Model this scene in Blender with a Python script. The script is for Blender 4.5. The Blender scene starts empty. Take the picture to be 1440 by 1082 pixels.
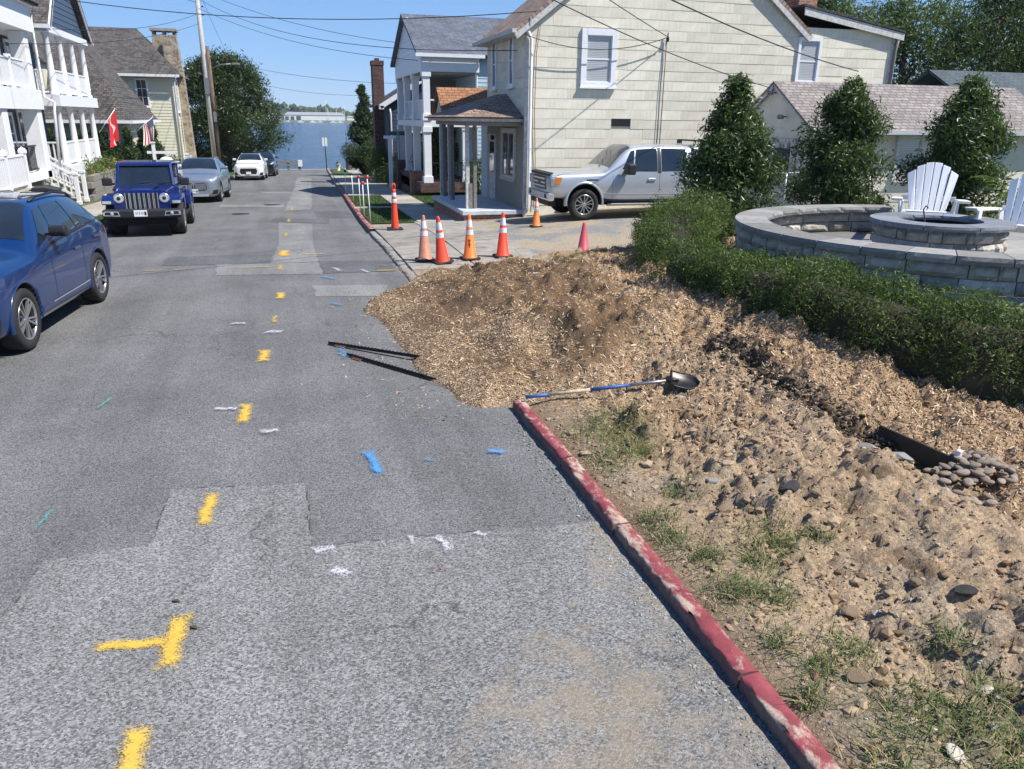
import bpy, bmesh, math, random
import numpy as np
from mathutils import Vector, Matrix
random.seed(7); RNG = np.random.default_rng(7)
SC = bpy.context.scene
COL = SC.collection
R = math.radians

# ---------------------------------------------------------------- camera, sky, sun, exposure
CAM_H, CAM_PITCH, CAM_YAW, CAM_ROLL = 2.8, R(19.0), R(16.1), R(0.7)
cam = bpy.data.cameras.new('camera'); cam_ob = bpy.data.objects.new('camera', cam); COL.objects.link(cam_ob)
cam.sensor_width = 36.0; cam.lens = 36.0 * 1082 / 1440; cam.clip_start = 0.05; cam.clip_end = 6000
_f = Vector((math.sin(CAM_YAW) * math.cos(CAM_PITCH), math.cos(CAM_YAW) * math.cos(CAM_PITCH), -math.sin(CAM_PITCH)))
_r = Vector((math.cos(CAM_YAW), -math.sin(CAM_YAW), 0)); _u = _r.cross(_f)
_c, _s = math.cos(CAM_ROLL), math.sin(CAM_ROLL)
_r, _u = _r * _c + _u * _s, _u * _c - _r * _s
cam_ob.matrix_world = Matrix(((_r.x, _u.x, -_f.x, 0), (_r.y, _u.y, -_f.y, 0), (_r.z, _u.z, -_f.z, CAM_H), (0, 0, 0, 1)))
SC.camera = cam_ob

SUN_EL, SUN_AZ = R(53), R(123)          # azimuth clockwise from +Y (street direction)
world = bpy.data.worlds.new('World'); SC.world = world; world.use_nodes = True
wn = world.node_tree.nodes; wl = world.node_tree.links
for n in list(wn): wn.remove(n)
sky = wn.new('ShaderNodeTexSky'); sky.sky_type = 'NISHITA'; sky.sun_disc = False
sky.sun_elevation = SUN_EL; sky.sun_rotation = SUN_AZ; sky.altitude = 0; sky.air_density = 1.0; sky.dust_density = 0.2; sky.ozone_density = 2.0
bg = wn.new('ShaderNodeBackground'); bg.inputs[1].default_value = 0.13
wo = wn.new('ShaderNodeOutputWorld'); 
# clear maritime sky: the Nishita sky blended with an even blue gradient by elevation
_tc = wn.new('ShaderNodeTexCoord'); _sp = wn.new('ShaderNodeSeparateXYZ'); wl.new(_tc.outputs['Generated'], _sp.inputs[0])
_rp = wn.new('ShaderNodeValToRGB'); wl.new(_sp.outputs[2], _rp.inputs[0])
_st = [(0., (.43, .67, 1.0)), (.07, (.27, .53, .97)), (.2, (.17, .39, .84)), (1., (.06, .16, .46))]
while len(_rp.color_ramp.elements) < 4: _rp.color_ramp.elements.new(.5)
for _e, (_p, _c) in zip(_rp.color_ramp.elements, _st): _e.position = _p; _e.color = (*_c, 1)
_vm = wn.new('ShaderNodeVectorMath'); _vm.operation = 'SCALE'; _vm.inputs[3].default_value = 5.0; wl.new(_rp.outputs[0], _vm.inputs[0])
_mx = wn.new('ShaderNodeMix'); _mx.data_type = 'RGBA'; _mx.inputs[0].default_value = .88; wl.new(sky.outputs[0], _mx.inputs[6]); wl.new(_vm.outputs[0], _mx.inputs[7])
wl.new(_mx.outputs[2], bg.inputs[0]); wl.new(bg.outputs[0], wo.inputs[0])
sun = bpy.data.lights.new('sun', 'SUN'); sun.energy = 5.0; sun.angle = R(0.55); sun.color = (1.0, 0.955, 0.89)
sun_ob = bpy.data.objects.new('sun', sun); COL.objects.link(sun_ob)
_sd = Vector((math.sin(SUN_AZ) * math.cos(SUN_EL), math.cos(SUN_AZ) * math.cos(SUN_EL), math.sin(SUN_EL)))
sun_ob.rotation_euler = _sd.to_track_quat('Z', 'Y').to_euler(); sun_ob.location = _sd * 60
SC.view_settings.view_transform = 'Standard'; SC.view_settings.look = 'None'; SC.view_settings.gamma = 1
SC.view_settings.use_curve_mapping = False; SC.view_settings.exposure = 0.55
SC.cycles.max_bounces = 6; SC.cycles.transparent_max_bounces = 12; SC.cycles.diffuse_bounces = 3
# ---------------------------------------------------------------- helpers
def tag(o, label=None, cat=None, group=None, kind=None):
    if label: o['label'] = label
    if cat: o['category'] = cat
    if group: o['group'] = group
    if kind: o['kind'] = kind
    return o
def empty(name, loc=(0, 0, 0), rz=0, label=None, cat=None, group=None, kind=None):
    o = bpy.data.objects.new(name, None); COL.objects.link(o); o.location = loc; o.rotation_euler = (0, 0, rz)
    o.empty_display_size = .2
    return tag(o, label, cat, group, kind)
def link(name, me, mat=None, parent=None, loc=None, rot=None):
    if mat and not me.materials: me.materials.append(mat)
    o = bpy.data.objects.new(name, me); COL.objects.link(o)
    if parent: o.parent = parent
    if loc is not None: o.location = loc
    if rot is not None: o.rotation_euler = rot
    return o
def copy_tree(o, parent=None):
    c = o.copy(); COL.objects.link(c)
    if parent: c.parent = parent
    for ch in list(o.children): copy_tree(ch, c)
    return c
def np_mesh(name, verts, faces, smooth=False):
    """fast mesh from numpy: verts (n,3), faces (m,k)"""
    me = bpy.data.meshes.new(name); verts = np.asarray(verts, np.float32); faces = np.asarray(faces, np.int32)
    m, k = faces.shape
    me.vertices.add(len(verts)); me.vertices.foreach_set('co', verts.ravel())
    me.loops.add(m * k); me.loops.foreach_set('vertex_index', faces.ravel())
    me.polygons.add(m); me.polygons.foreach_set('loop_start', np.arange(0, m * k, k, dtype=np.int32))
    me.polygons.foreach_set('use_smooth', np.full(m, smooth))
    me.update(calc_edges=True); me.validate()
    return me
class MB:
    """collects shapes in plain lists, builds ONE mesh object"""
    def __init__(s): s.v = []; s.f = []; s.sm = []
    def add(s, vs, fs, smooth=False):
        b = len(s.v); s.v += [tuple(v) for v in vs]; s.f += [[b + i for i in f] for f in fs]; s.sm += [smooth] * len(fs); return s
    def box(s, x0, x1, y0, y1, z0, z1, M=None):
        vs = [Vector((x, y, z)) for z in (z0, z1) for y in (y0, y1) for x in (x0, x1)]
        if M: vs = [M @ v for v in vs]
        return s.add(vs, [(0, 2, 3, 1), (4, 5, 7, 6), (0, 1, 5, 4), (2, 6, 7, 3), (0, 4, 6, 2), (1, 3, 7, 5)])
    def beam(s, a, b, w, h, up=(0, 0, 1)):
        a, b = Vector(a), Vector(b); d = (b - a); L = d.length; d.normalize(); up = Vector(up)
        sd = d.cross(up)
        if sd.length < 1e-4: sd = d.cross(Vector((1, 0, 0)))
        sd.normalize(); u = sd.cross(d)
        M = Matrix.Translation(a) @ Matrix((( d.x, sd.x, u.x), (d.y, sd.y, u.y), (d.z, sd.z, u.z))).to_4x4()
        return s.box(0, L, -w / 2, w / 2, -h / 2, h / 2, M)
    def tube(s, pts, r, n=8, caps=True):
        pts = [Vector(p) for p in pts]; rr = r if isinstance(r, (list, tuple)) else [r] * len(pts)
        vs = []; ref = Vector((0, 0, 1))
        for i, p in enumerate(pts):
            d = (pts[min(i + 1, len(pts) - 1)] - pts[max(i - 1, 0)]).normalized()
            if abs(d.dot(ref)) > .95: ref = Vector((1, 0, 0)) if abs(d.x) < .9 else Vector((0, 1, 0))
            a = d.cross(ref).normalized(); b = d.cross(a)
            for k in range(n):
                t = 2 * math.pi * k / n; vs.append(p + (a * math.cos(t) + b * math.sin(t)) * rr[i])
        fs = [(i * n + k, i * n + (k + 1) % n, (i + 1) * n + (k + 1) % n, (i + 1) * n + k) for i in range(len(pts) - 1) for k in range(n)]
        s.add(vs, fs, True)
        if caps:
            b = len(s.v) - len(vs)
            s.f.append([b + k for k in range(n)][::-1]); s.f.append([b + (len(pts) - 1) * n + k for k in range(n)]); s.sm += [False, False]
        return s
    def lathe(s, prof, n=16, M=None, smooth=True, arc=2 * math.pi):
        """prof: (r,z) list around z"""
        full = abs(arc - 2 * math.pi) < 1e-6; m = n if full else n + 1; vs = []
        for (r, z) in prof:
            for k in range(m):
                t = arc * k / n; vs.append(Vector((r * math.cos(t), r * math.sin(t), z)))
        if M: vs = [M @ v for v in vs]
        fs = [(i * m + k, i * m + (k + 1) % m, (i + 1) * m + (k + 1) % m, (i + 1) * m + k) for i in range(len(prof) - 1) for k in range(m if full else n)]
        return s.add(vs, fs, smooth)
    def prism(s, poly, a0, a1, axis='y', M=None):
        """poly: 2-D outline, extruded a0..a1 along axis; (x,z) for y, (y,z) for x, (x,y) for z"""
        def mk(p, a): return Vector({'y': (p[0], a, p[1]), 'x': (a, p[0], p[1]), 'z': (p[0], p[1], a)}[axis])
        n = len(poly); vs = [mk(p, a0) for p in poly] + [mk(p, a1) for p in poly]
        if M: vs = [M @ v for v in vs]
        return s.add(vs, [list(range(n))[::-1], list(range(n, 2 * n))] + [(i, (i + 1) % n, n + (i + 1) % n, n + i) for i in range(n)])
    def quad(s, *p): return s.add(p, [tuple(range(len(p)))])
    def mesh(s, name='m', bevel=0, seg=1, fix=True):
        me = bpy.data.meshes.new(name); me.from_pydata(s.v, [], s.f)
        me.polygons.foreach_set('use_smooth', s.sm)
        if fix or bevel:
            bm = bmesh.new(); bm.from_mesh(me)
            if bevel:
                es = [e for e in bm.edges if len(e.link_faces) == 2 and e.calc_face_angle(0) > .5]
                bmesh.ops.bevel(bm, geom=es, offset=bevel, segments=seg, affect='EDGES', profile=.5, clamp_overlap=True)
            bmesh.ops.recalc_face_normals(bm, faces=bm.faces); bm.to_mesh(me); bm.free()
        me.update(); return me
    def build(s, name, mat, parent=None, bevel=0, seg=1, loc=None, rot=None):
        return link(name, s.mesh(name, bevel, seg), mat, parent, loc, rot)

def frame(a, b):
    """matrix whose x runs a->b horizontally, z up, origin a"""
    a, b = Vector(a), Vector(b); d = (b - a); d.z = 0; d.normalize()
    return Matrix.Translation(a) @ Matrix(((d.x, -d.y, 0), (d.y, d.x, 0), (0, 0, 1))).to_4x4()

# value noise in numpy
_PERM = np.random.default_rng(3).random((256, 256))
def vnoise(x, y):
    xi = np.floor(x).astype(int); yi = np.floor(y).astype(int); fx = x - xi; fy = y - yi
    fx = fx * fx * (3 - 2 * fx); fy = fy * fy * (3 - 2 * fy); P = lambda a, b: _PERM[a & 255, b & 255]
    return (P(xi, yi) * (1 - fx) + P(xi + 1, yi) * fx) * (1 - fy) + (P(xi, yi + 1) * (1 - fx) + P(xi + 1, yi + 1) * fx) * fy - .5
def fbm(x, y, sc=1., o=4, g=.5):
    x = np.asarray(x, float); y = np.asarray(y, float); t = 0; a = 1
    for i in range(o): t = t + a * vnoise(x * sc + 17.3 * i, y * sc + 5.1 * i); sc *= 2.03; a *= g
    return t
def sstep(a, b, x): t = np.clip((x - a) / (b - a), 0, 1); return t * t * (3 - 2 * t)

# ---------------------------------------------------------------- materials
class NT:
    def __init__(s, mat): s.t = mat.node_tree; s.n = s.t.nodes; s.l = s.t.links
    def new(s, t, **k):
        n = s.n.new('ShaderNode' + t)
        for a, b in k.items(): setattr(n, a, b)
        return n
    def val(s, sock, v):
        if isinstance(v, bpy.types.NodeSocket): s.l.new(v, sock)
        else: sock.default_value = v
    def coord(s, kind='Object'): return s.new('TexCoord').outputs[kind]
    def mapping(s, scale=(1, 1, 1), kind='Object', rot=(0, 0, 0), loc=(0, 0, 0), src=None):
        m = s.new('Mapping'); s.l.new(src or s.coord(kind), m.inputs[0]); m.inputs['Scale'].default_value = scale
        m.inputs['Rotation'].default_value = rot; m.inputs['Location'].default_value = loc; return m.outputs[0]
    def noise(s, scale, detail=4, rough=.55, vec=None, dist=0, out='Fac'):
        n = s.new('TexNoise'); n.inputs['Scale'].default_value = scale; n.inputs['Detail'].default_value = detail
        n.inputs['Roughness'].default_value = rough; n.inputs['Distortion'].default_value = dist
        s.l.new(vec or s.coord(), n.inputs['Vector']); return n.outputs[out]
    def voro(s, scale, vec=None, out='Color', feature='F1', rand=1):
        n = s.new('TexVoronoi', feature=feature); n.inputs['Scale'].default_value = scale; n.inputs['Randomness'].default_value = rand
        s.l.new(vec or s.coord(), n.inputs['Vector']); return n.outputs[out]
    def ramp(s, fac, stops, interp='LINEAR'):
        n = s.new('ValToRGB'); n.color_ramp.interpolation = interp; e = n.color_ramp.elements
        while len(e) < len(stops): e.new(.5)
        for i, (p, c) in enumerate(stops):
            e[i].position = p; e[i].color = (c, c, c, 1) if isinstance(c, (int, float)) else (*c, 1)
        s.l.new(fac, n.inputs[0]); return n.outputs[0]
    def mix(s, fac, a, b, mode='MIX'):
        n = s.new('Mix', data_type='RGBA', blend_type=mode); s.val(n.inputs[0], fac)
        for k, v in ((6, a), (7, b)):
            if isinstance(v, tuple): v = (*v, 1)
            s.val(n.inputs[k], v)
        return n.outputs[2]
    def math(s, op, a, b=0.):
        n = s.new('Math', operation=op); s.val(n.inputs[0], a); s.val(n.inputs[1], b); return n.outputs[0]
    def sep(s, v): n = s.new('SeparateXYZ'); s.l.new(v, n.inputs[0]); return n.outputs
    def bump(s, h, strength=.3, dist=.01, prev=None):
        n = s.new('Bump'); n.inputs['Strength'].default_value = strength; n.inputs['Distance'].default_value = dist
        s.l.new(h, n.inputs['Height'])
        if prev: s.l.new(prev, n.inputs['Normal'])
        return n.outputs[0]
    def rnd(s): return s.new('ObjectInfo').outputs['Random']
    def island(s): return s.new('NewGeometry').outputs['Random Per Island']
MATS = {}
def newmat(name):
    m = bpy.data.materials.new(name); m.use_nodes = True; nt = NT(m); b = m.node_tree.nodes['Principled BSDF']; MATS[name] = m
    return m, nt, b
def setb(nt, b, col=None, rough=None, metal=None, normal=None, coat=None, spec=None, trans=None, alpha=None):
    if col is not None: nt.val(b.inputs['Base Color'], (*col, 1) if isinstance(col, tuple) else col)
    if rough is not None: nt.val(b.inputs['Roughness'], rough)
    if metal is not None: b.inputs['Metallic'].default_value = metal
    if normal is not None: nt.l.new(normal, b.inputs['Normal'])
    if coat is not None: b.inputs['Coat Weight'].default_value = coat; b.inputs['Coat Roughness'].default_value = .03
    if spec is not None: b.inputs['Specular IOR Level'].default_value = spec
    if trans is not None: b.inputs['Transmission Weight'].default_value = trans
    if alpha is not None: nt.val(b.inputs['Alpha'], alpha)
def plain(name, col, rough=.6, metal=0, var=.12, sc=6., bump=0, bsc=60., coat=None, spec=None, objvar=0):
    """one colour with soft blotches, optional fine relief and per-object variation"""
    m, nt, b = newmat(name); n = nt.noise(sc, 5, .6)
    d = tuple(c * (1 - var) for c in col); l = tuple(min(1, c * (1 + var)) for c in col)
    c = nt.ramp(n, [(.3, d), (.7, l)])
    if objvar:
        k = nt.ramp(nt.rnd(), [(0, 1 - objvar), (1, 1.)]); c = nt.mix(1., c, k, 'MULTIPLY')
    setb(nt, b, c, rough, metal, coat=coat, spec=spec)
    if bump: nt.l.new(nt.bump(nt.noise(bsc, 4), bump, .01), b.inputs['Normal'])
    return m
# ---------------------------------------------------------------- lie of the land (metres; +Y runs down the street to the water)
def roadz(y): return np.interp(y, [-50, 10, 18, 31, 45, 58, 75, 80], [0, 0, -.05, -.5, -.9, -1.3, -1.85, -2.0])
def roff(y): return np.interp(y, [20, 25, 38, 55, 80], [0, .1, .5, 1.0, 1.9])
XL, XR = -4.75, 2.06
_CP = [(2.2, -4, .1), (2.2, 0, .1), (2.2, 3, .1), (2.2, 6, .1), (2.2, 9, .1), (2.2, 12, .08), (2.2, 14.5, .03),
 (3.5, 2, .1), (3.5, 5, .17), (3.6, 7, .27), (3.5, 9, .36), (3.5, 11, .32), (3.8, 12.5, .27), (3.4, 13.6, .07),
 (4.85, 8.2, .72), (5.1, 7.1, .68), (5.5, 6.4, .5), (6, 5.85, .3), (6.5, 5.45, .2), (6.9, 5.1, .14), (4.95, 9.5, .7), (5.2, 11, .62), (5.5, 12.3, .46),
 (5.2, 13.2, .3), (6.2, 13.4, .38), (4.4, 14.0, .1), (5.5, 14.7, .15), (6.8, 15.1, .2), (7.2, 13.5, .5),
 (6, 8, .8), (7, 11.5, .8), (8.5, 12, .9), (9, 5.5, .4), (7.5, 4.6, .12), (7, 3, .1), (9, 3, .15), (7, 0, .05), (5, 0, .05), (5, 3, .12), (4.7, 4.2, .2), (4.6, 5.6, .34),
 (12, 6, .7), (12, 12, .85), (9, 15, .4), (12, 15, .55), (10, 17, .33), (14, 17, .4),
 (2.3, 16, .03), (2.3, 20, -.03), (2.4, 22, -.06), (4, 18, .08), (6, 18.5, .18), (6.1, 19.3, .2), (7.5, 19.4, .28), (6.7, 22.2, .08), (9, 19, .3), (12.5, 19, .35), (12.5, 22, .35),
 (9, 22, .28), (5, 22.3, -.04), (14, 20, .4), (19, 20, .5), (19, 10, .9), (19, 3, .5), (19, 0, .3), (12, 0, .1), (5, 17, .12), (3, 17.5, .04)]
def _tk(d2): return np.where(d2 > 1e-9, .5 * d2 * np.log(np.maximum(d2, 1e-9)), 0)
def _tps():
    p = np.array(_CP); n = len(p); d2 = ((p[:, None, :2] - p[None, :, :2]) ** 2).sum(-1)
    A = np.zeros((n + 3, n + 3)); A[:n, :n] = _tk(d2) + np.eye(n) * .02; A[:n, n] = 1; A[:n, n + 1:] = p[:, :2]; A[n:, :n] = A[:n, n:].T
    return p, np.linalg.solve(A, np.concatenate([p[:, 2], [0, 0, 0]]))
_TP, _TW = _tps()
def hbase(x, y):
    x = np.asarray(x, float); y = np.asarray(y, float); sh = x.shape; X = x.ravel(); Y = y.ravel(); n = len(_TP); out = np.zeros(len(X))
    for i in range(0, len(X), 40000):
        a, b = X[i:i + 40000], Y[i:i + 40000]
        d2 = (a[:, None] - _TP[None, :, 0]) ** 2 + (b[:, None] - _TP[None, :, 1]) ** 2
        out[i:i + 40000] = _tk(d2) @ _TW[:n] + _TW[n] + _TW[n + 1] * a + _TW[n + 2] * b
    return out.reshape(sh)
# chip heap that spills over the buried kerb on to the road
_HEAP = [(2.35, 7.05), (2.0, 7.1), (1.72, 7.15), (1.5, 7.4), (1.42, 8.0), (1.25, 8.7), (1.22, 9.4), (1.18, 10.2), (1.1, 10.9), (.98, 11.8), (1.1, 12.4), (1.45, 12.9), (1.85, 13.4), (2.1, 14.0), (2.6, 14.4),
 (3.6, 14.3), (4.3, 14.0), (4.9, 13.2), (4.9, 11.5), (4.6, 9.5), (4.4, 8.0), (3.9, 7.3), (3.1, 7.0)]
def poly_sd(x, y, poly):
    """signed distance, positive inside"""
    x = np.asarray(x, float); y = np.asarray(y, float); d = np.full(x.shape, 1e9); ins = np.zeros(x.shape, bool)
    for (ax, ay), (bx, by) in zip(poly, poly[1:] + poly[:1]):
        ex, ey = bx - ax, by - ay; t = np.clip(((x - ax) * ex + (y - ay) * ey) / (ex * ex + ey * ey + 1e-9), 0, 1)
        d = np.minimum(d, np.hypot(x - ax - t * ex, y - ay - t * ey))
        c = ((ay > y) != (by > y)) & (x < (bx - ax) * (y - ay) / (by - ay + 1e-12) + ax); ins ^= c
    return np.where(ins, d, -d)
def line_d(x, y, pts):
    d = np.full(np.asarray(x, float).shape, 1e9)
    for (ax, ay), (bx, by) in zip(pts, pts[1:]):
        ex, ey = bx - ax, by - ay; t = np.clip(((x - ax) * ex + (y - ay) * ey) / (ex * ex + ey * ey), 0, 1)
        d = np.minimum(d, np.hypot(x - ax - t * ex, y - ay - t * ey))
    return d
TRENCH = [(4.3, 7.2), (4.5, 6.75), (4.59, 6.0), (4.64, 5.4), (4.75, 5.1), (4.85, 4.55)]
def heap(x, y):
    d = poly_sd(x, y, _HEAP) + .10 * fbm(x, y, 1.7, 3)
    rise = np.clip(d, 0, None)
    return .27 * (1 - np.exp(-rise / .55)) + .02 * sstep(0, .08, d)
def hland(x, y, rough=True):
    """surface of the dug-up bank; where the road lies (x<2.06) only the spilled chips stand above it"""
    x = np.asarray(x, float); y = np.asarray(y, float)
    b = hbase(x, y); hp = heap(x, y)
    b = np.where(x < 2.2, -.06, b) if True else b
    k = sstep(1.9, 2.5, x)
    z = (-.03) * (1 - k) + hbase(np.maximum(x, 2.2), y) * k + hp
    z = np.where(x < 2.0, -.045 + hp * 1.25, z)
    z = z - .11 * np.exp(-(line_d(x, y, TRENCH) + .06 * fbm(x, y, 3.1, 3)) ** 2 / .012) * sstep(3.2, 4.0, y) * (1 - sstep(7.4, 7.9, y))
    if rough:
        dig = sstep(2.4, 3.0, x)
        am = .65 + .5 * sstep(-.3, .5, fbm(x + 40, y, .9, 2))
        lump = np.abs(fbm(x, y, 2.6, 5, .55)); ridge = .5 - lump
        ch = sstep(-.1, .2, poly_sd(x, y, _HEAP))
        z = z + dig * am * (1 - .5 * ch) * (.15 * fbm(x, y, 1.6, 4) + .14 * fbm(x + 9, y + 3, 5.0, 5, .62) + .10 * np.maximum(0, .22 - np.abs(fbm(x + 21, y + 13, 4.2, 4, .6))))
        z = z + sstep(0, .3, hp * 3) * (.24 * fbm(x + 3, y, 1.25, 4, .55) + .16 * ridge * sstep(-.1, .2, fbm(x + 5, y + 8, .8, 2)) - .06) * sstep(2.0, 2.6, x)
        z = z + dig * (1 - .6 * ch) * (.2 + am) * (.055 * fbm(x + 60, y + 31, 13, 3, .6) - .05 * np.maximum(0, .10 - np.abs(fbm(x + 77, y + 5, 7.5, 3, .6))) * 4)
        z = z + .012 * fbm(x, y, 25, 2) * sstep(2.2, 2.5, x)
    return z
# ---------------------------------------------------------------- ground materials
def asphalt(name, dark, mid, light, cell=75., sand=False, spec=.25):
    m, nt, b = newmat(name)
    v = nt.voro(cell); g = nt.sep(v)
    c = nt.ramp(g[0], [(0, dark), (.22, tuple((a + b) / 2 for a, b in zip(dark, mid))), (.5, mid), (.8, tuple((a + b) / 2 for a, b in zip(light, mid))), (1, light)])
    fine = nt.noise(260, 3, .7); c = nt.mix(.42, c, nt.ramp(fine, [(.25, .35), (.75, 1.5)]), 'MULTIPLY')
    big = nt.ramp(nt.noise(.55, 5, .6), [(.3, .78), (.7, 1.16)]); c = nt.mix(1., c, big, 'MULTIPLY')
    lane = nt.noise(1., 4, .6, nt.mapping((1.6, .12, 1))); c = nt.mix(1., c, nt.ramp(lane, [(.35, .86), (.65, 1.1)]), 'MULTIPLY')
    wob = nt.new('VectorMath', operation='ADD'); nt.l.new(nt.coord(), wob.inputs[0]); nz_ = nt.new('VectorMath', operation='SCALE'); nt.l.new(nt.noise(1.3, 5, .7, out='Color'), nz_.inputs[0]); nz_.inputs[3].default_value = .9; nt.l.new(nz_.outputs[0], wob.inputs[1])
    ck = nt.ramp(nt.voro(.42, wob.outputs[0], 'Distance', 'DISTANCE_TO_EDGE'), [(0, 1), (.006, 0)]); ck = nt.math('MULTIPLY', ck, nt.ramp(nt.noise(.35, 3), [(.50, 0), (.58, .75)])); c = nt.mix(ck, c, (.03, .03, .03))
    oil = nt.ramp(nt.noise(1.7, 6, .7, nt.mapping((1, .55, 1))), [(.60, 0), (.78, .4)]); c = nt.mix(oil, c, (.055, .054, .053))
    if sand:
        p = nt.sep(nt.coord()); px, py = p[0], p[1]
        ell = nt.math('ADD', nt.math('POWER', nt.math('DIVIDE', nt.math('SUBTRACT', px, 1.25), 1.0), 2.), nt.math('POWER', nt.math('DIVIDE', nt.math('SUBTRACT', py, 2.5), 1.25), 2.))
        e1 = nt.math('SUBTRACT', 1., ell)
        e2 = nt.math('MULTIPLY', nt.math('SUBTRACT', px, 1.62), 2.6)
        e = nt.math('MAXIMUM', e1, e2)
        bl = nt.noise(4.2, 6, .65); bl2 = nt.noise(1.1, 4, .6)
        k = nt.math('ADD', nt.math('ADD', nt.math('MULTIPLY', e, .55), nt.math('MULTIPLY', nt.math('SUBTRACT', bl, .5), 2.4)), nt.math('MULTIPLY', nt.math('SUBTRACT', bl2, .5), 1.1))
        k = nt.ramp(k, [(.15, 0), (.85, .6)])
        c = nt.mix(k, c, nt.ramp(nt.noise(150, 3), [(.3, (.20, .155, .10)), (.7, (.36, .29, .20))]))
        # small clay splats
        sv = nt.voro(3.4, None, 'Distance'); sc2 = nt.sep(nt.voro(3.4))[1]
        sp = nt.math('MULTIPLY', nt.math('LESS_THAN', nt.math('ADD', sv, nt.math('MULTIPLY', nt.noise(22), .12)), .155), nt.math('GREATER_THAN', sc2, .55))
        sp = nt.math('MULTIPLY', sp, nt.ramp(e, [(-.0, 0.1), (.2, .65)]))
        c = nt.mix(sp, c, (.33, .215, .09))
    h = nt.math('ADD', nt.math('MULTIPLY', nt.voro(cell, None, 'Distance'), -1.), nt.math('MULTIPLY', fine, .4))
    setb(nt, b, c, .85, normal=nt.bump(h, .55, .006), spec=spec)
    return m
A_FAR = asphalt('asphalt', (.065, .065, .065), (.15, .149, .148), (.26, .258, .252), 120)
A_NEAR = asphalt('asphalt_coarse', (.075, .075, .075), (.192, .191, .187), (.345, .34, .33), 105, sand=True)
A_LIGHT = asphalt('asphalt_light_patch', (.10, .10, .10), (.215, .212, .205), (.36, .355, .34), 115)
A_DARK = asphalt('asphalt_dark_patch', (.045, .045, .047), (.115, .116, .12), (.21, .21, .21), 120)
def concrete(name, col, var=.2, crack=True, sc=3.):
    m, nt, b = newmat(name)
    c = nt.ramp(nt.noise(sc, 6, .65), [(.3, tuple(k * (1 - var) for k in col)), (.7, tuple(min(1, k * (1 + var)) for k in col))])
    c = nt.mix(1., c, nt.ramp(nt.noise(120, 3, .7), [(.3, .72), (.7, 1.2)]), 'MULTIPLY')
    c = nt.mix(1., c, nt.ramp(nt.rnd(), [(0, .82), (1, 1.08)]), 'MULTIPLY')
    if crack:
        d = nt.voro(.8, nt.mapping((1, 1, 1)), 'Distance', 'DISTANCE_TO_EDGE'); d = nt.math('ADD', d, nt.math('MULTIPLY', nt.math('SUBTRACT', nt.noise(6), .5), .03))
        c = nt.mix(nt.ramp(d, [(0, .7), (.012, 0)]), c, (.07, .06, .05))
    setb(nt, b, c, .9, normal=nt.bump(nt.noise(150, 4), .25, .004)); return m
M_CONC = concrete('concrete_paving', (.36, .33, .275))
M_CONC2 = concrete('old_concrete', (.30, .275, .235), .3)
M_KERB = concrete('kerb_concrete', (.27, .255, .22), .25, False)
def redkerb():
    m, nt, b = newmat('worn_red_kerb_paint'); n = nt.noise(5, 7, .72, nt.mapping((1, .5, 1)), .4)
    red = nt.ramp(nt.noise(9, 5), [(.3, (.17, .028, .035)), (.7, (.28, .055, .065))])
    con = nt.ramp(nt.noise(70, 4), [(.3, (.34, .25, .18)), (.7, (.56, .46, .36))])
    c = nt.mix(nt.ramp(n, [(.495, 0), (.58, .85)]), red, con)
    nz = nt.sep(nt.new('NewGeometry').outputs['Normal'])[2]; c = nt.mix(nt.ramp(nt.math('ADD', nz, nt.math('MULTIPLY', nt.math('SUBTRACT', nt.noise(12, 4), .5), .5)), [(.35, .8), (.6, 0)]), c, (.13, .085, .075))  # steep side faces darkened: shade as well as dirt put into the colour
    setb(nt, b, c, .75, normal=nt.bump(nt.noise(60, 5, .7), .5, .006)); return m
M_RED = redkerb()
def paint(name, col, thr=.5):
    m, nt, b = newmat(name)
    setb(nt, b, nt.ramp(nt.noise(14, 4), [(.3, tuple(k * .8 for k in col)), (.7, col)]), .7)
    v = nt.sep(nt.voro(120.))[0]; uv = nt.sep(nt.coord('UV'))
    ex = nt.math('SUBTRACT', 1., nt.math('ABSOLUTE', nt.math('SUBTRACT', nt.math('MULTIPLY', uv[0], 2.), 1.)))
    ey = nt.math('SUBTRACT', 1., nt.math('ABSOLUTE', nt.math('SUBTRACT', nt.math('MULTIPLY', uv[1], 2.), 1.)))
    e = nt.math('MINIMUM', ex, nt.math('MULTIPLY', ey, 2.2))
    k = nt.math('ADD', nt.math('ADD', nt.math('MULTIPLY', e, .75), nt.math('MULTIPLY', v, .45)), nt.math('MULTIPLY', nt.noise(30, 5, .75), .55))
    nt.l.new(nt.ramp(nt.math('MULTIPLY', k, .55), [(thr, 0), (min(1, thr + .24), .88)]), b.inputs['Alpha'])
    return m
P_YEL = paint('yellow_spray_paint', (.72, .47, .07), .33); P_YEL2 = paint('faded_yellow_spray_paint', (.60, .41, .11), .47)
P_BLUE = paint('blue_spray_paint', (.08, .30, .62), .38); P_BLUE2 = paint('faded_blue_spray_paint', (.10, .28, .52), .52)
P_WHITE = paint('white_spray_paint', (.66, .66, .70), .52); P_TEAL = paint('teal_spray_paint', (.12, .42, .36), .52); P_RED = paint('faded_red_spray_paint', (.30, .09, .10), .56)
def grassmat():
    m, nt, b = newmat('lawn'); c = nt.ramp(nt.noise(14, 6, .7), [(.3, (.022, .05, .012)), (.55, (.05, .095, .022)), (.75, (.11, .13, .04))])
    setb(nt, b, c, .9, normal=nt.bump(nt.noise(90, 4, .8), 1., .03)); return m
M_LAWN = grassmat()
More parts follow.
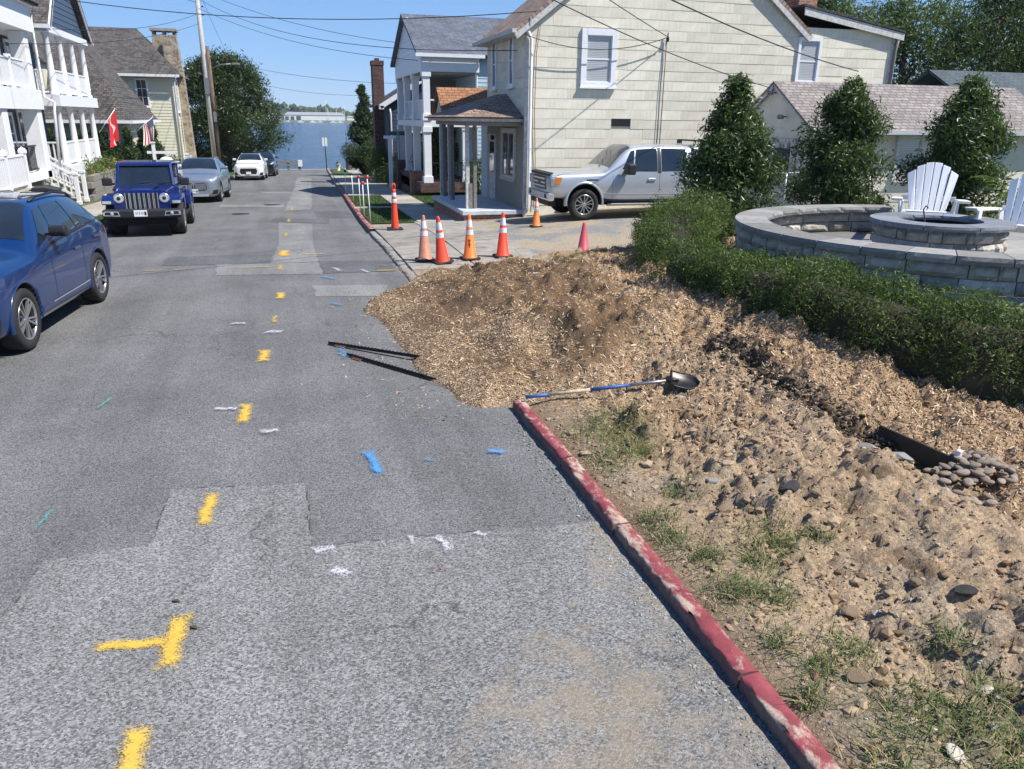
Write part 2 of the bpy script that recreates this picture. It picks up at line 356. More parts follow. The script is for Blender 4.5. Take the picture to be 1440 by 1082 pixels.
def groundmat():
    m, nt, b = newmat('plain_ground'); c = nt.ramp(nt.noise(.35, 6, .65), [(.3, (.05, .075, .025)), (.55, (.11, .12, .05)), (.72, (.26, .21, .13))])
    setb(nt, b, c, .95, normal=nt.bump(nt.noise(40, 4), .6, .02)); return m
M_GROUND = groundmat()
def earthmat():
    m, nt, b = newmat('dug_earth'); at = nt.new('VertexColor', layer_name='Col').outputs[0]
    f = nt.noise(38, 6, .72); c = nt.mix(1., at, nt.ramp(f, [(.28, .5), (.52, 1.), (.75, 1.45)]), 'MULTIPLY')
    v = nt.sep(nt.voro(95))[0]; c = nt.mix(.6, c, nt.ramp(v, [(0, .55), (.6, 1.), (1, 1.5)]), 'MULTIPLY')
    setb(nt, b, c, .95, normal=nt.bump(nt.math('ADD', f, nt.math('MULTIPLY', nt.noise(130, 3), .5)), .8, .02), spec=.15); return m
M_EARTH = earthmat()
def drivemat():
    m, nt, b = newmat('sandy_driveway')
    s = nt.ramp(nt.noise(55, 5, .7), [(.3, (.22, .175, .115)), (.7, (.44, .37, .27))]); g = nt.ramp(nt.noise(60, 4, .7), [(.3, (.12, .12, .12)), (.7, (.30, .295, .28))])
    c = nt.mix(nt.ramp(nt.noise(.7, 5, .65), [(.44, 0), (.56, 1)]), s, g)
    c = nt.mix(1., c, nt.ramp(nt.sep(nt.voro(70))[0], [(0, .65), (.7, 1.), (1, 1.35)]), 'MULTIPLY')
    setb(nt, b, c, .95, normal=nt.bump(nt.noise(90, 4), .6, .012)); return m
M_DRIVE = drivemat()

# ---------------------------------------------------------------- ground, road, water
def grid_mesh(name, xs, ys, zf, smooth=True):
    xs, ys = np.asarray(xs, float), np.asarray(ys, float); X, Y = np.meshgrid(xs, ys); Z = zf(X, Y); n, m = len(xs), len(ys)
    V = np.stack([X.ravel(), Y.ravel(), Z.ravel()], 1); i = np.arange(m - 1)[:, None] * n + np.arange(n - 1)[None]
    return np_mesh(name, V, np.stack([i, i + 1, i + n + 1, i + n], -1).reshape(-1, 4), smooth)
def ground_z(x, y):
    z = roadz(y) + .07; o = roff(y)
    z = np.where((x > XL + o - .2) & (x < XR + o + .1), roadz(y) - .25, z)
    z = np.where((x > 1) & (y < 22.6), -.6, z)
    z = np.where(x < -9, z + .25, z)
    return z
gx = np.unique(np.concatenate([np.linspace(-160, -12, 16), np.linspace(-12, 12, 97), np.linspace(12, 160, 16)])); gy = np.unique(np.concatenate([np.linspace(-60, 0, 7), np.linspace(0, 79.5, 160)]))
tag(link('ground', grid_mesh('ground', gx, gy, ground_z), M_GROUND), kind='structure')
yard = tag(link('yard', grid_mesh('yard', np.linspace(2.25, 40, 110), np.linspace(-6, 22.9, 90), lambda x, y: np.where((x < 8.1) & (y < 15.4), hbase(np.minimum(x, 20), y) - .35, np.where((x < 14.6) & (y > 14.0), hbase(np.minimum(x, 20), y) - .12, hbase(np.minimum(x, 20), y)))), M_GROUND), kind='structure')
ry = np.unique(np.concatenate([np.linspace(-8, 20, 57), np.linspace(20, 79.6, 80)]))
def road_mesh():
    us = np.linspace(0, 1, 15); X, Y = np.meshgrid(us, ry); Z = roadz(Y); X = XL + roff(Y) + X * (XR - XL + .02); n = 15
    i = np.arange(len(ry) - 1)[:, None] * n + np.arange(n - 1)[None]
    return np_mesh('road', np.stack([X.ravel(), Y.ravel(), Z.ravel()], 1), np.stack([i, i + 1, i + n + 1, i + n], -1).reshape(-1, 4), True)
road = tag(link('road', road_mesh(), A_FAR), kind='structure')
def sheet(name, a, b, c, d, mat, dz, n=12, parent=None):
    """quad a,b (near), c,d (far: c above b) draped on the road"""
    vs = []
    for j in range(n + 1):
        t = j / n
        for i in range(3):
            s = i / 2; x = (a[0] * (1 - s) + b[0] * s) * (1 - t) + (d[0] * (1 - s) + c[0] * s) * t; y = (a[1] * (1 - s) + b[1] * s) * (1 - t) + (d[1] * (1 - s) + c[1] * s) * t
            vs.append((x + .02 * math.sin(9 * y + i), y, float(roadz(y)) + dz))
    return link(name, np_mesh(name, vs, [(j * 3 + i, j * 3 + i + 1, j * 3 + i + 4, j * 3 + i + 3) for j in range(n) for i in range(2)]), mat, parent)
def ragged(poly, amp=.012, st=.08):
    out = []
    for (ax, ay), (bx, by) in zip(poly, poly[1:] + poly[:1]):
        L = math.hypot(bx - ax, by - ay); n = max(1, int(L / st)) if L < 3 else 1
        for k in range(n):
            t = k / n; out.append((ax + (bx - ax) * t + random.gauss(0, amp), ay + (by - ay) * t + random.gauss(0, amp)))
    return out
_edge = [(2.02, 4.66), (1.8, 4.68), (1.48, 4.72), (.76, 4.78), (.37, 4.81), (-.028, 4.85), (-.03, 5.3), (-.032, 5.85), (-.58, 5.93), (-1.07, 6.0), (-1.075, 5.58), (-1.08, 5.16), (-1.41, 5.12), (-1.74, 5.1), (-1.76, 4.85), (-1.775, 4.47), (-1.85, 3.93), (-2.0, 3.2), (-2.6, 1.5), (-4.7, -3)]
_top = sorted(_edge)
_tx = np.arange(-4.7, 2.02, .018); _ty = np.interp(_tx, [p[0] for p in _top], [p[1] for p in _top]) + .012 * fbm(_tx * 6, _tx * 0, 3, 3)
_n = len(_tx); _V = np.concatenate([np.stack([_tx, np.full(_n, -7.5), np.full(_n, .004)], 1), np.stack([_tx, _ty, np.full(_n, .004)], 1)]); _i = np.arange(_n - 1)
link('asphalt_patch', np_mesh('asphalt_patch', _V, np.stack([_i, _i + 1, _i + _n + 1, _i + _n], 1)), A_NEAR, road)
# tar seam along the edge of the old patch
sm = MB()
for (a, b) in zip(_edge[:-2], _edge[1:-1]):
    L = math.hypot(b[0] - a[0], b[1] - a[1]); n = max(1, int(L / .07)); nx, ny = -(b[1] - a[1]) / L, (b[0] - a[0]) / L
    for k in range(n):
        if random.random() < .55: continue
        t0, t1 = k / n, (k + 1) / n; w = random.uniform(.001, .006); j = random.gauss(0, .006)
        p = [(a[0] + (b[0] - a[0]) * t + nx * (j + s * w), a[1] + (b[1] - a[1]) * t + ny * (j + s * w), .008) for t, s in ((t0, -1), (t1, -1), (t1, 1), (t0, 1))]
        sm.quad(*p)
sm.build('tar_seam', plain('tar', (.06, .06, .06), .85), road)
SH = [((-1.4, 15.3), (.56, 15.0), (.53, 16.35), (-1.47, 16.5), A_LIGHT, .005), ((-.42, 16.42), (.52, 16.40), (.51, 19.0), (-.28, 19.2), A_LIGHT, .006), ((-.28, 19.22), (.51, 19.02), (.67, 24.4), (-.31, 25.3), A_LIGHT, .005),
      ((-2.5, 16.6), (-.45, 16.4), (-.41, 17.6), (-2.55, 17.7), A_DARK, .006), ((.57, 15.05), (1.95, 15.0), (2.0, 16.25), (.52, 16.5), A_DARK, .007), ((.34, 12.95), (1.36, 12.75), (1.64, 13.67), (.32, 13.91), A_LIGHT, .005),
      ((-.13, 29.9), (.85, 30.3), (1.27, 42.6), (.32, 41.75), A_LIGHT, .005), ((.32, 41.8), (1.27, 42.7), (1.82, 59.4), (.83, 59.6), A_LIGHT, .006), ((-.56, 25.4), (1.18, 24.5), (1.27, 26.1), (-.47, 26.6), A_DARK, .009), ((-2.55, 32.2), (-.14, 31.7), (-.14, 33.1), (-2.6, 33.6), A_LIGHT, .007), ((-1.22, 40.9), (.3, 40.1), (.3, 41.7), (-1.25, 42.0), A_LIGHT, .008), ((.9, 26.4), (2.1, 26.4), (2.1, 29.4), (.9, 29.6), A_DARK, .006)]
for a, b, c, d, m, dz in SH: sheet('asphalt_patch', a, b, c, d, m, dz, 14, road)
MARKZ = [0]
def mark(p, q, w, mat, name='paint_mark'):
    MARKZ[0] += 1; mz = .0125 + .0004 * MARKZ[0]
    """spray stroke p->q of width w"""
    p, q = Vector((*p, 0)), Vector((*q, 0)); d = (q - p); L = d.length; d.normalize(); s = Vector((-d.y, d.x, 0)); n = max(3, int(L / .05)); vs = []; uv = []
    j = [random.gauss(0, w * .06) for _ in range(n + 1)]
    for i in range(n + 1):
        c = p + d * (L * i / n) + s * j[i]; ww = w * random.uniform(.9, 1.12) * .5
        for k in (-1, 1):
            v = c + s * ww * k; vs.append((v.x, v.y, float(roadz(v.y)) + mz)); uv.append(((k + 1) / 2, i / n))
    fs = [(2 * i, 2 * i + 1, 2 * i + 3, 2 * i + 2) for i in range(n)]; me = np_mesh(name, vs, fs); ul = me.uv_layers.new(name='UVMap')
    for l in me.loops: ul.data[l.index].uv = uv[l.vertex_index]
    return link(name, me, mat, road)
for p, q, w, m in [((-.74, 5.86), (-.765, 5.30), .13, P_YEL), ((-.785, 4.26), (-.825, 3.73), .15, P_YEL), ((-1.24, 4.05), (-.80, 3.99), .11, P_YEL), ((-.875, 3.36), (-.90, 2.98), .15, P_YEL), ((-.565, 7.88), (-.585, 7.3), .15, P_YEL), ((-.42, 9.85), (-.435, 9.3), .17, P_YEL), ((-.31, 11.75), (-.315, 11.2), .18, P_YEL2), ((-.22, 13.4), (-.235, 12.85), .18, P_YEL), ((-.24, 16.2), (-.25, 15.5), .22, P_YEL2), ((-.15, 18.1), (-.17, 17.2), .3, P_YEL), ((-.09, 22.1), (-.11, 20.8), .25, P_YEL2), ((.02, 26.6), (-.01, 25.0), .25, P_YEL2), ((.17, 31.8), (.12, 29.6), .28, P_YEL2),
     ((-2.8, 16.04), (-2.36, 16.03), .13, P_YEL2), ((-2.27, 16.0), (-1.8, 16.05), .15, P_YEL2), ((.15, 17.4), (.8, 17.33), .2, P_YEL2), ((1.5, 15.05), (1.99, 15.04), .25, P_YEL2), ((-1.2, 16.0), (-.3, 15.95), .16, P_YEL2),
     ((.505, 6.38), (.565, 5.80), .14, P_BLUE), ((.94, 6.06), (1.08, 6.01), .13, P_BLUE2), ((1.53, 6.09), (1.68, 6.0), .13, P_BLUE), ((.49, 9.8), (.54, 9.1), .2, P_BLUE2), ((.5, 12.4), (.72, 12.1), .26, P_BLUE2), ((.5, 14.75), (.74, 14.3), .34, P_BLUE2),
     ((-.03, 4.72), (.15, 4.78), .12, P_WHITE), ((.09, 4.52), (.22, 4.38), .14, P_WHITE), ((.80, 4.77), (.90, 4.49), .09, P_WHITE), ((.64, 4.81), (.645, 4.65), .05, P_WHITE), ((1.09, 4.73), (1.17, 4.63), .08, P_WHITE), ((.75, 15.6), (.92, 15.1), .14, P_WHITE), ((1.27, 15.32), (1.43, 14.8), .14, P_WHITE), ((-.46, 10.72), (-.18, 10.61), .2, P_WHITE), ((-.94, 11.32), (-.66, 11.25), .12, P_WHITE), ((-.44, 7.0), (-.22, 7.04), .12, P_WHITE), ((-.9, 7.76), (-.6, 7.71), .1, P_WHITE),
     ((-1.89, 5.5), (-1.855, 5.9), .07, P_TEAL), ((.70, 4.38), (.84, 4.25), .14, P_RED), ((-2.0, 8.0), (-1.9, 8.4), .1, P_TEAL)]: mark(p, q, w * (1.8 if m is P_WHITE else 1.), m)
# manhole-like iron covers
for x, y, r in ((-.6, 33.0, .33), (-1.6, 28.8, .3)):
    mb = MB(); mb.lathe([(0, .006), (r * .85, .006), (r * .88, .002), (r * .92, .008), (r, .008), (r * 1.02, -.02)], 24); mb.build('manhole_cover', plain('cast_iron', (.03, .03, .032), .6, .4, bump=.5, bsc=30) if 'cast_iron' not in MATS else MATS['cast_iron'], road, loc=(x, y, float(roadz(y)) + .006), rot=(math.atan2(-.035, 1), 0, 0))
leafm = plain('dead_leaf', (.09, .065, .03), .8)
for x, y in ((-.84, 4.39), (-.71, 4.09)):
    lab_ = 'small brown curled leaf beyond the stem top of the yellow T mark' if x < -.8 else 'small brown curled leaf beside the stem of the yellow T mark'
    mb = MB(); mb.add([(-.035, 0, .006), (0, -.016, .014), (.035, 0, .006), (0, .018, .02)], [(0, 1, 2), (0, 2, 3)]); o = mb.build('dry_leaf', leafm, None, loc=(x, y, .004), rot=(0, 0, random.random() * 3)); tag(o, lab_, 'leaf', 'dry leaves on the asphalt')

# water and far shore
def watermat():
    m, nt, b = newmat('river_water'); mp = nt.mapping((.22, .5, 1)); n = nt.noise(1.2, 6, .62, mp, .6); n2 = nt.noise(.06, 4, .6, nt.mapping((.4, 1.6, 1)))
    c = nt.ramp(n2, [(.35, (.012, .055, .125)), (.65, (.022, .08, .17))])
    setb(nt, b, c, .12, normal=nt.bump(nt.math('ADD', n, nt.math('MULTIPLY', nt.noise(.3, 4, .6, mp), .6)), 1., 2.2)); b.inputs['IOR'].default_value = 1.33; b.inputs['Specular IOR Level'].default_value = .35; return m
tag(link('river', np_mesh('river', [(-2500, 78, -3.3), (2500, 78, -3.3), (2500, 3200, -3.3), (-2500, 3200, -3.3)], [(0, 1, 2, 3)]), watermat()), kind='structure')
mb = MB(); mb.box(-160, 160, 79.2, 80.2, -3.6, -1.98); tag(mb.build('seawall', M_CONC2), kind='structure')

# ---------------------------------------------------------------- dug bank with chips
bx = np.arange(.84, 8.0, .028); by = np.arange(.9, 15.5, .028)
bank_me = grid_mesh('earth_bank', bx, by, hland)
def bank_colour(x, y):
    tan = np.array([.34, .23, .138]); dirt = np.array([.35, .26, .172]); soil = np.array([.15, .095, .053]); dark = np.array([.04, .031, .022]); grey = np.array([.20, .195, .175]); grn = np.array([.075, .095, .03])
    n1 = fbm(x, y, 1.3, 4); n2 = fbm(x + 30, y + 9, 2.3, 4); n3 = fbm(x + 3, y + 70, 4., 3)
    hs = poly_sd(x, y, _HEAP); chip = chipmask(x, y)
    c = dirt[None] + (n1 * .10)[:, None] * np.array([1, .8, .6])
    c = c + sstep(.12, .35, n2)[:, None] * (grey - c) * .3 + sstep(.16, .4, fbm(x + 11, y + 4, 1.9, 4))[:, None] * (soil - c) * .7
    c = c + chip[:, None] * (tan - c)
    k = sstep(.15, .6, hs + .5 * n2) * sstep(-.62, -.1, fbm(x + 2, y + 1, .9, 4)) * .92; c = c + k[:, None] * (soil - c)
    k = sstep(.4, 1.0, hs) * sstep(.1, .3, n2) * .75; c = c + k[:, None] * (dark - c)  # dark patches paint the shadow of hollows into the heap colour
    t = np.exp(-(line_d(x, y, TRENCH) + .10 * n3) ** 2 / .02) * sstep(4.3, 4.6, y); c = c + (t * .92)[:, None] * (dark - c)
    for gxx, gyy, r in GRASS: k = np.exp(-((x - gxx) ** 2 + (y - gyy) ** 2) / (r * r)) * .55 * (n3 > -.1); c = c + k[:, None] * (grn - c)
    k = np.exp(-((x - 2.15) ** 2) / .02) * (y < 7); c = c + (k * .6)[:, None] * (soil - c)
    return np.clip(c, .015, .8)
GRASS = [(2.62, 6.05, .3), (2.85, 6.2, .25), (2.46, 5.5, .25), (2.75, 5.6, .2), (2.38, 4.45, .13), (2.36, 4.15, .15), (2.45, 3.9, .13), (2.44, 3.5, .2), (2.62, 3.35, .15), (2.95, 3.9, .2), (3.12, 4.0, .14), (2.75, 3.75, .12), (3.35, 3.9, .09), (2.42, 3.0, .12), (2.5, 2.75, .1), (2.75, 2.85, .14), (2.7, 2.35, .22), (3.0, 2.3, .2), (2.4, 2.1, .15), (3.1, 2.0, .25), (2.75, 1.85, .25), (3.3, 2.4, .12), (4.75, 14.35, .28), (5.2, 14.5, .3), (5.7, 14.7, .3), (6.2, 14.8, .3), (3.3, 2.75, .12), (2.7, 4.75, .12), (2.3, 2.6, .08)]
def chipmask(x, y):
    hs = poly_sd(x, y, _HEAP) + .12 * fbm(x, y, 3, 3)
    a = sstep(-.05, .12, hs)
    # mulch strip along the hedge, right of the trench line
    tx = np.interp(y, [0, 3.4, 4.5, 5.1, 6, 6.75, 7.3, 8.2], [4.9, 4.9, 4.86, 4.78, 4.62, 4.5, 4.2, 3.2]); m = sstep(-.05, .15, x - tx + .1 * fbm(x, y, 4, 3)) * (y > 3.6)
    tr = sstep(6.1, 7.3, y + .5 * fbm(x + 7, y, 1.5, 3)) * (x > 2.5) * (.55)
    tr2 = sstep(5.0, 6.6, y + .35 * (x - 3.) + .5 * fbm(x + 7, y, 1.5, 3)) * (x > 2.9) * .5
    return np.clip(np.maximum(np.maximum(a, m), np.maximum(tr, tr2)), 0, 1)
co = np.empty(len(bank_me.vertices) * 3, np.float32); bank_me.vertices.foreach_get('co', co); co = co.reshape(-1, 3)
colr = np.ones((len(co), 4), np.float32); colr[:, :3] = bank_colour(co[:, 0].astype(float), co[:, 1].astype(float))
ca = bank_me.color_attributes.new('Col', 'FLOAT_COLOR', 'POINT'); ca.data.foreach_set('color', colr.ravel())
tag(link('earth_bank', bank_me, M_EARTH), kind='structure')
def isl_mat(name, stops, rough=.9, bump=None):
    m, nt, b = newmat(name); c = nt.ramp(nt.island(), stops); c = nt.mix(.5, c, nt.ramp(nt.noise(90, 3), [(.3, .6), (.7, 1.3)]), 'MULTIPLY'); setb(nt, b, c, rough, spec=.2); return m
def scatter_quads(P, N, Ls, Ws, rng, thick=0.0):
    """flat chips: bent quads lying about tangent to normals N"""
    n = len(P); a = rng.normal(size=(n, 3)); a -= (a * N).sum(1)[:, None] * N; a /= np.linalg.norm(a, axis=1)[:, None]; N2 = N + rng.normal(size=(n, 3)) * .45; N2 -= (N2 * a).sum(1)[:, None] * a; N2 /= np.linalg.norm(N2, axis=1)[:, None]
    a = a + N * rng.normal(size=(n, 1)) * .28; b = np.cross(N2, a); L = Ls[:, None]; W = Ws[:, None]; P = P + N2 * (.004 + L * .10)
    V = np.stack([P - a * L - b * W * .7, P + a * L - b * W, P + a * L * .9 + b * W * .8, P - a * L + b * W], 1).reshape(-1, 3); return V, np.arange(4 * n).reshape(n, 4)
def land_normals(x, y):
    e = .03; zx = (hland(x + e, y) - hland(x - e, y)) / (2 * e); zy = (hland(x, y + e) - hland(x, y - e)) / (2 * e); N = np.stack([-zx, -zy, np.ones_like(zx)], 1); return N / np.linalg.norm(N, axis=1)[:, None]
def pts_where(mask, n, x0, x1, y0, y1, rng):
    out = []; tot = 0
    while tot < n:
        x = rng.uniform(x0, x1, n * 2); y = rng.uniform(y0, y1, n * 2); k = mask(x, y) > rng.random(n * 2); out.append(np.stack([x[k], y[k]], 1)); tot += k.sum()
    return np.concatenate(out)[:n]
rg = np.random.default_rng(11)
def vis_density(x, y):
    n = fbm(x + 2, y + 1, .9, 4); k = sstep(.15, .6, poly_sd(x, y, _HEAP) + .5 * fbm(x + 30, y + 9, 2.3, 4)) * sstep(-.6, -.1, n); return chipmask(x, y) * (1 - .82 * k)
p = pts_where(vis_density, 125000, .9, 7.2, 3.4, 14.4, rg)
# a few strays on the asphalt beside the heap
q = np.stack([rg.normal(1.25, .35, 500), rg.uniform(6.9, 13.3, 500)], 1); q = q[(q[:, 0] < 2.0)]
P3 = np.stack([p[:, 0], p[:, 1], hland(p[:, 0], p[:, 1])], 1); N3 = land_normals(p[:, 0], p[:, 1])
qz = np.maximum(hland(q[:, 0], q[:, 1]), .0) + .002; P3 = np.concatenate([P3, np.stack([q[:, 0], q[:, 1], qz], 1)]); N3 = np.concatenate([N3, np.tile([0, 0, 1.], (len(q), 1))])
n = len(P3); V, F = scatter_quads(P3, N3, rg.uniform(.005, .017, n) + .03 * rg.random(n) ** 7, rg.uniform(.0025, .007, n), rg)
tag(link('wood_chips', np_mesh('wood_chips', V, F), isl_mat('wood_chip', [(0, (.09, .055, .03)), (.2, (.22, .14, .075)), (.6, (.43, .305, .19)), (1, (.70, .57, .41))])), 'tan wood chips heaped over the dug bank and spilling onto the road', None, kind='stuff')
# clods and crumbs
ico_bm = bmesh.new(); bmesh.ops.create_icosphere(ico_bm, subdivisions=1, radius=1); ICO_V = np.array([v.co[:] for v in ico_bm.verts]); ICO_F = np.array([[v.index for v in f.verts] for f in ico_bm.faces]); ico_bm.free()
def lumps(P, S, rng, squash=.7):
    n = len(P); J = 1 + rng.normal(size=(n, len(ICO_V), 1)) * .2; sc = S[:, None, None] * np.stack([rng.uniform(.7, 1.3, n), rng.uniform(.7, 1.3, n), rng.uniform(.45, 1., n) * squash / .7], 1)[:, None, :]
    V = ICO_V[None] * J * sc; t = rng.uniform(0, 6.28, n); c, s = np.cos(t)[:, None], np.sin(t)[:, None]
    V = np.stack([V[..., 0] * c - V[..., 1] * s, V[..., 0] * s + V[..., 1] * c, V[..., 2]], -1) + P[:, None, :]
    return V.reshape(-1, 3), (ICO_F[None] + (np.arange(n) * len(ICO_V))[:, None, None]).reshape(-1, 3)
dm = lambda x, y: (1 - chipmask(x, y) * .75) * (x > 2.25) * (.35 + .65 * (fbm(x + 50, y, 1.4, 3) > -.02))
p = pts_where(dm, 16000, 2.25, 6.5, 1.3, 8.2, rg); S = .004 + .010 * rg.random(len(p)) ** 2 + .03 * rg.random(len(p)) ** 16
P3 = np.stack([p[:, 0], p[:, 1], hland(p[:, 0], p[:, 1]) - S * .15], 1); V, F = lumps(P3, S, rg)
tag(link('soil_crumbs', np_mesh('soil_crumbs', V, F), isl_mat('soil_crumb', [(0, (.13, .085, .05)), (.35, (.26, .18, .112)), (.92, (.39, .285, .185)), (.985, (.30, .28, .25)), (1, (.45, .42, .37))])), 'crumbled dry clods of tan soil on the dug bank', None, kind='stuff')
# larger half-buried clods
_b2 = bmesh.new(); bmesh.ops.create_icosphere(_b2, subdivisions=2, radius=1); _v2 = np.array([v.co[:] for v in _b2.verts]); _f2 = np.array([[v.index for v in f.verts] for f in _b2.faces]); _b2.free()
p = pts_where(dm, 300, 2.3, 5.2, 1.4, 7.4, rg); S = .015 + .045 * rg.random(len(p)) ** 4; _o = rg.uniform(0, 50, (len(p), 1)); _j = 1 + .75 * fbm(_v2[None, :, 0] * 1.3 + _o, _v2[None, :, 1] * 1.3 + _v2[None, :, 2] * 1.7 + _o, 1.1, 3)
_V = _v2[None] * _j[..., None] * S[:, None, None] * np.array([1.2, 1., .55]) + np.stack([p[:, 0], p[:, 1], hland(p[:, 0], p[:, 1]) - S * .12], 1)[:, None]
tag(link('soil_clods', np_mesh('soil_clods', _V.reshape(-1, 3), (_f2[None] + (np.arange(len(p)) * len(_v2))[:, None, None]).reshape(-1, 3)), isl_mat('clod_soil', [(0, (.26, .185, .12)), (.5, (.32, .235, .155)), (1, (.37, .28, .19))])), 'dry broken lumps of tan soil half buried in the dug bank', None, kind='stuff')
# darker crumbled soil along the trench
t = rg.random(1500); k = np.minimum((t * 5).astype(int), 4); f = t * 5 - k; tp = np.array(TRENCH); c = tp[k] * (1 - f)[:, None] + tp[k + 1] * f[:, None] + rg.normal(size=(1500, 2)) * .09
S = .008 + .03 * rg.random(1500) ** 5; P3 = np.stack([c[:, 0], c[:, 1], hland(c[:, 0], c[:, 1]) + S * .4], 1); V, F = lumps(P3, S, rg)
tag(link('dark_soil_clods', np_mesh('dark_soil_clods', V, F), isl_mat('dark_soil', [(0, (.02, .016, .012)), (.5, (.06, .045, .03)), (1, (.13, .10, .07))])), 'dark crumbled soil clods along the trench below the hedge', None, kind='stuff')
# loose gravel along the kerb and in the soil
g1 = np.stack([2.0 - np.abs(rg.normal(0, .10, 1500)), rg.uniform(1.5, 6.8, 1500)], 1); z1 = np.full(1500, .006); g2 = pts_where(lambda x, y: (fbm(x + 30, y + 9, 2.3, 4) > .1) * 1., 500, 2.3, 4.6, 1.5, 6.5, rg)
P3 = np.concatenate([np.column_stack([g1, z1]), np.column_stack([g2, hland(g2[:, 0], g2[:, 1]) + .003])]); S = .0025 + .008 * rg.random(len(P3)) ** 4; V, F = lumps(P3, S, rg)
tag(link('gravel', np_mesh('gravel', V, F), isl_mat('loose_gravel', [(0, (.10, .105, .10)), (.5, (.22, .23, .225)), (1, (.42, .42, .40))])), 'loose grey gravel along the red kerb and in the soil', None, kind='stuff')
# grass tufts
def blades(cx, cy, z, rng, hmin, hmax, w=.0035, lean=.5):
    n = len(cx); t = rng.uniform(0, 6.28, n); h = rng.uniform(hmin, hmax, n); d = np.stack([np.cos(t), np.sin(t), np.zeros(n)], 1); s = np.stack([-np.sin(t), np.cos(t), np.zeros(n)], 1) * w; B = np.stack([cx, cy, z], 1); ln = (rng.random(n) * lean * h * 1.6)[:, None]; up = np.array([0, 0, 1.])[None] * h[:, None]
    m1 = B + d * ln * .35 + up * .6; m2 = B + d * ln + up * (1 - .25 * rng.random((n, 1)))
    V = np.stack([B - s, B + s, m1 + s * .8, m1 - s * .8, m2 + s * .12, m2 - s * .12], 1).reshape(-1, 3); i = np.arange(n)[:, None] * 6
    return V, np.concatenate([i + np.array([[0, 1, 2, 3]]), i + np.array([[3, 2, 4, 5]])])
Gx = []; Gy = []
for a, b_, r in GRASS: k = int(1500 * r); Gx.append(rg.normal(a, r * .55, k)); Gy.append(rg.normal(b_, r * .55, k))
Gx = np.concatenate(Gx); Gy = np.concatenate(Gy); kk = Gx > 2.24; Gx, Gy = Gx[kk], Gy[kk]; V, F = blades(Gx, Gy, hland(Gx, Gy) - .005, rg, .02, .085, .0026, 1.5)
tag(link('grass_tufts', np_mesh('grass_tufts', V, F), isl_mat('grass_blade', [(0, (.035, .075, .015)), (.55, (.075, .125, .03)), (.72, (.16, .16, .06)), (1, (.42, .34, .19))], .7)), 'sparse green and straw grass tufts on the dug soil', None, kind='stuff')

# ---------------------------------------------------------------- kerbs and paving
def kerb_stone(y0, y1, x0=2.065, x1=2.18, zt=.088, mat=M_RED, parent=None, seed=0, dx=0., amp=.006):
    rng = np.random.default_rng(seed + 5); n = max(6, int((y1 - y0) / .05)); prof = [(x0 - .012, -.12), (x0 - .008, .02), (x0 - .004, zt - .022), (x0 + .002, zt - .008), (x0 + .012, zt), ((x0 + x1) / 2, zt + .001), (x1 - .012, zt), (x1, zt - .01), (x1 + .01, -.1)]
    m = len(prof); V = []
    for i in range(n + 1):
        y = y0 + (y1 - y0) * i / n; z0 = float(roadz(y)); xo = float(roff(y)) + dx * (i / n - .5)
        for k, (a, b_) in enumerate(prof): V.append((a + xo + rng.normal(0, amp) * (1.5 if k in (3, 4) else .6), y, z0 + b_ + rng.normal(0, amp * .6) * (k > 1)))
    F = [(i * m + k, i * m + k + 1, (i + 1) * m + k + 1, (i + 1) * m + k) for i in range(n) for k in range(m - 1)]; V += V[:m] + V[-m:]; b = (n + 1) * m
    mb = MB(); mb.add(V, F, True); mb.f += [[b + k for k in range(m)], [b + m + k for k in range(m)]]; mb.sm += [False, False]
    return mb.build('kerb_stone', mat, parent)
kerb = empty('kerb', (0, 0, 0), kind='structure')
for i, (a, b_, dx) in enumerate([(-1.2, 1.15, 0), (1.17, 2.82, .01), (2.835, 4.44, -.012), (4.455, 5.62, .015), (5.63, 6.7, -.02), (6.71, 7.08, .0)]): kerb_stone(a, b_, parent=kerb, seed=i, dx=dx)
for i in range(4): kerb_stone(13.6 + 1.9 * i, 13.6 + 1.9 * i + 1.88, 2.05, 2.22, .03 + .012 * i, M_KERB, kerb, 20 + i)
for i in range(12): kerb_stone(21.3 + 2. * i, 21.3 + 2. * i + 1.98, 2.05, 2.2, .12, M_RED, kerb, 40 + i)
for i in range(9): kerb_stone(45.4 + 3.8 * i, 45.4 + 3.8 * i + 3.78, 2.05, 2.2, .11, M_KERB, kerb, 60 + i)
for i in range(18):
    k = kerb_stone(10 + 3.85 * i, 10 + 3.85 * i + 3.83, XL - .16, XL, .11, M_KERB, kerb, 80 + i)
# broken crumb of concrete on the kerb joint
def slabs(name, x0, x1, ys, zf, mat, gap=.012, th=.08, follow=True):
    s = empty(name, (0, 0, 0), kind='structure')
    for a, b_ in zip(ys, ys[1:]):
        mb = MB(); jz = random.uniform(-.006, .006)
        o0, o1 = (float(roff(a)), float(roff(b_))) if follow else (0, 0)
        P = [(x0 + o0, a + gap), (x1 + o0, a + gap), (x1 + o1, b_ - gap), (x0 + o1, b_ - gap)]; T = [Vector((x, y, zf(x, y) + jz)) for x, y in P]
        mb.add(T + [v - Vector((0, 0, th)) for v in T], [(0, 1, 2, 3), (7, 6, 5, 4), (0, 4, 5, 1), (1, 5, 6, 2), (2, 6, 7, 3), (3, 7, 4, 0)])
        mb.build('paving_slab', mat, s, bevel=.008)
    return s
hb = lambda x, y: float(hbase(np.array([x]), np.array([y]))[0])
side_z = lambda x, y: float(roadz(y)) + .125
slabs('sidewalk', 3.65, 4.95, list(np.arange(23.0, 79, 1.45)), side_z, M_CONC)
slabs('left_sidewalk', -7.6, -6.1, list(np.arange(8, 79, 1.6)), side_z, M_CONC)
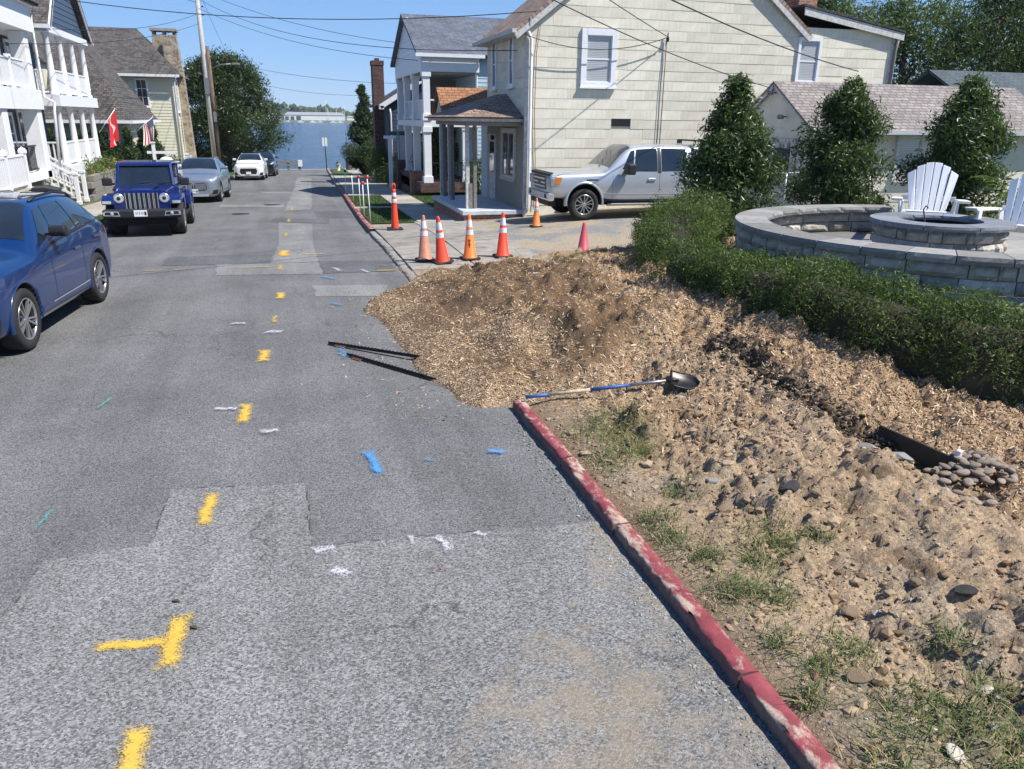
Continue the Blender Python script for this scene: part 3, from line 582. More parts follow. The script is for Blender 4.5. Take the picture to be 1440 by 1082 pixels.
tag(link('driveway', grid_mesh('driveway', np.linspace(2.24, 14.5, 90), np.linspace(14.2, 22.6, 62), lambda x, y: hbase(x, y) - .012 + .012 * fbm(x, y, 1.2, 3)), M_DRIVE), kind='structure')
dz_ = lambda x, y: hb(x, y) + .012
slabs('driveway_apron', 2.225, 3.5, [14.75, 16.2, 17.7, 19.1, 20.6, 21.9], dz_, M_CONC2, .015, .1, False)
slabs('driveway_walk', 3.53, 5.0, [15.0, 16.35, 17.8, 19.2, 20.6, 22.0, 22.95], dz_, M_CONC2, .015, .1, False)
# verge lawns down the street
def strip(name, x0, x1, y0, y1, dz, mat):
    n = max(2, int((y1 - y0) / 1.5)); V = []; F = []
    for i in range(n + 1):
        y = y0 + (y1 - y0) * i / n; o = float(roff(y)); z = float(roadz(y)) + dz; V += [(x0 + o, y, z), (x1 + o, y, z)]
        if i: F.append((2 * i - 2, 2 * i - 1, 2 * i + 1, 2 * i))
    return tag(link(name, np_mesh(name, V, F), mat), kind='structure')
strip('lawn', 2.24, 3.6, 22.9, 28.6, .118, M_LAWN); strip('lawn', 2.24, 3.6, 28.9, 36, .118, M_LAWN); strip('lawn', 2.4, 3.9, 60, 77, .118, M_LAWN); strip('lawn', 5.0, 6.4, 28.2, 36.5, .12, M_LAWN); strip('lawn', 4.98, 5.4, 22.9, 27.4, .12, M_LAWN)
strip('verge_walk', 2.24, 3.64, 36.3, 59.8, .12, M_CONC); strip('lawn', -6.05, -4.93, 18, 76, .118, M_LAWN)
rgg = np.random.default_rng(4); lx = []; 
for x0, x1, y0, y1, n in ((2.26, 3.58, 22.9, 36, 9000), (5.0, 6.4, 28.2, 36.5, 5000), (4.98, 5.4, 22.9, 27.4, 1600), (-6.05, -4.95, 18, 40, 7000)):
    x = rgg.uniform(x0, x1, n); y = rgg.uniform(y0, y1, n); lx.append(np.stack([x + roff(y), y, roadz(y) + .115], 1))
lx = np.concatenate(lx); V, F = blades(lx[:, 0], lx[:, 1], lx[:, 2], rgg, .03, .075, .006, .7)
tag(link('lawn_grass', np_mesh('lawn_grass', V, F), isl_mat('lawn_blade', [(0, (.03, .065, .012)), (.7, (.06, .11, .025)), (1, (.15, .16, .06))], .7)), 'short green grass of the verge lawns beside the pavements', None, kind='stuff')
# ---------------------------------------------------------------- foliage
def leafmat(name, stops, trans=.25, rough=.45, tint=(.35, .55, .08)):
    m, nt, b = newmat(name); c = nt.ramp(nt.island(), stops)
    c = nt.mix(1., c, nt.ramp(nt.noise(1.6, 3, .6), [(.3, .72), (.7, 1.25)]), 'MULTIPLY')
    setb(nt, b, c, rough, spec=.35); t = nt.new('BsdfTranslucent'); nt.l.new(nt.mix(.6, c, tint, 'MIX'), t.inputs[0]) if False else nt.l.new(nt.mix(.35, c, tint), t.inputs[0])
    mx = nt.new('MixShader'); mx.inputs[0].default_value = trans; nt.l.new(b.outputs[0], mx.inputs[1]); nt.l.new(t.outputs[0], mx.inputs[2]); nt.l.new(mx.outputs[0], nt.n['Material Output'].inputs[0]); return m
L_HOLLY = leafmat('holly_leaf', [(0, (.017, .034, .009)), (.5, (.040, .072, .02)), (.85, (.08, .125, .034)), (1, (.16, .19, .06))], .18, .38)
L_BOX = leafmat('boxwood_leaf', [(0, (.018, .036, .007)), (.5, (.05, .088, .015)), (.88, (.11, .155, .03)), (1, (.22, .25, .06))], .25, .5)
L_MYRT = leafmat('crepe_myrtle_leaf', [(0, (.012, .024, .008)), (.5, (.025, .047, .014)), (.9, (.05, .08, .022)), (1, (.085, .115, .035))], .2)
L_OAK = leafmat('woodland_leaf', [(0, (.022, .042, .010)), (.5, (.052, .086, .02)), (.9, (.105, .145, .038)), (1, (.18, .20, .06))], .28, .6)
L_PALE = leafmat('pale_shrub_leaf', [(0, (.05, .075, .02)), (.5, (.11, .15, .045)), (1, (.22, .25, .09))], .3)
L_CON = leafmat('conifer_leaf', [(0, (.010, .022, .006)), (.5, (.02, .045, .011)), (1, (.045, .085, .02))], .1, .6)
L_FLOW = leafmat('blossom', [(0, (.55, .45, .35)), (.5, (.75, .68, .6)), (1, (.8, .78, .72))], .2)
L_YELF = leafmat('yellow_blossom', [(0, (.45, .25, .02)), (1, (.75, .5, .06))], .2)
M_BARK = plain('bark', (.10, .085, .065), .9, var=.35, sc=9, bump=.8, bsc=35)
def leaves(P, size, rng, N=None, flat=.0, aspect=.55):
    """diamond leaves with a fold at points P, loosely facing N"""
    n = len(P); D = rng.normal(size=(n, 3)); D /= np.linalg.norm(D, axis=1)[:, None]
    Nn = rng.normal(size=(n, 3)) * (1 - flat) + (0 if N is None else N * 1.1) + np.array([0, 0, .5]); Nn -= (Nn * D).sum(1)[:, None] * D; Nn /= np.linalg.norm(Nn, axis=1)[:, None] + 1e-9
    B = np.cross(Nn, D); s = (size * rng.uniform(.45, 1.45, n))[:, None]; w = s * aspect
    V = np.stack([P - D * s, P + B * w * .5 - D * s * .1 + Nn * s * .12, P + D * s, P - B * w * .5 - D * s * .1 + Nn * s * .12], 1).reshape(-1, 3)
    return V, np.arange(4 * n).reshape(n, 4)
def clump_points(centres, radii, per, rng, shell=.55):
    P = []; N = []
    for c, r, k in zip(centres, radii, per):
        d = rng.normal(size=(k, 3)); d /= np.linalg.norm(d, axis=1)[:, None]; rr = r * (shell + (1 - shell) * rng.random((k, 1)) ** .5) * (1 + .25 * rng.normal(size=(k, 1)))
        P.append(np.asarray(c)[None] + d * rr * np.array([1, 1, .85])); N.append(d)
    return np.concatenate(P), np.concatenate(N)
def limbs(trunk_pts, r0, tips, rng, nl):
    mb = MB(); n = len(trunk_pts); mb.tube(trunk_pts, [r0 * (1 - .6 * i / (n - 1)) for i in range(n)], 9)
    for t in tips[:nl]:
        b = Vector(trunk_pts[rng.integers(max(1, n // 3), n)]); t = Vector(t); m = b.lerp(t, .5) + Vector(rng.normal(size=3) * .08 * (t - b).length) + Vector((0, 0, .1 * (t - b).length)); mb.tube([b, m, t], [r0 * .4, r0 * .25, r0 * .08], 6, False)
    return mb
def tree(name, base, H, shape, n_clump, clump_r, n_leaf, leaf, mat, seed, label, cat='tree', group=None, trunk_r=.12, bare=.15, nl=18, shell=.5, blossom=0, open_=0., aspect=.55):
    """shape(t, phi) -> crown radius at height fraction t"""
    rng = np.random.default_rng(seed); root = empty(name, base, 0, label, cat, group)
    C = []; Rr = []
    for i in range(n_clump):
        t = rng.random() ** .9; phi = rng.uniform(0, 6.283); rad = shape(t, phi); k = rng.random() ** .45 * rng.uniform(.85, 1.12)
        C.append((rad * k * math.cos(phi), rad * k * math.sin(phi), H * (bare + (1 - bare) * t))); Rr.append(clump_r * rng.uniform(.6, 1.35) * (.55 + .45 * min(1, rad / (clump_r * 2.2 + 1e-6))))
    w = np.array(Rr) ** 2; per = np.maximum(6, (n_leaf * w / w.sum()).astype(int)); P, N = clump_points(C, Rr, per, rng, shell)
    V, F = leaves(P, leaf, rng, N, .35, aspect); link('crown', np_mesh(name + '_crown', V, F), mat, root)
    tp = [Vector((rng.normal() * .03 * H * i / 5, rng.normal() * .03 * H * i / 5, H * .82 * i / 5 - .15 * (i == 0))) for i in range(6)]
    limbs(tp, trunk_r, [C[i] for i in rng.permutation(len(C))], rng, nl).build('trunk', M_BARK, root)
    if blossom:
        i = rng.integers(0, len(P), blossom); V, F = leaves(P[i] + N[i] * leaf, leaf * .8, rng, N[i], .3, .9); link('blossom', np_mesh('blossom', V, F), L_FLOW, root)
    return root
# three clipped hollies behind the fire pit
def holly(seed):
    def sh(t, phi): return (1.02 * (1 - max(0, (t - .36) / .64) ** 1.75) * (.86 + .14 * min(1, t / .2)) * (1 + .16 * math.sin(3 * phi + 7 * t + seed) + .10 * math.sin(2 * phi - 11 * t + 2 * seed)) + .05)
    return sh
HG = 'hollies behind the seat wall'
tree('holly_tree', (8.26, 13.6, .55), 2.95, lambda t, p: holly(1)(t, p) * .70, 115, .31, 34000, .052, L_HOLLY, 21, 'dark conical holly standing between the silver pickup and the stone wall', group=HG, trunk_r=.07, bare=.03, nl=24)
tree('holly_tree', (11.32, 14.3, .62), 2.95, lambda t, p: holly(2)(t, p) * .78, 115, .31, 34000, .052, L_HOLLY, 22, 'dark loose holly in front of the shed door and gable corner', group=HG, trunk_r=.07, bare=.03, nl=24)
tree('holly_tree', (13.62, 13.55, .7), 2.95, lambda t, p: holly(4)(t, p) * .76, 115, .30, 34000, .052, L_HOLLY, 23, 'dark holly in front of the shed roof end behind the two white chairs', group=HG, trunk_r=.07, bare=.03, nl=24)
# boxwood: surface-following leaf shell over a curved body
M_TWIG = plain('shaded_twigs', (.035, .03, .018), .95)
def hedge(name, path, width, height, n, leaf, seed, label, cat, ends=True):
    """path: (x, y, zbase, ztop) points"""
    rng = np.random.default_rng(seed); path = np.array(path, float); seg = np.linalg.norm(np.diff(path[:, :2], axis=0), axis=1); cum = np.concatenate([[0], np.cumsum(seg)]); L = cum[-1]
    def at(s): return np.stack([np.interp(s, cum, path[:, k]) for k in range(4)], -1)
    s = rng.uniform(-.25 * width, L + .25 * width, n); th = rng.uniform(-.25, math.pi + .25, n); sc = np.clip(s, 0, L); p = at(sc); q = at(np.clip(sc + .05, 0, L)) - at(np.clip(sc - .05, 0, L)); d = q[:, :2] / np.linalg.norm(q[:, :2], axis=1)[:, None]; nrm = np.stack([-d[:, 1], d[:, 0]], 1)
    over = np.maximum(np.maximum(-s, s - L), 0); endk = np.sqrt(np.clip(1 - (over / (.5 * width)) ** 2, 0, 1))
    ct, st = np.cos(th), np.sin(th); ct = np.sign(ct) * np.abs(ct) ** .6; st = np.sign(st) * np.abs(st) ** .55
    bump = 1 + .13 * np.sin(s * 8. + seed) * (.6 + .4 * np.sin(s * 2.9)) + .34 * fbm(s * 1.2 + seed, th * 1.3, 2.6, 4, .6)
    lay = 1 - .30 * rng.random(n) ** 2
    hw = width * .5 * bump * lay * endk; hh = (p[:, 3] - p[:, 2]) * (bump * .5 + .5) * lay
    off = nrm * (ct * hw)[:, None]; along = d * (np.where(s < 0, -over, np.where(s > L, over, 0)))[:, None]
    P = np.column_stack([p[:, :2] + off + along, p[:, 2] + np.maximum(st, 0) * hh + np.where(st < 0, st * .06, 0)]); N = np.column_stack([nrm * ct[:, None], st])
    P = P + rng.normal(size=P.shape) * .022
    spr = rng.random(n) < .09; P[spr] += N[spr] * rng.uniform(.02, .10, (spr.sum(), 1)) + np.array([0, 0, .02])
    keep = (fbm(s * 1.0 + seed * 3, th * 1.1, 3.2, 3) > -.30 + .25 * rng.random(n)) | (lay > .98); P, N = P[keep], N[keep]
    root = empty(name, (0, 0, 0), 0, label, cat); V, F = leaves(P, leaf, rng, N, .3); link('foliage', np_mesh(name, V, F), L_BOX, root)
    # twiggy dark heart
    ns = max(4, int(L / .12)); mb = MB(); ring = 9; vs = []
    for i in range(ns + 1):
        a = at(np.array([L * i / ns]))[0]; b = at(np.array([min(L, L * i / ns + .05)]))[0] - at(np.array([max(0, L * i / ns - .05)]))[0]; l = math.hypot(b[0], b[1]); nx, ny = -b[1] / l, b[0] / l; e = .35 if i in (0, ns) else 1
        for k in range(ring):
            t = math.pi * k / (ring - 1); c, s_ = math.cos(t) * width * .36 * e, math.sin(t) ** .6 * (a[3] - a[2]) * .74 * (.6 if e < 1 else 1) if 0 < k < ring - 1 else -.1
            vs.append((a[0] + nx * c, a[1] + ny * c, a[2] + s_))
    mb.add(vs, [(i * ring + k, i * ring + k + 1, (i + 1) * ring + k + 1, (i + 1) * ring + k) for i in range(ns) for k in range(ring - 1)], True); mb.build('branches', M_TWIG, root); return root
hedge('boxwood_hedge', [(5.25, 9.7, .66, 1.24), (5.3, 8.7, .68, 1.24), (5.42, 7.8, .68, 1.30), (5.7, 7.05, .58, 1.33), (6.1, 6.4, .38, 1.24), (6.6, 5.95, .22, 1.15), (7.2, 5.6, .14, 1.10), (8.0, 5.25, .12, 1.1), (9.0, 5.0, .15, 1.1)], .90, .7, 90000, .022, 31, 'low dark green boxwood hedge curving along the stone seat wall', 'hedge')
hedge('boxwood_bush', [(5.75, 10.7, .6, 1.30), (6.1, 11.6, .55, 1.50), (6.5, 12.2, .55, 1.55), (6.95, 12.5, .6, 1.55)], 1.3, .85, 42000, .022, 33, 'rounded taller boxwood bush at the driveway end of the hedge', 'bush')
# ---------------------------------------------------------------- fire pit, seat wall, chairs
def blockmat(name, lo, hi):
    m, nt, b = newmat(name); c = nt.ramp(nt.noise(9, 6, .7), [(.3, lo), (.7, hi)]); c = nt.mix(1., c, nt.ramp(nt.rnd(), [(0, .68), (.5, .95), (1, 1.2)]), 'MULTIPLY'); c = nt.mix(.7, c, nt.ramp(nt.noise(110, 3, .7), [(.3, .65), (.7, 1.3)]), 'MULTIPLY')
    setb(nt, b, c, .92, normal=nt.bump(nt.noise(45, 6, .7), .7, .012)); return m
M_BLOCK = blockmat('split_wall_block', (.27, .245, .21), (.50, .46, .40)); M_CAP = blockmat('wall_cap_stone', (.19, .182, .17), (.31, .30, .28)); M_SLATE = blockmat('bluestone_cap', (.16, .175, .195), (.22, .235, .26)); M_PAVE = concrete('patio_paving', (.27, .26, .24), .2, False)
WC, WR = (8.57, 8.50), 2.74
def arc_block(cx, cy, r0, r1, a0, a1, z0, z1, rng, rough=.008, n=5, nz=3, fine=True):
    """curved block; faces chipped at random"""
    V = []; F = []; m = n + 1; k = nz + 1
    def P(r, a, z): return (cx + r * math.cos(a), cy + r * math.sin(a), z)
    da = (a1 - a0); g = .006 / r1; a0 += g; a1 -= g; z0 += .005; z1 -= .005
    for side, r in ((0, r1), (1, r0)):
        for j in range(k):
            for i in range(m):
                edge = i in (0, n) or j in (0, nz); jj = 0 if edge else rng.uniform(.2, 1.) * rough * (1 if side == 0 else -1)
                V.append(P(r - (rough * (.9 if edge else 0) * (1 if side == 0 else -1)) + jj, a0 + (a1 - a0) * i / n, z0 + (z1 - z0) * j / nz))
    o = m * k
    for j in range(nz):
        for i in range(n):
            a = j * m + i; F += [(a, a + 1, a + m + 1, a + m), (o + a, o + a + m, o + a + m + 1, o + a + 1)]
    t, b = nz * m, 0
    for i in range(n): F += [(t + i, t + i + 1, o + t + i + 1, o + t + i), (b + i, o + b + i, o + b + i + 1, b + i + 1)]
    for j in range(nz): F += [(j * m, j * m + m, o + j * m + m, o + j * m), (j * m + n, o + j * m + n, o + j * m + m + n, j * m + m + n)]
    mb = MB(); mb.add(V, F); return mb
def ring_wall(root, cx, cy, r0, r1, z0, courses, ch, a_start, a_end, rng, lens=(.42, .28, .42, .18, .30, .12), name='wall_block'):
    for c in range(courses):
        a = a_start + rng.uniform(0, .05); k = rng.integers(0, 6)
        while a < a_end - .01:
            L = lens[k % len(lens)] * rng.uniform(.9, 1.1); k += 1 + rng.integers(0, 2); b = min(a_end, a + L / r1)
            if a_end - b < .04: b = a_end
            dr = rng.uniform(-.012, .01); arc_block(cx, cy, r0 + dr, r1 + dr, a, b, z0 + c * ch, z0 + (c + 1) * ch, rng, .028).build(name, M_BLOCK, root); a = b
sw = empty('seat_wall', (WC[0], WC[1], .4), 0, 'curved grey split block seat wall with flat cap stones round the fire pit', 'stone wall')
rw = np.random.default_rng(5); A0, A1 = R(66), R(302)
def at_root(f):
    return f
swc = (0, 0)
ring_wall(sw, 0, 0, WR - .30, WR, -.24, 8, .1575, A0, A1, rw, (.62, .40, .60, .26, .44, .17))
mb = MB(); mb.lathe([(WR - .27, -.24), (WR - .05, -.24), (WR - .05, 1.0), (WR - .27, 1.0)], 60, Matrix.Rotation(A0 + .01, 4, 'Z'), arc=A1 - A0 - .02); mb.build('light_stop_core', M_CAP, sw)  # added inside the blocks to stop light leaking through the joints
a = A0
while a < A1 - .01:
    b = min(A1, a + .19 * rw.uniform(.9, 1.1)); b = A1 if A1 - b < .05 else b; arc_block(0, 0, WR - .40, WR + .055, a, b, 1.02 + .0005, 1.115, rw, .008, 6, 2).build('cap_stone', M_CAP, sw); a = b
fp = empty('fire_pit', (8.36, 8.45, 1.1), 0, 'round grey block fire pit with broad bluestone cap ring', 'fire pit')
ring_wall(fp, 0, 0, .58, .80, -.02, 3, .1533, 0, 2 * math.pi, rw)
mb = MB(); mb.lathe([(.61, -.02), (.76, -.02), (.76, .43), (.61, .43)], 40); mb.build('light_stop_core', M_CAP, fp)  # added filler ring, keeps light from showing between the pit blocks
a = 0
while a < 6.28:
    b = min(2 * math.pi, a + .75 + rw.uniform(-.05, .05)); b = 2 * math.pi if 2 * math.pi - b < .2 else b; arc_block(0, 0, .50, .87, a, b, .4405, .512, rw, .006, 10, 2).build('cap_stone', M_SLATE, fp); a = b
mb = MB(); mb.lathe([(.57, .0), (.57, .455), (.55, .455), (.55, .0)], 40); mb.build('steel_liner', plain('sooty_steel', (.05, .05, .052), .55, .6), fp)
mb = MB(); mb.lathe([(0, .06), (.4, .07), (.56, .03)], 24); mb.build('ash_bed', plain('ash', (.12, .115, .11), .95, bump=.7, bsc=20), fp)
ft = MB(); ft.tube([(-.10, .30, .20), (-.11, .33, .50), (-.13, .36, .62), (-.10, .36, .67), (-.07, .34, .64)], .010, 6); o = ft.build('fire_poker', plain('rusty_iron', (.13, .085, .06), .8, .3), None, loc=(8.24 + .1, 8.41 - .15, 1.1)); tag(o, 'thin rusty iron poker standing up out of the fire pit', 'poker')
mb = MB(); mb.lathe([(0, 0), (2.75, 0), (2.75, -.3)], 64); tag(mb.build('patio', M_PAVE, loc=(WC[0], WC[1], 1.10)), kind='structure')
mb = MB(); mb.box(WC[0] - .4, WC[0] + 4.2, WC[1] - 2.55, WC[1] + 3.2, .6, 1.096); tag(mb.build('patio_terrace', M_PAVE), kind='structure')
M_WHITE = plain('white_painted_wood', (.78, .78, .78), .5, var=.03, sc=9); M_CHAIR = plain('white_chair_plastic', (.80, .80, .81), .42, var=.02)
def adirondack(loc, rz, label, s=1.0):
    r = empty('adirondack_chair', loc, rz, label, 'chair', 'white slatted chairs round the fire pit'); r.scale = (s, s, s)
    for k in range(6):                        # fan back: tapered slats
        t = (k - 2.5) / 2.5; top = 1.02 - .13 * t * t; y0, y1 = t * .185, t * .27; w0, w1 = .032, .049
        bz, bx = .30, -.12; tx = bx - (top - bz) * .42; mb = MB()
        q = [(bx, y0 - w0, bz), (bx, y0 + w0, bz), (tx, y1 + w1, top - .03 * t), (tx, y1 - w1, top + .03 * t)]; mb.add([Vector(v) for v in q] + [Vector(v) + Vector((-.022, 0, -.008)) for v in q], [(0, 1, 2, 3), (7, 6, 5, 4), (0, 4, 5, 1), (1, 5, 6, 2), (2, 6, 7, 3), (3, 7, 4, 0)]); mb.build('back_slat', M_CHAIR, r, bevel=.005)
    for k in range(5):
        x = -.08 + k * .112; mb = MB(); mb.box(x, x + .10, -.27, .27, .29 + .028 * k, .312 + .028 * k); mb.build('seat_slat', M_CHAIR, r, bevel=.004)
    for s_ in (-1, 1):
        mb = MB(); mb.prism([(-.46, .50), (.48, .545), (.52, .57), (.52, .585), (.44, .58), (-.46, .525)], s_ * .40 - .07, s_ * .40 + .07, 'y'); mb.build('armrest', M_CHAIR, r, bevel=.006)
        mb = MB(); mb.box(.36, .46, s_ * .33 - .014, s_ * .33 + .014, 0, .55); mb.build('leg', M_CHAIR, r, bevel=.004)
        mb = MB(); mb.prism([(-.72, 0), (-.60, 0), (.44, .30), (.44, .41), (.36, .42), (-.12, .28)], s_ * .29 - .013, s_ * .29 + .013, 'y'); mb.build('side_rail', M_CHAIR, r, bevel=.004)
        mb = MB(); mb.beam((-.36, s_ * .30, 0.1), (-.42, s_ * .36, .52), .05, .03); mb.build('arm_support', M_CHAIR, r)
    mb = MB(); mb.box(-.39, -.36, -.34, .34, .50, .56); mb.build('back_rail', M_CHAIR, r); mb = MB(); mb.box(-.30, -.27, -.30, .30, .27, .33); mb.build('lower_rail', M_CHAIR, r)
    return r
adirondack((9.55, 9.95, 1.10), R(228), 'white slatted fan back chair behind the fire pit facing the street', 1.12)
adirondack((9.55, 8.30, 1.10), R(205), 'white slatted fan back chair at the open end of the seat wall', 1.12)

# ---------------------------------------------------------------- pebbles, edging, loose stones, tools
rp = np.random.default_rng(9)
M_PEB = blockmat('river_pebble', (.24, .185, .14), (.42, .335, .26)); MATS['river_pebble'].node_tree.nodes['Principled BSDF'].inputs['Roughness'].default_value = .75
def pebble_mesh(seed):
    bm = bmesh.new(); bmesh.ops.create_icosphere(bm, subdivisions=2, radius=1); r = np.random.default_rng(seed); d = r.normal(size=(4, 3))
    for v in bm.verts: v.co *= 1 + .10 * sum(math.sin(2 * v.co.dot(Vector(k))) for k in d) / 2
    me = bpy.data.meshes.new('river_stone'); bm.to_mesh(me); bm.free(); me.polygons.foreach_set('use_smooth', [True] * len(me.polygons)); me.materials.append(M_PEB); return me
PEB = [pebble_mesh(i) for i in range(6)]
hl = lambda x, y: float(hland(np.array([x]), np.array([y]))[0])
PLACED = []
def put_pebble(x, y, z, s):
    o = link('river_stone', PEB[rp.integers(6)], None, None, (x, y, z)); o.scale = (s * rp.uniform(.95, 1.35), s * rp.uniform(.7, .95), s * rp.uniform(.42, .6)); o.rotation_euler = (rp.normal() * .25, rp.normal() * .25, rp.uniform(0, 3.14))
    tag(o, 'smooth brown grey river stone in the pile below the hedge', 'stone', 'river stones piled below the hedge')
_heapc = (5.10, 4.36)
for lay, n, sx, sy, dz in ((0, 34, .36, .25, .012), (1, 24, .30, .19, .055), (2, 9, .2, .12, .095)):
    k = 0; tries = 0
    while k < n and tries < 4000:
        tries += 1; u, v = rp.uniform(-1, 1, 2)
        if u * u + v * v > 1: continue
        x, y = _heapc[0] + u * sx + v * .06, _heapc[1] + v * sy + u * -.04
        if any(math.hypot(x - a, y - b) < .066 and l == lay for a, b, l in PLACED): continue
        PLACED.append((x, y, lay)); put_pebble(x, y, float(hland(np.array([x]), np.array([y]), False)[0]) + dz, rp.uniform(.037, .05)); k += 1
for x, y in ((4.84, 4.08), (4.78, 4.0), (4.9, 3.98), (4.72, 4.12), (4.95, 4.05), (4.66, 4.2)): put_pebble(x, y, hl(x, y) + .02, .042)
mb = MB(); mb.prism([(-.03, -.05), (.03, -.05), (.034, .05), (.02, .06), (-.03, .055)], -.02, .02, 'y'); o = mb.build('white_marker_stub', plain('grubby_white_plastic', (.6, .58, .54), .6, var=.25, sc=40), None, bevel=.004, loc=(4.98, 4.42, .30), rot=(.1, .1, .4)); tag(o, 'short grubby white stub standing among the river stones', 'stub')
mb = MB(); mb.box(0, .78, -.012, .012, -.14, .03); o = mb.build('garden_edging', plain('dark_wet_timber', (.035, .026, .018), .8, var=.3, bump=.4), None, bevel=.004); o.matrix_world = frame((4.86, 5.15, 0), (4.93, 4.5, 0)) @ Matrix.Translation((0, 0, .27)); tag(o, 'dark timber edging board exposed along the trench', 'edging')
def rock(x, y, s, col, label, seed, flat=.6):
    bm = bmesh.new(); bmesh.ops.create_icosphere(bm, subdivisions=2, radius=1); r = np.random.default_rng(seed)
    for k in range(9):
        n = Vector(r.normal(size=3)).normalized(); bmesh.ops.bisect_plane(bm, geom=bm.verts[:] + bm.edges[:] + bm.faces[:], plane_co=n * r.uniform(.55, .85), plane_no=n, clear_outer=True); bmesh.ops.holes_fill(bm, edges=[e for e in bm.edges if e.is_boundary])
    me = bpy.data.meshes.new('rock'); bm.to_mesh(me); bm.free(); me.materials.append(col); o = link('rock', me, None, None, (x, y, hl(x, y) + s * .25)); o.scale = (s * 1.2, s * .85, s * flat); o.rotation_euler = (r.normal() * .2, r.normal() * .2, r.uniform(0, 3)); return tag(o, label, 'rock')
K_DARK = plain('dark_slag', (.06, .058, .055), .85, bump=1., bsc=40, var=.4, sc=20); K_WHITE = plain('pale_stone', (.50, .44, .36), .8, bump=.4, var=.2, sc=20); K_GREY = plain('grey_stone', (.24, .235, .22), .85, bump=.4, var=.3, sc=20); K_TAN = plain('clay_lump', (.35, .25, .16), .95, bump=1., var=.25, sc=18)
for a in [(3.32, 4.26, .075, K_DARK, 'fist sized dark grey lump of stone on the tan soil', 1), (2.96, 4.72, .05, K_GREY, 'grey angular stone at the grassy side of the bank', 2), (3.25, 2.44, .06, K_WHITE, 'flat pale buff stone beside the straw grass', 3, .35), (2.72, 2.08, .055, K_WHITE, 'broad whitish stone half sunk in the soil near the kerb', 4, .3), (3.05, 2.2, .03, K_GREY, 'small blue grey stone next to the straw grass', 5),
          (4.62, 4.62, .09, K_GREY, 'large pale grey broken stone beside the timber edging', 6), (4.72, 4.82, .06, K_WHITE, 'whitish broken concrete lump at the end of the timber edging', 7), (4.45, 4.8, .07, K_GREY, 'rough grey concrete chunk in the trench mouth', 8), (3.0, 3.15, .06, K_TAN, 'rounded orange clay lump beside the grass tufts', 9), (3.5, 3.2, .05, K_TAN, 'orange clay lump on the open soil', 10), (2.62, 2.62, .06, K_TAN, 'big crumbling clay lump next to the kerb', 11), (2.85, 4.32, .07, K_TAN, 'wide flat lump of clay above the kerb grass', 12), (2.12, 4.46, .035, K_GREY, 'chip of grey concrete lying on the kerb joint', 13), (3.42, 10.7, .06, K_WHITE, 'crumpled pale lump on top of the chip heap', 14), (3.72, 3.05, .06, K_DARK, 'dark gravelly lump in the open soil', 15)]: rock(*a)
# shovel
sv = empty('shovel', (2.17, 7.02, .135), 0, 'long blue handled shovel with black round blade lying across the kerb', 'shovel')
_a, _b = Vector((0, 0, 0)), Vector((1.40, -.40, .20)); _d = (_b - _a)
M_SBLUE = plain('worn_blue_paint', (.035, .10, .30), .5, var=.35, sc=25); M_ASH = plain('weathered_ash_wood', (.45, .38, .28), .7, var=.25, sc=30); M_STEEL = plain('dull_steel', (.30, .30, .31), .45, .7); M_BLADE = plain('black_shovel_steel', (.035, .032, .03), .38, .6, var=.4, sc=14)
def seg(t0, t1, r, mat, nm): mb = MB(); mb.tube([_a + _d * t0, _a + _d * (t0 + t1) / 2, _a + _d * t1], r, 10); return mb.build(nm, mat, sv)
seg(0, .16, .019, M_SBLUE, 'grip'); seg(.155, .46, .0175, M_ASH, 'handle'); seg(.45, .72, .0185, M_SBLUE, 'handle_sleeve'); seg(.71, 1.0, .0165, M_STEEL, 'socket')
def blade():
    mb = MB(); V = []; nu, nv = 9, 9
    for i in range(nu + 1):
        u = i / nu; w = .115 * (1 - max(0, (u - .45) / .55) ** 2.2) ** .5 if u > .45 else .115
        for j in range(nv + 1): v = -1 + 2 * j / nv; V.append((u * .30, v * w, .035 * v * v - .02 * math.sin(u * 3.0)))
    mb.add(V, [(i * (nv + 1) + j, i * (nv + 1) + j + 1, (i + 1) * (nv + 1) + j + 1, (i + 1) * (nv + 1) + j) for i in range(nu) for j in range(nv)], True); return mb
bl = blade().build('blade', M_BLADE, sv); md = bl.modifiers.new('t', 'SOLIDIFY'); md.thickness = .004
_dx = _d.normalized(); bl.matrix_world = Matrix.Identity(4)
_M = frame((0, 0, 0), (_d.x, _d.y, 0)); bl.matrix_local = Matrix.Translation(_a + _d * 1.0 + Vector((.0, 0, .005))) @ _M @ Matrix.Rotation(R(8), 4, 'Y') @ Matrix.Rotation(R(24), 4, 'X')
mb = MB(); mb.tube([_a + _d * .97, _a + _d * 1.02, _a + _d * 1.06 + Vector((0, 0, -.01))], [.0185, .022, .008], 8); mb.build('frog', M_BLADE, sv)
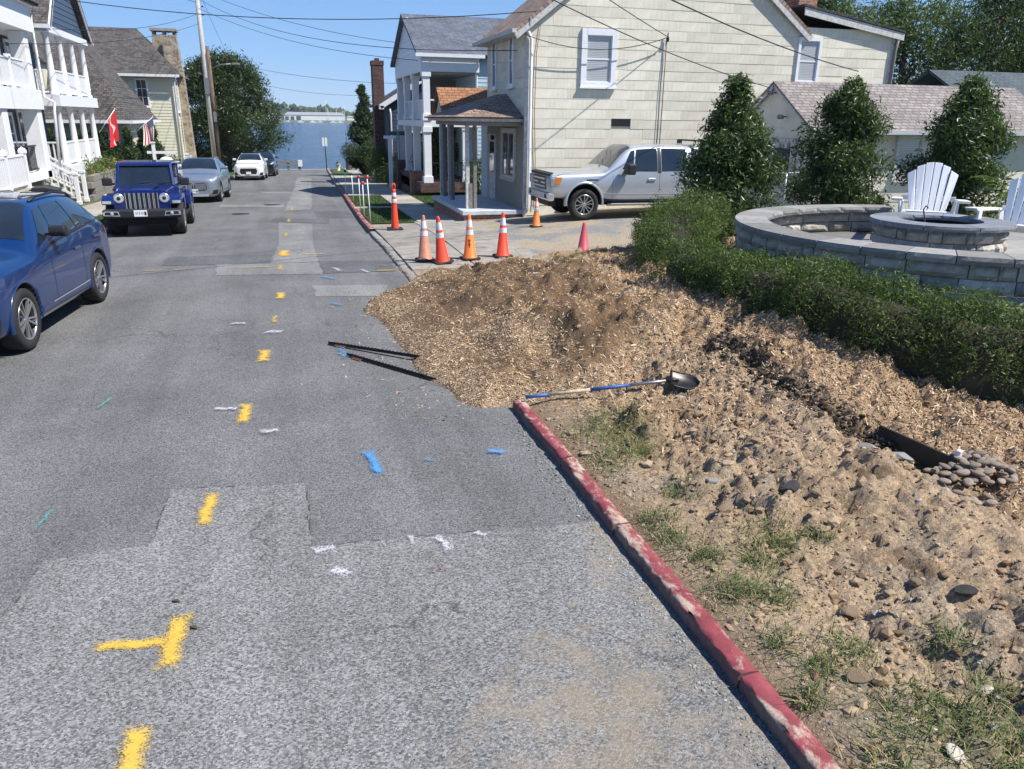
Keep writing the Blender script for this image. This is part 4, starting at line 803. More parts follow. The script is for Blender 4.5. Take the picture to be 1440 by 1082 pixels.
# two steel fence posts on the asphalt
M_POST = plain('black_green_post_paint', (.018, .022, .02), .5, .2, var=.3); M_RUST = plain('flaking_rust', (.16, .06, .03), .9, var=.4, sc=30, bump=.5)
for (x0, y0), (x1, y1), z1, lab in (((.37, 9.92), (1.40, 8.92), .03, 'black steel fence post with rusty patch reaching into the chips'), ((.56, 9.35), (1.45, 8.10), .0, 'black steel fence post with longer rusty end lying nearer the kerb')):
    L = math.hypot(x1 - x0, y1 - y0); p = empty('fence_post', (x0, y0, .012), math.atan2(y1 - y0, x1 - x0), lab, 'fence post', 'steel posts on the asphalt'); p.rotation_euler = (0, -math.atan2(z1, L), math.atan2(y1 - y0, x1 - x0))
    mb = MB(); mb.box(0, L, -.022, .022, .0, .005); mb.box(0, L, -.003, .003, .005, .034); mb.build('tee_bar', M_POST, p)
    mb = MB(); [mb.box(.1 + k * .055, .115 + k * .055, -.008, .008, .034, .041) for k in range(int((L - .2) / .055))]; tag(mb.build('studs', M_POST, p), kind='stuff')
    mb = MB(); mb.box(.13, .30, -.05, .05, -.004, .0005); mb.box(.12, .31, -.024, .024, .0055, .008); mb.build('anchor_plate', M_RUST, p, bevel=.002)
# ---------------------------------------------------------------- building helpers
def roofmat(name, lo, hi, sc=1.0, course=.14):
    m, nt, b = newmat(name); uv = nt.coord('UV'); br = nt.new('TexBrick'); nt.l.new(uv, br.inputs['Vector']); br.inputs['Scale'].default_value = 1; br.inputs['Brick Width'].default_value = .24; br.inputs['Row Height'].default_value = course; br.inputs['Mortar Size'].default_value = .012; br.offset = .37
    br.inputs['Color1'].default_value = (*lo, 1); br.inputs['Color2'].default_value = (*hi, 1); br.inputs['Mortar'].default_value = (*[k * .45 for k in lo], 1)
    c = nt.mix(1., br.outputs[0], nt.ramp(nt.noise(.9, 5, .65), [(.3, .75), (.7, 1.2)]), 'MULTIPLY'); c = nt.mix(.7, c, nt.ramp(nt.noise(80, 3, .7), [(.3, .6), (.7, 1.35)]), 'MULTIPLY')
    v = nt.sep(uv)[1]; saw = nt.math('FRACT', nt.math('DIVIDE', v, course)); h = nt.math('SUBTRACT', nt.math('MULTIPLY', br.outputs[1], -.5), saw)
    setb(nt, b, c, .9, normal=nt.bump(h, .6, .02)); return m
def brickmat(name, lo, hi, mort=(.33, .30, .26)):
    m, nt, b = newmat(name); co = nt.sep(nt.coord()); n = nt.new('NewGeometry'); nx = nt.sep(n.outputs['True Normal'])
    f = nt.math('GREATER_THAN', nt.math('ABSOLUTE', nx[0]), .5); h = nt.new('Mix'); nt.l.new(f, h.inputs[0]); nt.l.new(co[0], h.inputs[2]); nt.l.new(co[1], h.inputs[3]); cb = nt.new('CombineXYZ'); nt.l.new(h.outputs[0], cb.inputs[0]); nt.l.new(co[2], cb.inputs[1])
    br = nt.new('TexBrick'); nt.l.new(cb.outputs[0], br.inputs['Vector']); br.inputs['Scale'].default_value = 1; br.inputs['Brick Width'].default_value = .21; br.inputs['Row Height'].default_value = .075; br.inputs['Mortar Size'].default_value = .008
    br.inputs['Color1'].default_value = (*lo, 1); br.inputs['Color2'].default_value = (*hi, 1); br.inputs['Mortar'].default_value = (*mort, 1)
    c = nt.mix(1., br.outputs[0], nt.ramp(nt.noise(6, 5), [(.3, .7), (.7, 1.2)]), 'MULTIPLY'); setb(nt, b, c, .9, normal=nt.bump(nt.math('MULTIPLY', br.outputs[1], -1.), .5, .01)); return m
R_GREY = roofmat('weathered_grey_shingles', (.055, .05, .047), (.13, .115, .105)); R_BLUE = roofmat('slate_blue_shingles', (.085, .10, .13), (.15, .165, .20)); R_ORNG = roofmat('orange_brown_shingles', (.25, .115, .055), (.36, .18, .09)); R_BRWN = roofmat('brown_grey_shingles', (.21, .14, .105), (.33, .245, .19)); R_ROSE = roofmat('faded_rose_shingles', (.20, .172, .16), (.30, .265, .245)); R_DARK = roofmat('charcoal_shingles', (.035, .035, .036), (.075, .075, .075)); R_DKBL = roofmat('dark_teal_roof', (.06, .085, .10), (.09, .115, .13))
M_BRICK = brickmat('red_brick', (.22, .075, .045), (.36, .15, .09)); M_BRICKD = brickmat('dark_brick', (.06, .03, .028), (.12, .06, .05), (.11, .09, .08))
M_TRIM = plain('white_trim', (.74, .75, .77), .45, var=.05); M_OLDTRIM = plain('weathered_grey_white_trim', (.50, .49, .47), .7, var=.3, sc=14); M_NAVY = plain('navy_siding', (.028, .045, .075), .6, var=.12); M_SLBLUE = plain('slate_blue_siding', (.055, .085, .135), .6, var=.1); M_YELW = plain('pale_yellow_siding', (.66, .64, .49), .6, var=.05); M_LBLUE = plain('light_blue_siding', (.40, .52, .60), .6, var=.06); M_TAUPE = plain('taupe_siding', (.24, .225, .20), .7, var=.1)
M_BARE = plain('bare_grey_wood', (.20, .185, .165), .9, var=.35, sc=22, bump=.4); M_BLACK = plain('black_metal', (.015, .015, .016), .5, .3)
def shinglemat():
    m, nt, b = newmat('cream_asbestos_shingle'); base = nt.ramp(nt.noise(2.5, 6, .65), [(.3, (.62, .575, .455)), (.7, (.74, .70, .585))]); base = nt.mix(1., base, nt.ramp(nt.rnd(), [(0, .88), (1, 1.06)]), 'MULTIPLY')
    st = nt.noise(1., 6, .7, nt.mapping((14, 14, .9)), .3); c = nt.mix(nt.ramp(st, [(.50, 0), (.76, .45)]), base, (.42, .38, .30)); setb(nt, b, c, .85, normal=nt.bump(nt.noise(40, 4, .6, nt.mapping((6, 6, .6))), .2, .004)); return m
M_CREAM = shinglemat()
def glassmat(name, col, rough=.06):
    m, nt, b = newmat(name); setb(nt, b, nt.ramp(nt.noise(2.2, 3), [(.35, tuple(k * .6 for k in col)), (.65, col)]), rough, spec=.8); b.inputs['Coat Weight'].default_value = .6; b.inputs['Coat Roughness'].default_value = .02; return m
M_PANE = glassmat('window_glass', (.035, .045, .055)); M_PANEB = glassmat('blue_window_glass', (.06, .09, .13))
def blindmat():
    m, nt, b = newmat('venetian_blind'); z = nt.sep(nt.coord())[2]; w = nt.math('FRACT', nt.math('MULTIPLY', z, 22.)); c = nt.ramp(w, [(0, (.16, .17, .175)), (.25, (.40, .41, .41)), (.8, (.46, .47, .47)), (1, (.2, .2, .2))]); setb(nt, b, c, .3, spec=.6); b.inputs['Coat Weight'].default_value = .7; b.inputs['Coat Roughness'].default_value = .03; return m
M_BLIND = blindmat()
def window(parent, M, x, z, w, h, mat=None, pane=None, trim=.10, sill=True, cols=1, rows=2, name='window', proud=.03, dark=False):
    """x,z = lower left corner of the whole window incl. trim, on wall plane y=0, outward = -y"""
    M = M @ Matrix.Translation((0, -.036, 0)); mat = mat or M_TRIM; mb = MB(); y0, y1 = -proud, .05
    mb.box(x, x + trim, y0, y1, z, z + h, M); mb.box(x + w - trim, x + w, y0, y1, z, z + h, M); mb.box(x + trim, x + w - trim, y0 - .006, y1, z + h - trim * 1.1, z + h, M); mb.box(x + trim, x + w - trim, y0, y1, z, z + trim * .8, M)
    f = mb.build(name, mat, parent)
    ix, iw, iz, ih = x + trim, w - 2 * trim, z + trim * .8, h - trim * 1.9
    mb = MB(); mb.box(ix, ix + iw, .012, .03, iz, iz + ih, M); mb.build('pane', pane or M_PANE, f)
    mb = MB(); t = .035
    for r in range(rows + 1): zz = iz + ih * r / rows; mb.box(ix, ix + iw, -.008 + .004 * (r % 2), .011, max(iz, zz - t * .6), min(iz + ih, zz + t * .6), M)
    for c in range(cols + 1): xx = ix + iw * c / cols; tt = t * .6 if c in (0, cols) else t * .35; mb.box(max(ix, xx - tt), min(ix + iw, xx + tt), -.010, .0105, iz, iz + ih, M)
    mb.build('sash', mat, f)
    if sill: mb = MB(); mb.box(x - .03, x + w + .03, -proud - .04, .0, z - .05, z - .002, M); mb.build('sill', mat, f)
    return f
def door(parent, M, x, z, w, h, mat, trim=None, glass=None, name='door'):
    M = M @ Matrix.Translation((0, -.034, 0)); mb = MB(); t = .1; trim = trim or M_TRIM
    mb.box(x, x + t, -.03, .02, z, z + h, M); mb.box(x + w - t, x + w, -.03, .02, z, z + h, M); mb.box(x + t, x + w - t, -.034, .02, z + h - t, z + h, M); f = mb.build('door_frame', trim, parent)
    mb = MB(); mb.box(x + t, x + w - t, -.008, .03, z, z + h - t, M); mb.build('door_leaf', mat, f)
    if glass: mb = MB(); mb.box(x + t + .12, x + w - t - .12, -.016, -.009, z + h * .45, z + h - t - .15, M); mb.build('pane', glass, f)
    mb = MB(); mb.lathe([(0, -.05), (.03, -.045), (.03, -.02), (.012, -.01), (.012, .01)], 8, M @ Matrix.Translation((x + w - t - .08, -.03, z + h * .45)) @ Matrix.Rotation(R(-90), 4, 'X')); mb.build('handle', M_BLACK, f)
    return f
def siding(parent, M, x0, x1, z0, z1, mat, ex=.15, clip=None, name='siding'):
    """lapped boards as one sheet; clip(z)->(x0,x1) for gables"""
    mb = MB(); n = max(1, round((z1 - z0) / ex)); e = (z1 - z0) / n
    for i in range(n):
        a, b = z0 + i * e, z0 + (i + 1) * e; l0, r0 = clip(a) if clip else (x0, x1); l1, r1 = clip(b) if clip else (x0, x1)
        if r0 - l0 < .02: continue
        V = [(l0, -.022, a), (r0, -.022, a), (r1, -.004, b), (l1, -.004, b), (l0, .03, a), (r0, .03, a), (r1, .03, b), (l1, .03, b)]; mb.add([M @ Vector(v) for v in V], [(0, 1, 2, 3), (0, 4, 5, 1), (4, 7, 6, 5), (3, 2, 6, 7), (0, 3, 7, 4), (1, 5, 6, 2)])
    return mb.build(name, mat, parent)
def roof_face(parent, pts, mat, th=.10, name='roof'):
    """pts: eave-left, eave-right, then up (3 or 4 pts); UV in metres"""
    P = [Vector(p) for p in pts]; u = (P[1] - P[0]).normalized(); n = (P[1] - P[0]).cross(P[2] - P[0]).normalized()
    if n.z < 0: n = -n
    v = n.cross(u)
    if v.z < 0: v = -v
    k = len(P); me = bpy.data.meshes.new(name); me.from_pydata([p for p in P] + [p - n * th for p in P], [], [list(range(k)), list(range(2 * k - 1, k - 1, -1))] + [(i, k + i, k + (i + 1) % k, (i + 1) % k) for i in range(k)])
    bm = bmesh.new(); bm.from_mesh(me); bmesh.ops.recalc_face_normals(bm, faces=bm.faces); bm.to_mesh(me); bm.free()
    ul = me.uv_layers.new(name='UVMap'); o = P[0]
    for l in me.loops: c = me.vertices[l.vertex_index].co - o; ul.data[l.index].uv = (c.dot(u) + 3.7, c.dot(v))
    return link(name, me, mat, parent)
def post(parent, x, y, z0, z1, w, mat, name='column', cap=True):
    mb = MB(); mb.box(x - w / 2, x + w / 2, y - w / 2, y + w / 2, z0, z1)
    if cap: k = w * .66; mb.box(x - k, x + k, y - k, y + k, z0 - .001, z0 + w * .9); mb.box(x - k, x + k, y - k, y + k, z1 - w * .7, z1 + .001)
    return mb.build(name, mat, parent, bevel=.006)
BAL = {}
def railing(parent, a, b, h, mat, sp=.13, wood=.045, posts=False, name='railing', gap=.1, basez=True):
    a, b = Vector(a), Vector(b); L = (b - a).length; mb = MB(); mb.beam(a + Vector((0, 0, h)), b + Vector((0, 0, h)), .09, .06); mb.beam(a + Vector((0, 0, gap)), b + Vector((0, 0, gap)), .05, .06); r = mb.build(name, mat, parent)
    hh = h - gap - .06; key = (round(hh, 3), wood, mat.name)
    if key not in BAL: m2 = MB(); m2.box(-wood / 2, wood / 2, -wood / 2, wood / 2, 0, hh); BAL[key] = m2.mesh('baluster'); BAL[key].materials.append(mat)
    n = max(2, int(L / sp))
    for i in range(1, n): p = a.lerp(b, i / n); link('baluster', BAL[key], None, r, (p.x, p.y, p.z + gap + .03))
    return r
def wire_pts(a, b, sag, n=14):
    a, b = Vector(a), Vector(b); return [a.lerp(b, i / n) - Vector((0, 0, sag * 4 * (i / n) * (1 - i / n))) for i in range(n + 1)]
def downspout(parent, pts, mat, r=.04, name='downspout'): mb = MB(); mb.tube(pts, r, 8); return mb.build(name, mat, parent)

# ---------------------------------------------------------------- cream house with porch
HX0, HX1, HX2, HY0, HY1 = 6.75, 15.47, 18.87, 22.3, 26.75; HB = .02
house = empty('cream_house', (HX0, HY0, 0), 0, 'two storey cream shingled house with grey roof and worn street porch beside the pickup', 'house')
HL = Vector((HX0, HY0, 0)); T = Matrix.Translation(-HL)
MS = T @ frame((HX0, HY0, 0), (HX2, HY0, 0)); MF = T @ frame((HX0, HY1, 0), (HX0, HY0, 0))
W1, W2, EZ, RZ = HX1 - HX0, HX2 - HX0, 5.45, 8.85
mb = MB(); mb.prism([(.03, -.6), (W1, -.6), (W1, 5.62), (W1 / 2, RZ - .1), (.03, EZ)], .025, HY1 - HY0 - .03, 'y'); mb.box(W1 - .1, W2 - .03, .025, 4.0, -.6, 5.5); mb.build('wall', M_CREAM, house)
def shingles(M, x0, x1, z0, zf, length, row, seed):
    rng = np.random.default_rng(seed); z = z0; i = 0; meshes = {}
    while True:
        l, r, ok = zf(z, z + row)
        if not ok: break
        x = l - (length * .5 if i % 2 else 0)
        while x < r - .02:
            a, b = max(l, x), min(r, x + length); x += length
            if b - a < .04: continue
            for (s0, s1) in openings(a, b, z, z + row, M):
                if s1 - s0 < .05: continue
                w = round(s1 - s0 - .003, 3); key = w
                if key not in meshes:
                    m2 = MB(); m2.add([(0, -.0155, 0), (w, -.0155, 0), (w, -.010, row), (0, -.010, row), (0, .02, 0), (w, .02, 0), (w, .02, row), (0, .02, row)], [(0, 1, 2, 3), (0, 4, 5, 1), (4, 7, 6, 5), (3, 2, 6, 7), (0, 3, 7, 4), (1, 5, 6, 2)]); meshes[key] = m2.mesh('shingle'); meshes[key].materials.append(M_CREAM)
                o = link('shingle', meshes[key], None, house); o.matrix_local = M @ Matrix.Translation((s0 + .0015, rng.normal() * .0015, z + rng.normal() * .003)) @ Matrix.Rotation(rng.normal() * .0015, 4, 'Y')
        z += row; i += 1
OPEN_S = [(1.60, 2.68, 3.72, 5.26), (W1 - .05, W1 + .75, 3.96, 5.26), (2.64, 3.25, 2.65, 2.86)]; OPEN_F = [(.75, 1.25, 3.72, 5.2), (2.75, 3.25, 3.72, 5.2)]
def openings(a, b, z0, z1, M):
    ops = OPEN_S if M is MS else OPEN_F; segs = [(a, b)]
    for l, r, q0, q1 in ops:
        if z1 > q0 + .1 and z0 < q1 - .1: segs = [s for (p, q) in segs for s in ((p, min(q, l)), (max(p, r), q)) if s[1] > s[0]]
    return segs
ROW = .272
def zf_side(z, z1):
    if z > 6.6: return 0, 0, False
    l = max(0, (z1 - EZ) / ((RZ - EZ) / (W1 / 2))) if z1 > EZ else 0; r = W2
    if z1 > 5.62: r = W1 - (z1 - 5.6) / .75
    return l, r - .01, True
shingles(MS, 0, W2, .12, zf_side, 1.22, ROW, 3)
shingles(MF, 0, 4.45, .12 + ROW * 10, lambda z, z1: (0, 4.45, z1 < 5.5), 1.22, ROW, 4)
siding(house, MF, 0.0, 4.45, .15, .12 + ROW * 10, M_TAUPE, .135)
# windows of the side wall
w = window(house, MS, 1.60, 3.72, 1.08, 1.54, pane=M_BLIND, trim=.16, proud=.05); w['label'] = 'white framed sash window with closed blinds'
window(house, MS, W1 - .06, 3.96, .82, 1.32, pane=M_BLIND, trim=.09, proud=.045)
mb = MB(); mb.box(2.64, 3.25, -.02, .02, 2.65, 2.86, MS); mb.build('wall_vent', M_BLACK, house)
window(house, MF, .72, 3.72, .56, 1.5, pane=M_PANEB, trim=.1); window(house, MF, 2.72, 3.72, .56, 1.5, pane=M_PANEB, trim=.1)
window(house, MF, 1.95, 1.05, 1.55, 1.5, pane=M_PANE, trim=.12, cols=2, rows=1, mat=M_OLDTRIM); door(house, MF, .25, .2, 1.0, 2.15, M_OLDTRIM, M_OLDTRIM, M_PANE)
mb = MB(); mb.box(-.05, .05, -.04, .02, 0, 5.4, MS); mb.build('corner_board', M_OLDTRIM, house)
# roofs
oh = .38; sl = (RZ - EZ) / (W1 / 2)
roof_face(house, [(-oh, HY1 - HY0 + .2, EZ - oh * sl), (-oh, -.16, EZ - oh * sl), (W1 / 2, -.16, RZ), (W1 / 2, HY1 - HY0 + .2, RZ)], R_BRWN, .09)
roof_face(house, [(W1 + .3, -.16, EZ + .18 - .3 * sl), (W1 + .3, HY1 - HY0 + .2, EZ + .18 - .3 * sl), (W1 / 2, HY1 - HY0 + .2, RZ + .001), (W1 / 2, -.16, RZ + .001)], R_BRWN, .09)
for s_ in (0, 1):
    mb = MB(); x0, z0 = ((-oh, EZ - oh * sl) if not s_ else (W1 + .3, EZ + .18 - .3 * sl)); mb.beam((x0, -.13, z0 - .17), (W1 / 2, -.13, RZ - .17), .05, .20, (0, 1, 0) if False else (0, 0, 1)); mb.build('rake_board', M_OLDTRIM, house)
mb = MB(); mb.box(-oh + .02, .0, .0, HY1 - HY0, EZ - oh * sl - .12, EZ - oh * sl - .095); mb.build('soffit', M_OLDTRIM, house)
mb = MB(); mb.prism([(-.06, 0), (.05, 0), (.06, .1), (-.07, .1)], -.2, HY1 - HY0 + .2, 'y', Matrix.Translation((-oh - .04, 0, EZ - oh * sl - .10))); mb.build('gutter', M_OLDTRIM, house)
roof_face(house, [(W2 + .28, -.2, 5.58), (W2 + .28, 4.2, 5.58), (W1 - .1, 4.2, 6.18), (W1 - .1, -.2, 6.18)], R_DARK, .06)
mb = MB(); mb.prism([(W1 - .05, 6.10), (W2 + .26, 5.50), (W2 + .26, 5.30), (W1 - .05, 5.88)], -.17, -.12, 'y'); mb.build('rake_board', M_OLDTRIM, house)
mb = MB(); mb.box(W2 - .05, W2 + .04, -.05, .04, .1, 5.5); mb.build('corner_board', M_OLDTRIM, house)
downspout(house, [(.0, -.12, EZ - .35), (.10, -.10, EZ - .55), (.10, -.10, .35), (.0, -.12, .2)], M_TRIM, .045)
downspout(house, [(W2 + .1, -.12, 5.35), (W2 + .06, -.1, 5.0), (W2 + .06, -.1, .6)], M_BARE, .05)
mb = MB(); mb.box(1.5 + W1 - .4, 1.5 + W1 + .3, 1.9, 2.6, 5.6, 7.2); mb.box(1.5 + W1 - .45, 1.5 + W1 + .35, 1.85, 2.65, 7.2, 7.32); mb.build('chimney', M_BRICK, house)
# service mast and cables on the side wall
mb = MB(); mb.tube([(4.22, -.06, 2.1), (4.22, -.06, 5.0), (4.25, -.10, 5.1)], .014, 6); mb.tube([(4.12, -.05, 1.9), (4.14, -.05, 3.8), (4.2, -.06, 5.0)], .009, 5); mb.build('service_cable', plain('weathered_cable', (.30, .29, .26), .8), house)
mb = MB(); mb.lathe([(0, -.1), (.04, -.09), (.05, 0), (.02, .06), (.02, .14), (0, .15)], 8, Matrix.Translation((4.23, -.1, 5.08))); mb.build('insulator', M_BLACK, house)
mb = MB(); mb.tube([(.26, -.05, .3), (.30, -.05, 1.6), (.24, -.05, 3.0), (.27, -.05, 4.6), (.38, -.05, 5.3)], .012, 5); mb.build('wall_cable', plain('brown_cable', (.25, .16, .08), .8), house)
# porch (in house space: x<0 towards the street)
px0, py0, py1, pz = -1.86, .06, 5.0, .26
mb = MB(); mb.box(px0 + .06, -.04, py0 + .06, py1, -.5, .13); mb.build('porch_base', M_BRICK, house)
mb = MB(); mb.box(px0, -.035, py0, py1, .135, pz); mb.build('porch_floor', plain('grey_white_porch_paint', (.50, .53, .57), .6, var=.15, sc=5), house, bevel=.01)
for x, y, mat, w in ((px0 + .30, .72, M_OLDTRIM, .11), (px0 + .52, .70, M_BARE, .10), (px0 + .42, 3.5, M_BARE, .12), (px0 + .42, 4.8, M_BARE, .12)):
    mb = MB(); mb.box(x - w / 2, x + w / 2, y - w / 2, y + w / 2, pz, 2.66); o = mb.build('porch_post', mat, house, bevel=.008)
mb = MB(); mb.box(px0 + .36 - .03, px0 + .36 + .08, .655, .665, pz + .02, 1.0); mb.build('post_patch', M_BARE, house)
mb = MB(); mb.box(px0 + .2, -.03, .35, .47, 2.62, 2.80); mb.box(px0 + .2, px0 + .32, .48, 5.1, 2.62, 2.80); mb.build('porch_beam', M_TAUPE, house)
mb = MB(); mb.box(px0 - .06, -.03, .18, .215, 2.74, 2.87); mb.box(px0 - .06, px0 - .02, .22, 5.2, 2.74, 2.87); mb.build('fascia', M_OLDTRIM, house)
mb = MB(); mb.box(px0, -.03, .22, 5.15, 2.805, 2.825); mb.build('porch_ceiling', M_TAUPE, house)
ex_, ey_ = px0 - .16, .10
roof_face(house, [(ex_, ey_, 2.86), (-.03, ey_, 2.86), (-.03, 2.05, 3.55)], R_BRWN, .045, 'porch_roof')
roof_face(house, [(ex_, 5.3, 2.86), (ex_, ey_, 2.86), (-.03, 2.05, 3.551), (-.03, 3.3, 3.551)], R_BRWN, .045, 'porch_roof')
roof_face(house, [(-.03, 5.3, 2.86), (ex_, 5.3, 2.86), (-.03, 3.3, 3.552)], R_BRWN, .045, 'porch_roof')
mb = MB(); mb.lathe([(0, .06), (.06, .05), (.07, -.05), (.03, -.09), (0, -.09)], 10, Matrix.Translation((-.12, 3.35, 2.25))); mb.build('porch_lamp', M_BLACK, house)
# portico with the orange roof
po = empty('portico', (5.6, 28.4, 0), 0, 'small gabled entry roof with orange brown shingles beyond the worn porch', 'portico')
roof_face(po, [(-.25, -.75, 3.02), (1.6, -.75, 3.02), (1.6, .2, 3.85), (-.25, .2, 3.85)], R_ORNG, .06); roof_face(po, [(1.6, 1.15, 3.02), (-.25, 1.15, 3.02), (-.25, .2, 3.851), (1.6, .2, 3.851)], R_ORNG, .06)
mb = MB(); mb.prism([(-.62, 2.98), (1.02, 2.98), (.2, 3.72)], -.12, -.06, 'x'); mb.build('gable', M_OLDTRIM, po)
for y in (-.55, .95):
    post(po, 0.05, y, -.35, 2.9, .14, M_OLDTRIM); mb = MB(); mb.box(-.1, 1.6, y - .06, y + .06, 2.88, 3.0); mb.build('beam', M_OLDTRIM, po)
mb = MB(); mb.box(-.2, 1.7, -.75, 1.15, -.5, -.05); mb.build('step', M_BRICKD, po); mb = MB(); mb.box(1.62, 1.72, -.8, 1.2, -.4, 3.0); mb.build('back_wall', M_LBLUE, po)

# ---------------------------------------------------------------- pale blue house with two-tier white porch
bh = empty('pale_blue_house', (6.1, 35.2, -.35), 0, 'pale blue house with slate roof and white two tier street porch', 'house')
z0 = .35
mb = MB(); mb.box(2.4, 10, .25, 8.2, 0, 5.4 + z0); mb.build('wall', M_LBLUE, bh)
siding(bh, frame((2.35, .22, 0), (10, .22, 0)), 0, 7.6, .1, 5.35 + z0, M_LBLUE, .17); siding(bh, frame((2.38, 8.0, 0), (2.38, .3, 0)), 0, 7.7, .1, 5.35 + z0, M_LBLUE, .17)
roof_face(bh, [(-.35, -.15, 5.42 + z0), (10, -.15, 5.42 + z0), (10, 4.2, 7.4 + z0), (-.35, 4.2, 7.4 + z0)], R_BLUE, .12); roof_face(bh, [(10, 8.5, 5.42 + z0), (-.35, 8.5, 5.42 + z0), (-.35, 4.2, 7.401 + z0), (10, 4.2, 7.401 + z0)], R_BLUE, .12)
siding(bh, frame((-.12, 8.3, 0), (-.12, .05, 0)), 0, 8.25, 5.0 + z0, 7.2 + z0, M_TRIM, .2, clip=lambda z: ((0, 8.25) if z < 5.35 + z0 else ((z - 5.35 - z0) / 2.05 * 4.1, 8.25 - (z - 5.35 - z0) / 2.05 * 4.1)), name='gable')
mb = MB(); mb.box(-.1, 2.4, -.02, .1, 4.72 + z0, 5.32 + z0); mb.box(-.14, .02, .11, 8.2, 4.72 + z0, 5.3 + z0); mb.build('frieze', M_TRIM, bh)
mb = MB(); mb.box(-.42, 2.6, -.28, -.16, 5.28 + z0, 5.42 + z0); mb.build('gutter', M_TRIM, bh)
mb = MB(); mb.box(-.1, 2.4, .0, 8.2, 2.46 + z0, 2.72 + z0); mb.build('upper_deck', M_TRIM, bh); mb = MB(); mb.box(-.3, 2.4, -.05, 8.2, 0.0, .42); mb.build('porch_base', M_BRICKD, bh)
mb = MB(); mb.box(-.05, 2.4, .1, 8.2, 4.66 + z0, 4.719 + z0); mb.build('porch_ceiling', M_TAUPE, bh)
for y in (.16, 3.0, 5.6, 8.0):
    post(bh, .06, y, .42, 2.46 + z0, .32, M_TRIM); post(bh, .06, y, 2.72 + z0, 4.72 + z0, .30, M_TRIM)
post(bh, 1.75, .16, .42, 2.46 + z0, .2, M_TRIM)
railing(bh, (.25, .16, 2.72 + z0), (2.35, .16, 2.72 + z0), .85, M_TRIM, .16); railing(bh, (.06, .4, 2.72 + z0), (.06, 2.8, 2.72 + z0), .85, M_TRIM, .16); railing(bh, (.06, 3.2, 2.72 + z0), (.06, 5.4, 2.72 + z0), .85, M_TRIM, .16)
railing(bh, (.3, .16, .42), (2.3, .16, .42), .85, M_BLACK, .14, .02)
downspout(bh, [(2.32, -.2, 5.3 + z0), (2.3, .12, 4.95 + z0), (2.3, .12, .4)], M_TRIM, .05)
mb = MB(); mb.box(.9, 2.3, 4.5, 4.6, 2.74 + z0, 4.6 + z0); mb.build('privacy_screen', M_BARE, bh)
door(bh, frame((2.35, 7.5, 0), (2.35, 6.4, 0)), 0, 2.74 + z0, 1.0, 1.95, M_NAVY)
# ---------------------------------------------------------------- navy house
nh = empty('navy_house', (6.0, 47, -.85), 0, 'navy sided house with dark roof and brick side chimney near the water', 'house')
mb = MB(); mb.box(.03, 8, .03, 6, 0, 4.5); mb.build('wall', M_NAVY, nh)
siding(nh, frame((0, .0, 0), (8, .0, 0)), 0, 8, .1, 7.4, M_NAVY, .2, clip=lambda z: ((0, 8) if z < 4.5 else (max(0, (z - 4.5) / .62), 8 - max(0, (z - 4.5) / .62)))); siding(nh, frame((0, 6, 0), (0, 0, 0)), 0, 6, .1, 4.5, M_NAVY, .2)
roof_face(nh, [(-.45, 6.3, 4.35), (-.45, -.3, 4.35), (4, -.3, 7.1), (4, 6.3, 7.1)], R_DARK, .1); roof_face(nh, [(8.4, -.3, 4.35), (8.4, 6.3, 4.35), (4, 6.3, 7.101), (4, -.3, 7.101)], R_DARK, .1)
mb = MB(); mb.beam((-.5, -.33, 4.24), (4, -.33, 7.02), .06, .26); mb.build('rake_board', M_TRIM, nh); mb = MB(); mb.box(-.55, -.3, -.36, .1, 4.12, 4.3); mb.build('eave_return', M_TRIM, nh)
mb = MB(); mb.box(-.55, .1, 2.4, 3.4, 0, 6.6); mb.box(-.58, .13, 2.37, 3.43, 6.6, 6.85); mb.box(-.35, -.1, 2.7, 3.1, 6.86, 7.0); mb.build('chimney', M_BRICKD, nh)
window(nh, frame((0, -.02, 0), (8, -.02, 0)), 1.1, 2.9, .85, 1.4, cols=2, rows=3); window(nh, frame((0, -.02, 0), (8, -.02, 0)), 3.4, 2.9, .85, 1.4, cols=2, rows=3); downspout(nh, [(.05, -.12, 4.2), (.1, -.1, 3.9), (.1, -.1, .2)], M_TRIM, .05)
# ---------------------------------------------------------------- shed
SX, SY0, SY1 = 13.2, 18.1, 21.5
sh = empty('garden_shed', (SX, SY0, 0), 0, 'low cream shed with faded rose shingle roof and peeling white door', 'shed')
sd = SY1 - SY0; ez, rz = 2.78, 3.88; L = 8.0
mb = MB(); mb.prism([(.02, -.3), (sd - .02, -.3), (sd - .02, ez), (sd / 2, rz - .08), (.02, ez)], .02, L, 'x'); mb.build('wall', M_CREAM, sh)
siding(sh, frame((0, sd, 0), (0, 0, 0)), 0, sd, .2, rz - .1, M_CREAM, .28, clip=lambda z: ((0, sd) if z < ez else ((z - ez) / (rz - ez) * sd / 2, sd - (z - ez) / (rz - ez) * sd / 2))); siding(sh, frame((0, 0, 0), (L, 0, 0)), 0, L, .2, ez, M_CREAM, .28)
roof_face(sh, [(-.14, -.32, ez - .16), (L + .2, -.32, ez - .16), (L + .2, sd / 2, rz), (-.14, sd / 2, rz)], R_ROSE, .06); roof_face(sh, [(L + .2, sd + .3, ez - .16), (-.14, sd + .3, ez - .16), (-.14, sd / 2, rz + .001), (L + .2, sd / 2, rz + .001)], R_ROSE, .06)
for a, b in (((-.10, -.3, ez - .24), (-.10, sd / 2, rz - .10)), ((-.10, sd + .3, ez - .24), (-.10, sd / 2, rz - .10))): mb = MB(); mb.beam(a, b, .04, .12); mb.build('rake_board', M_OLDTRIM, sh)
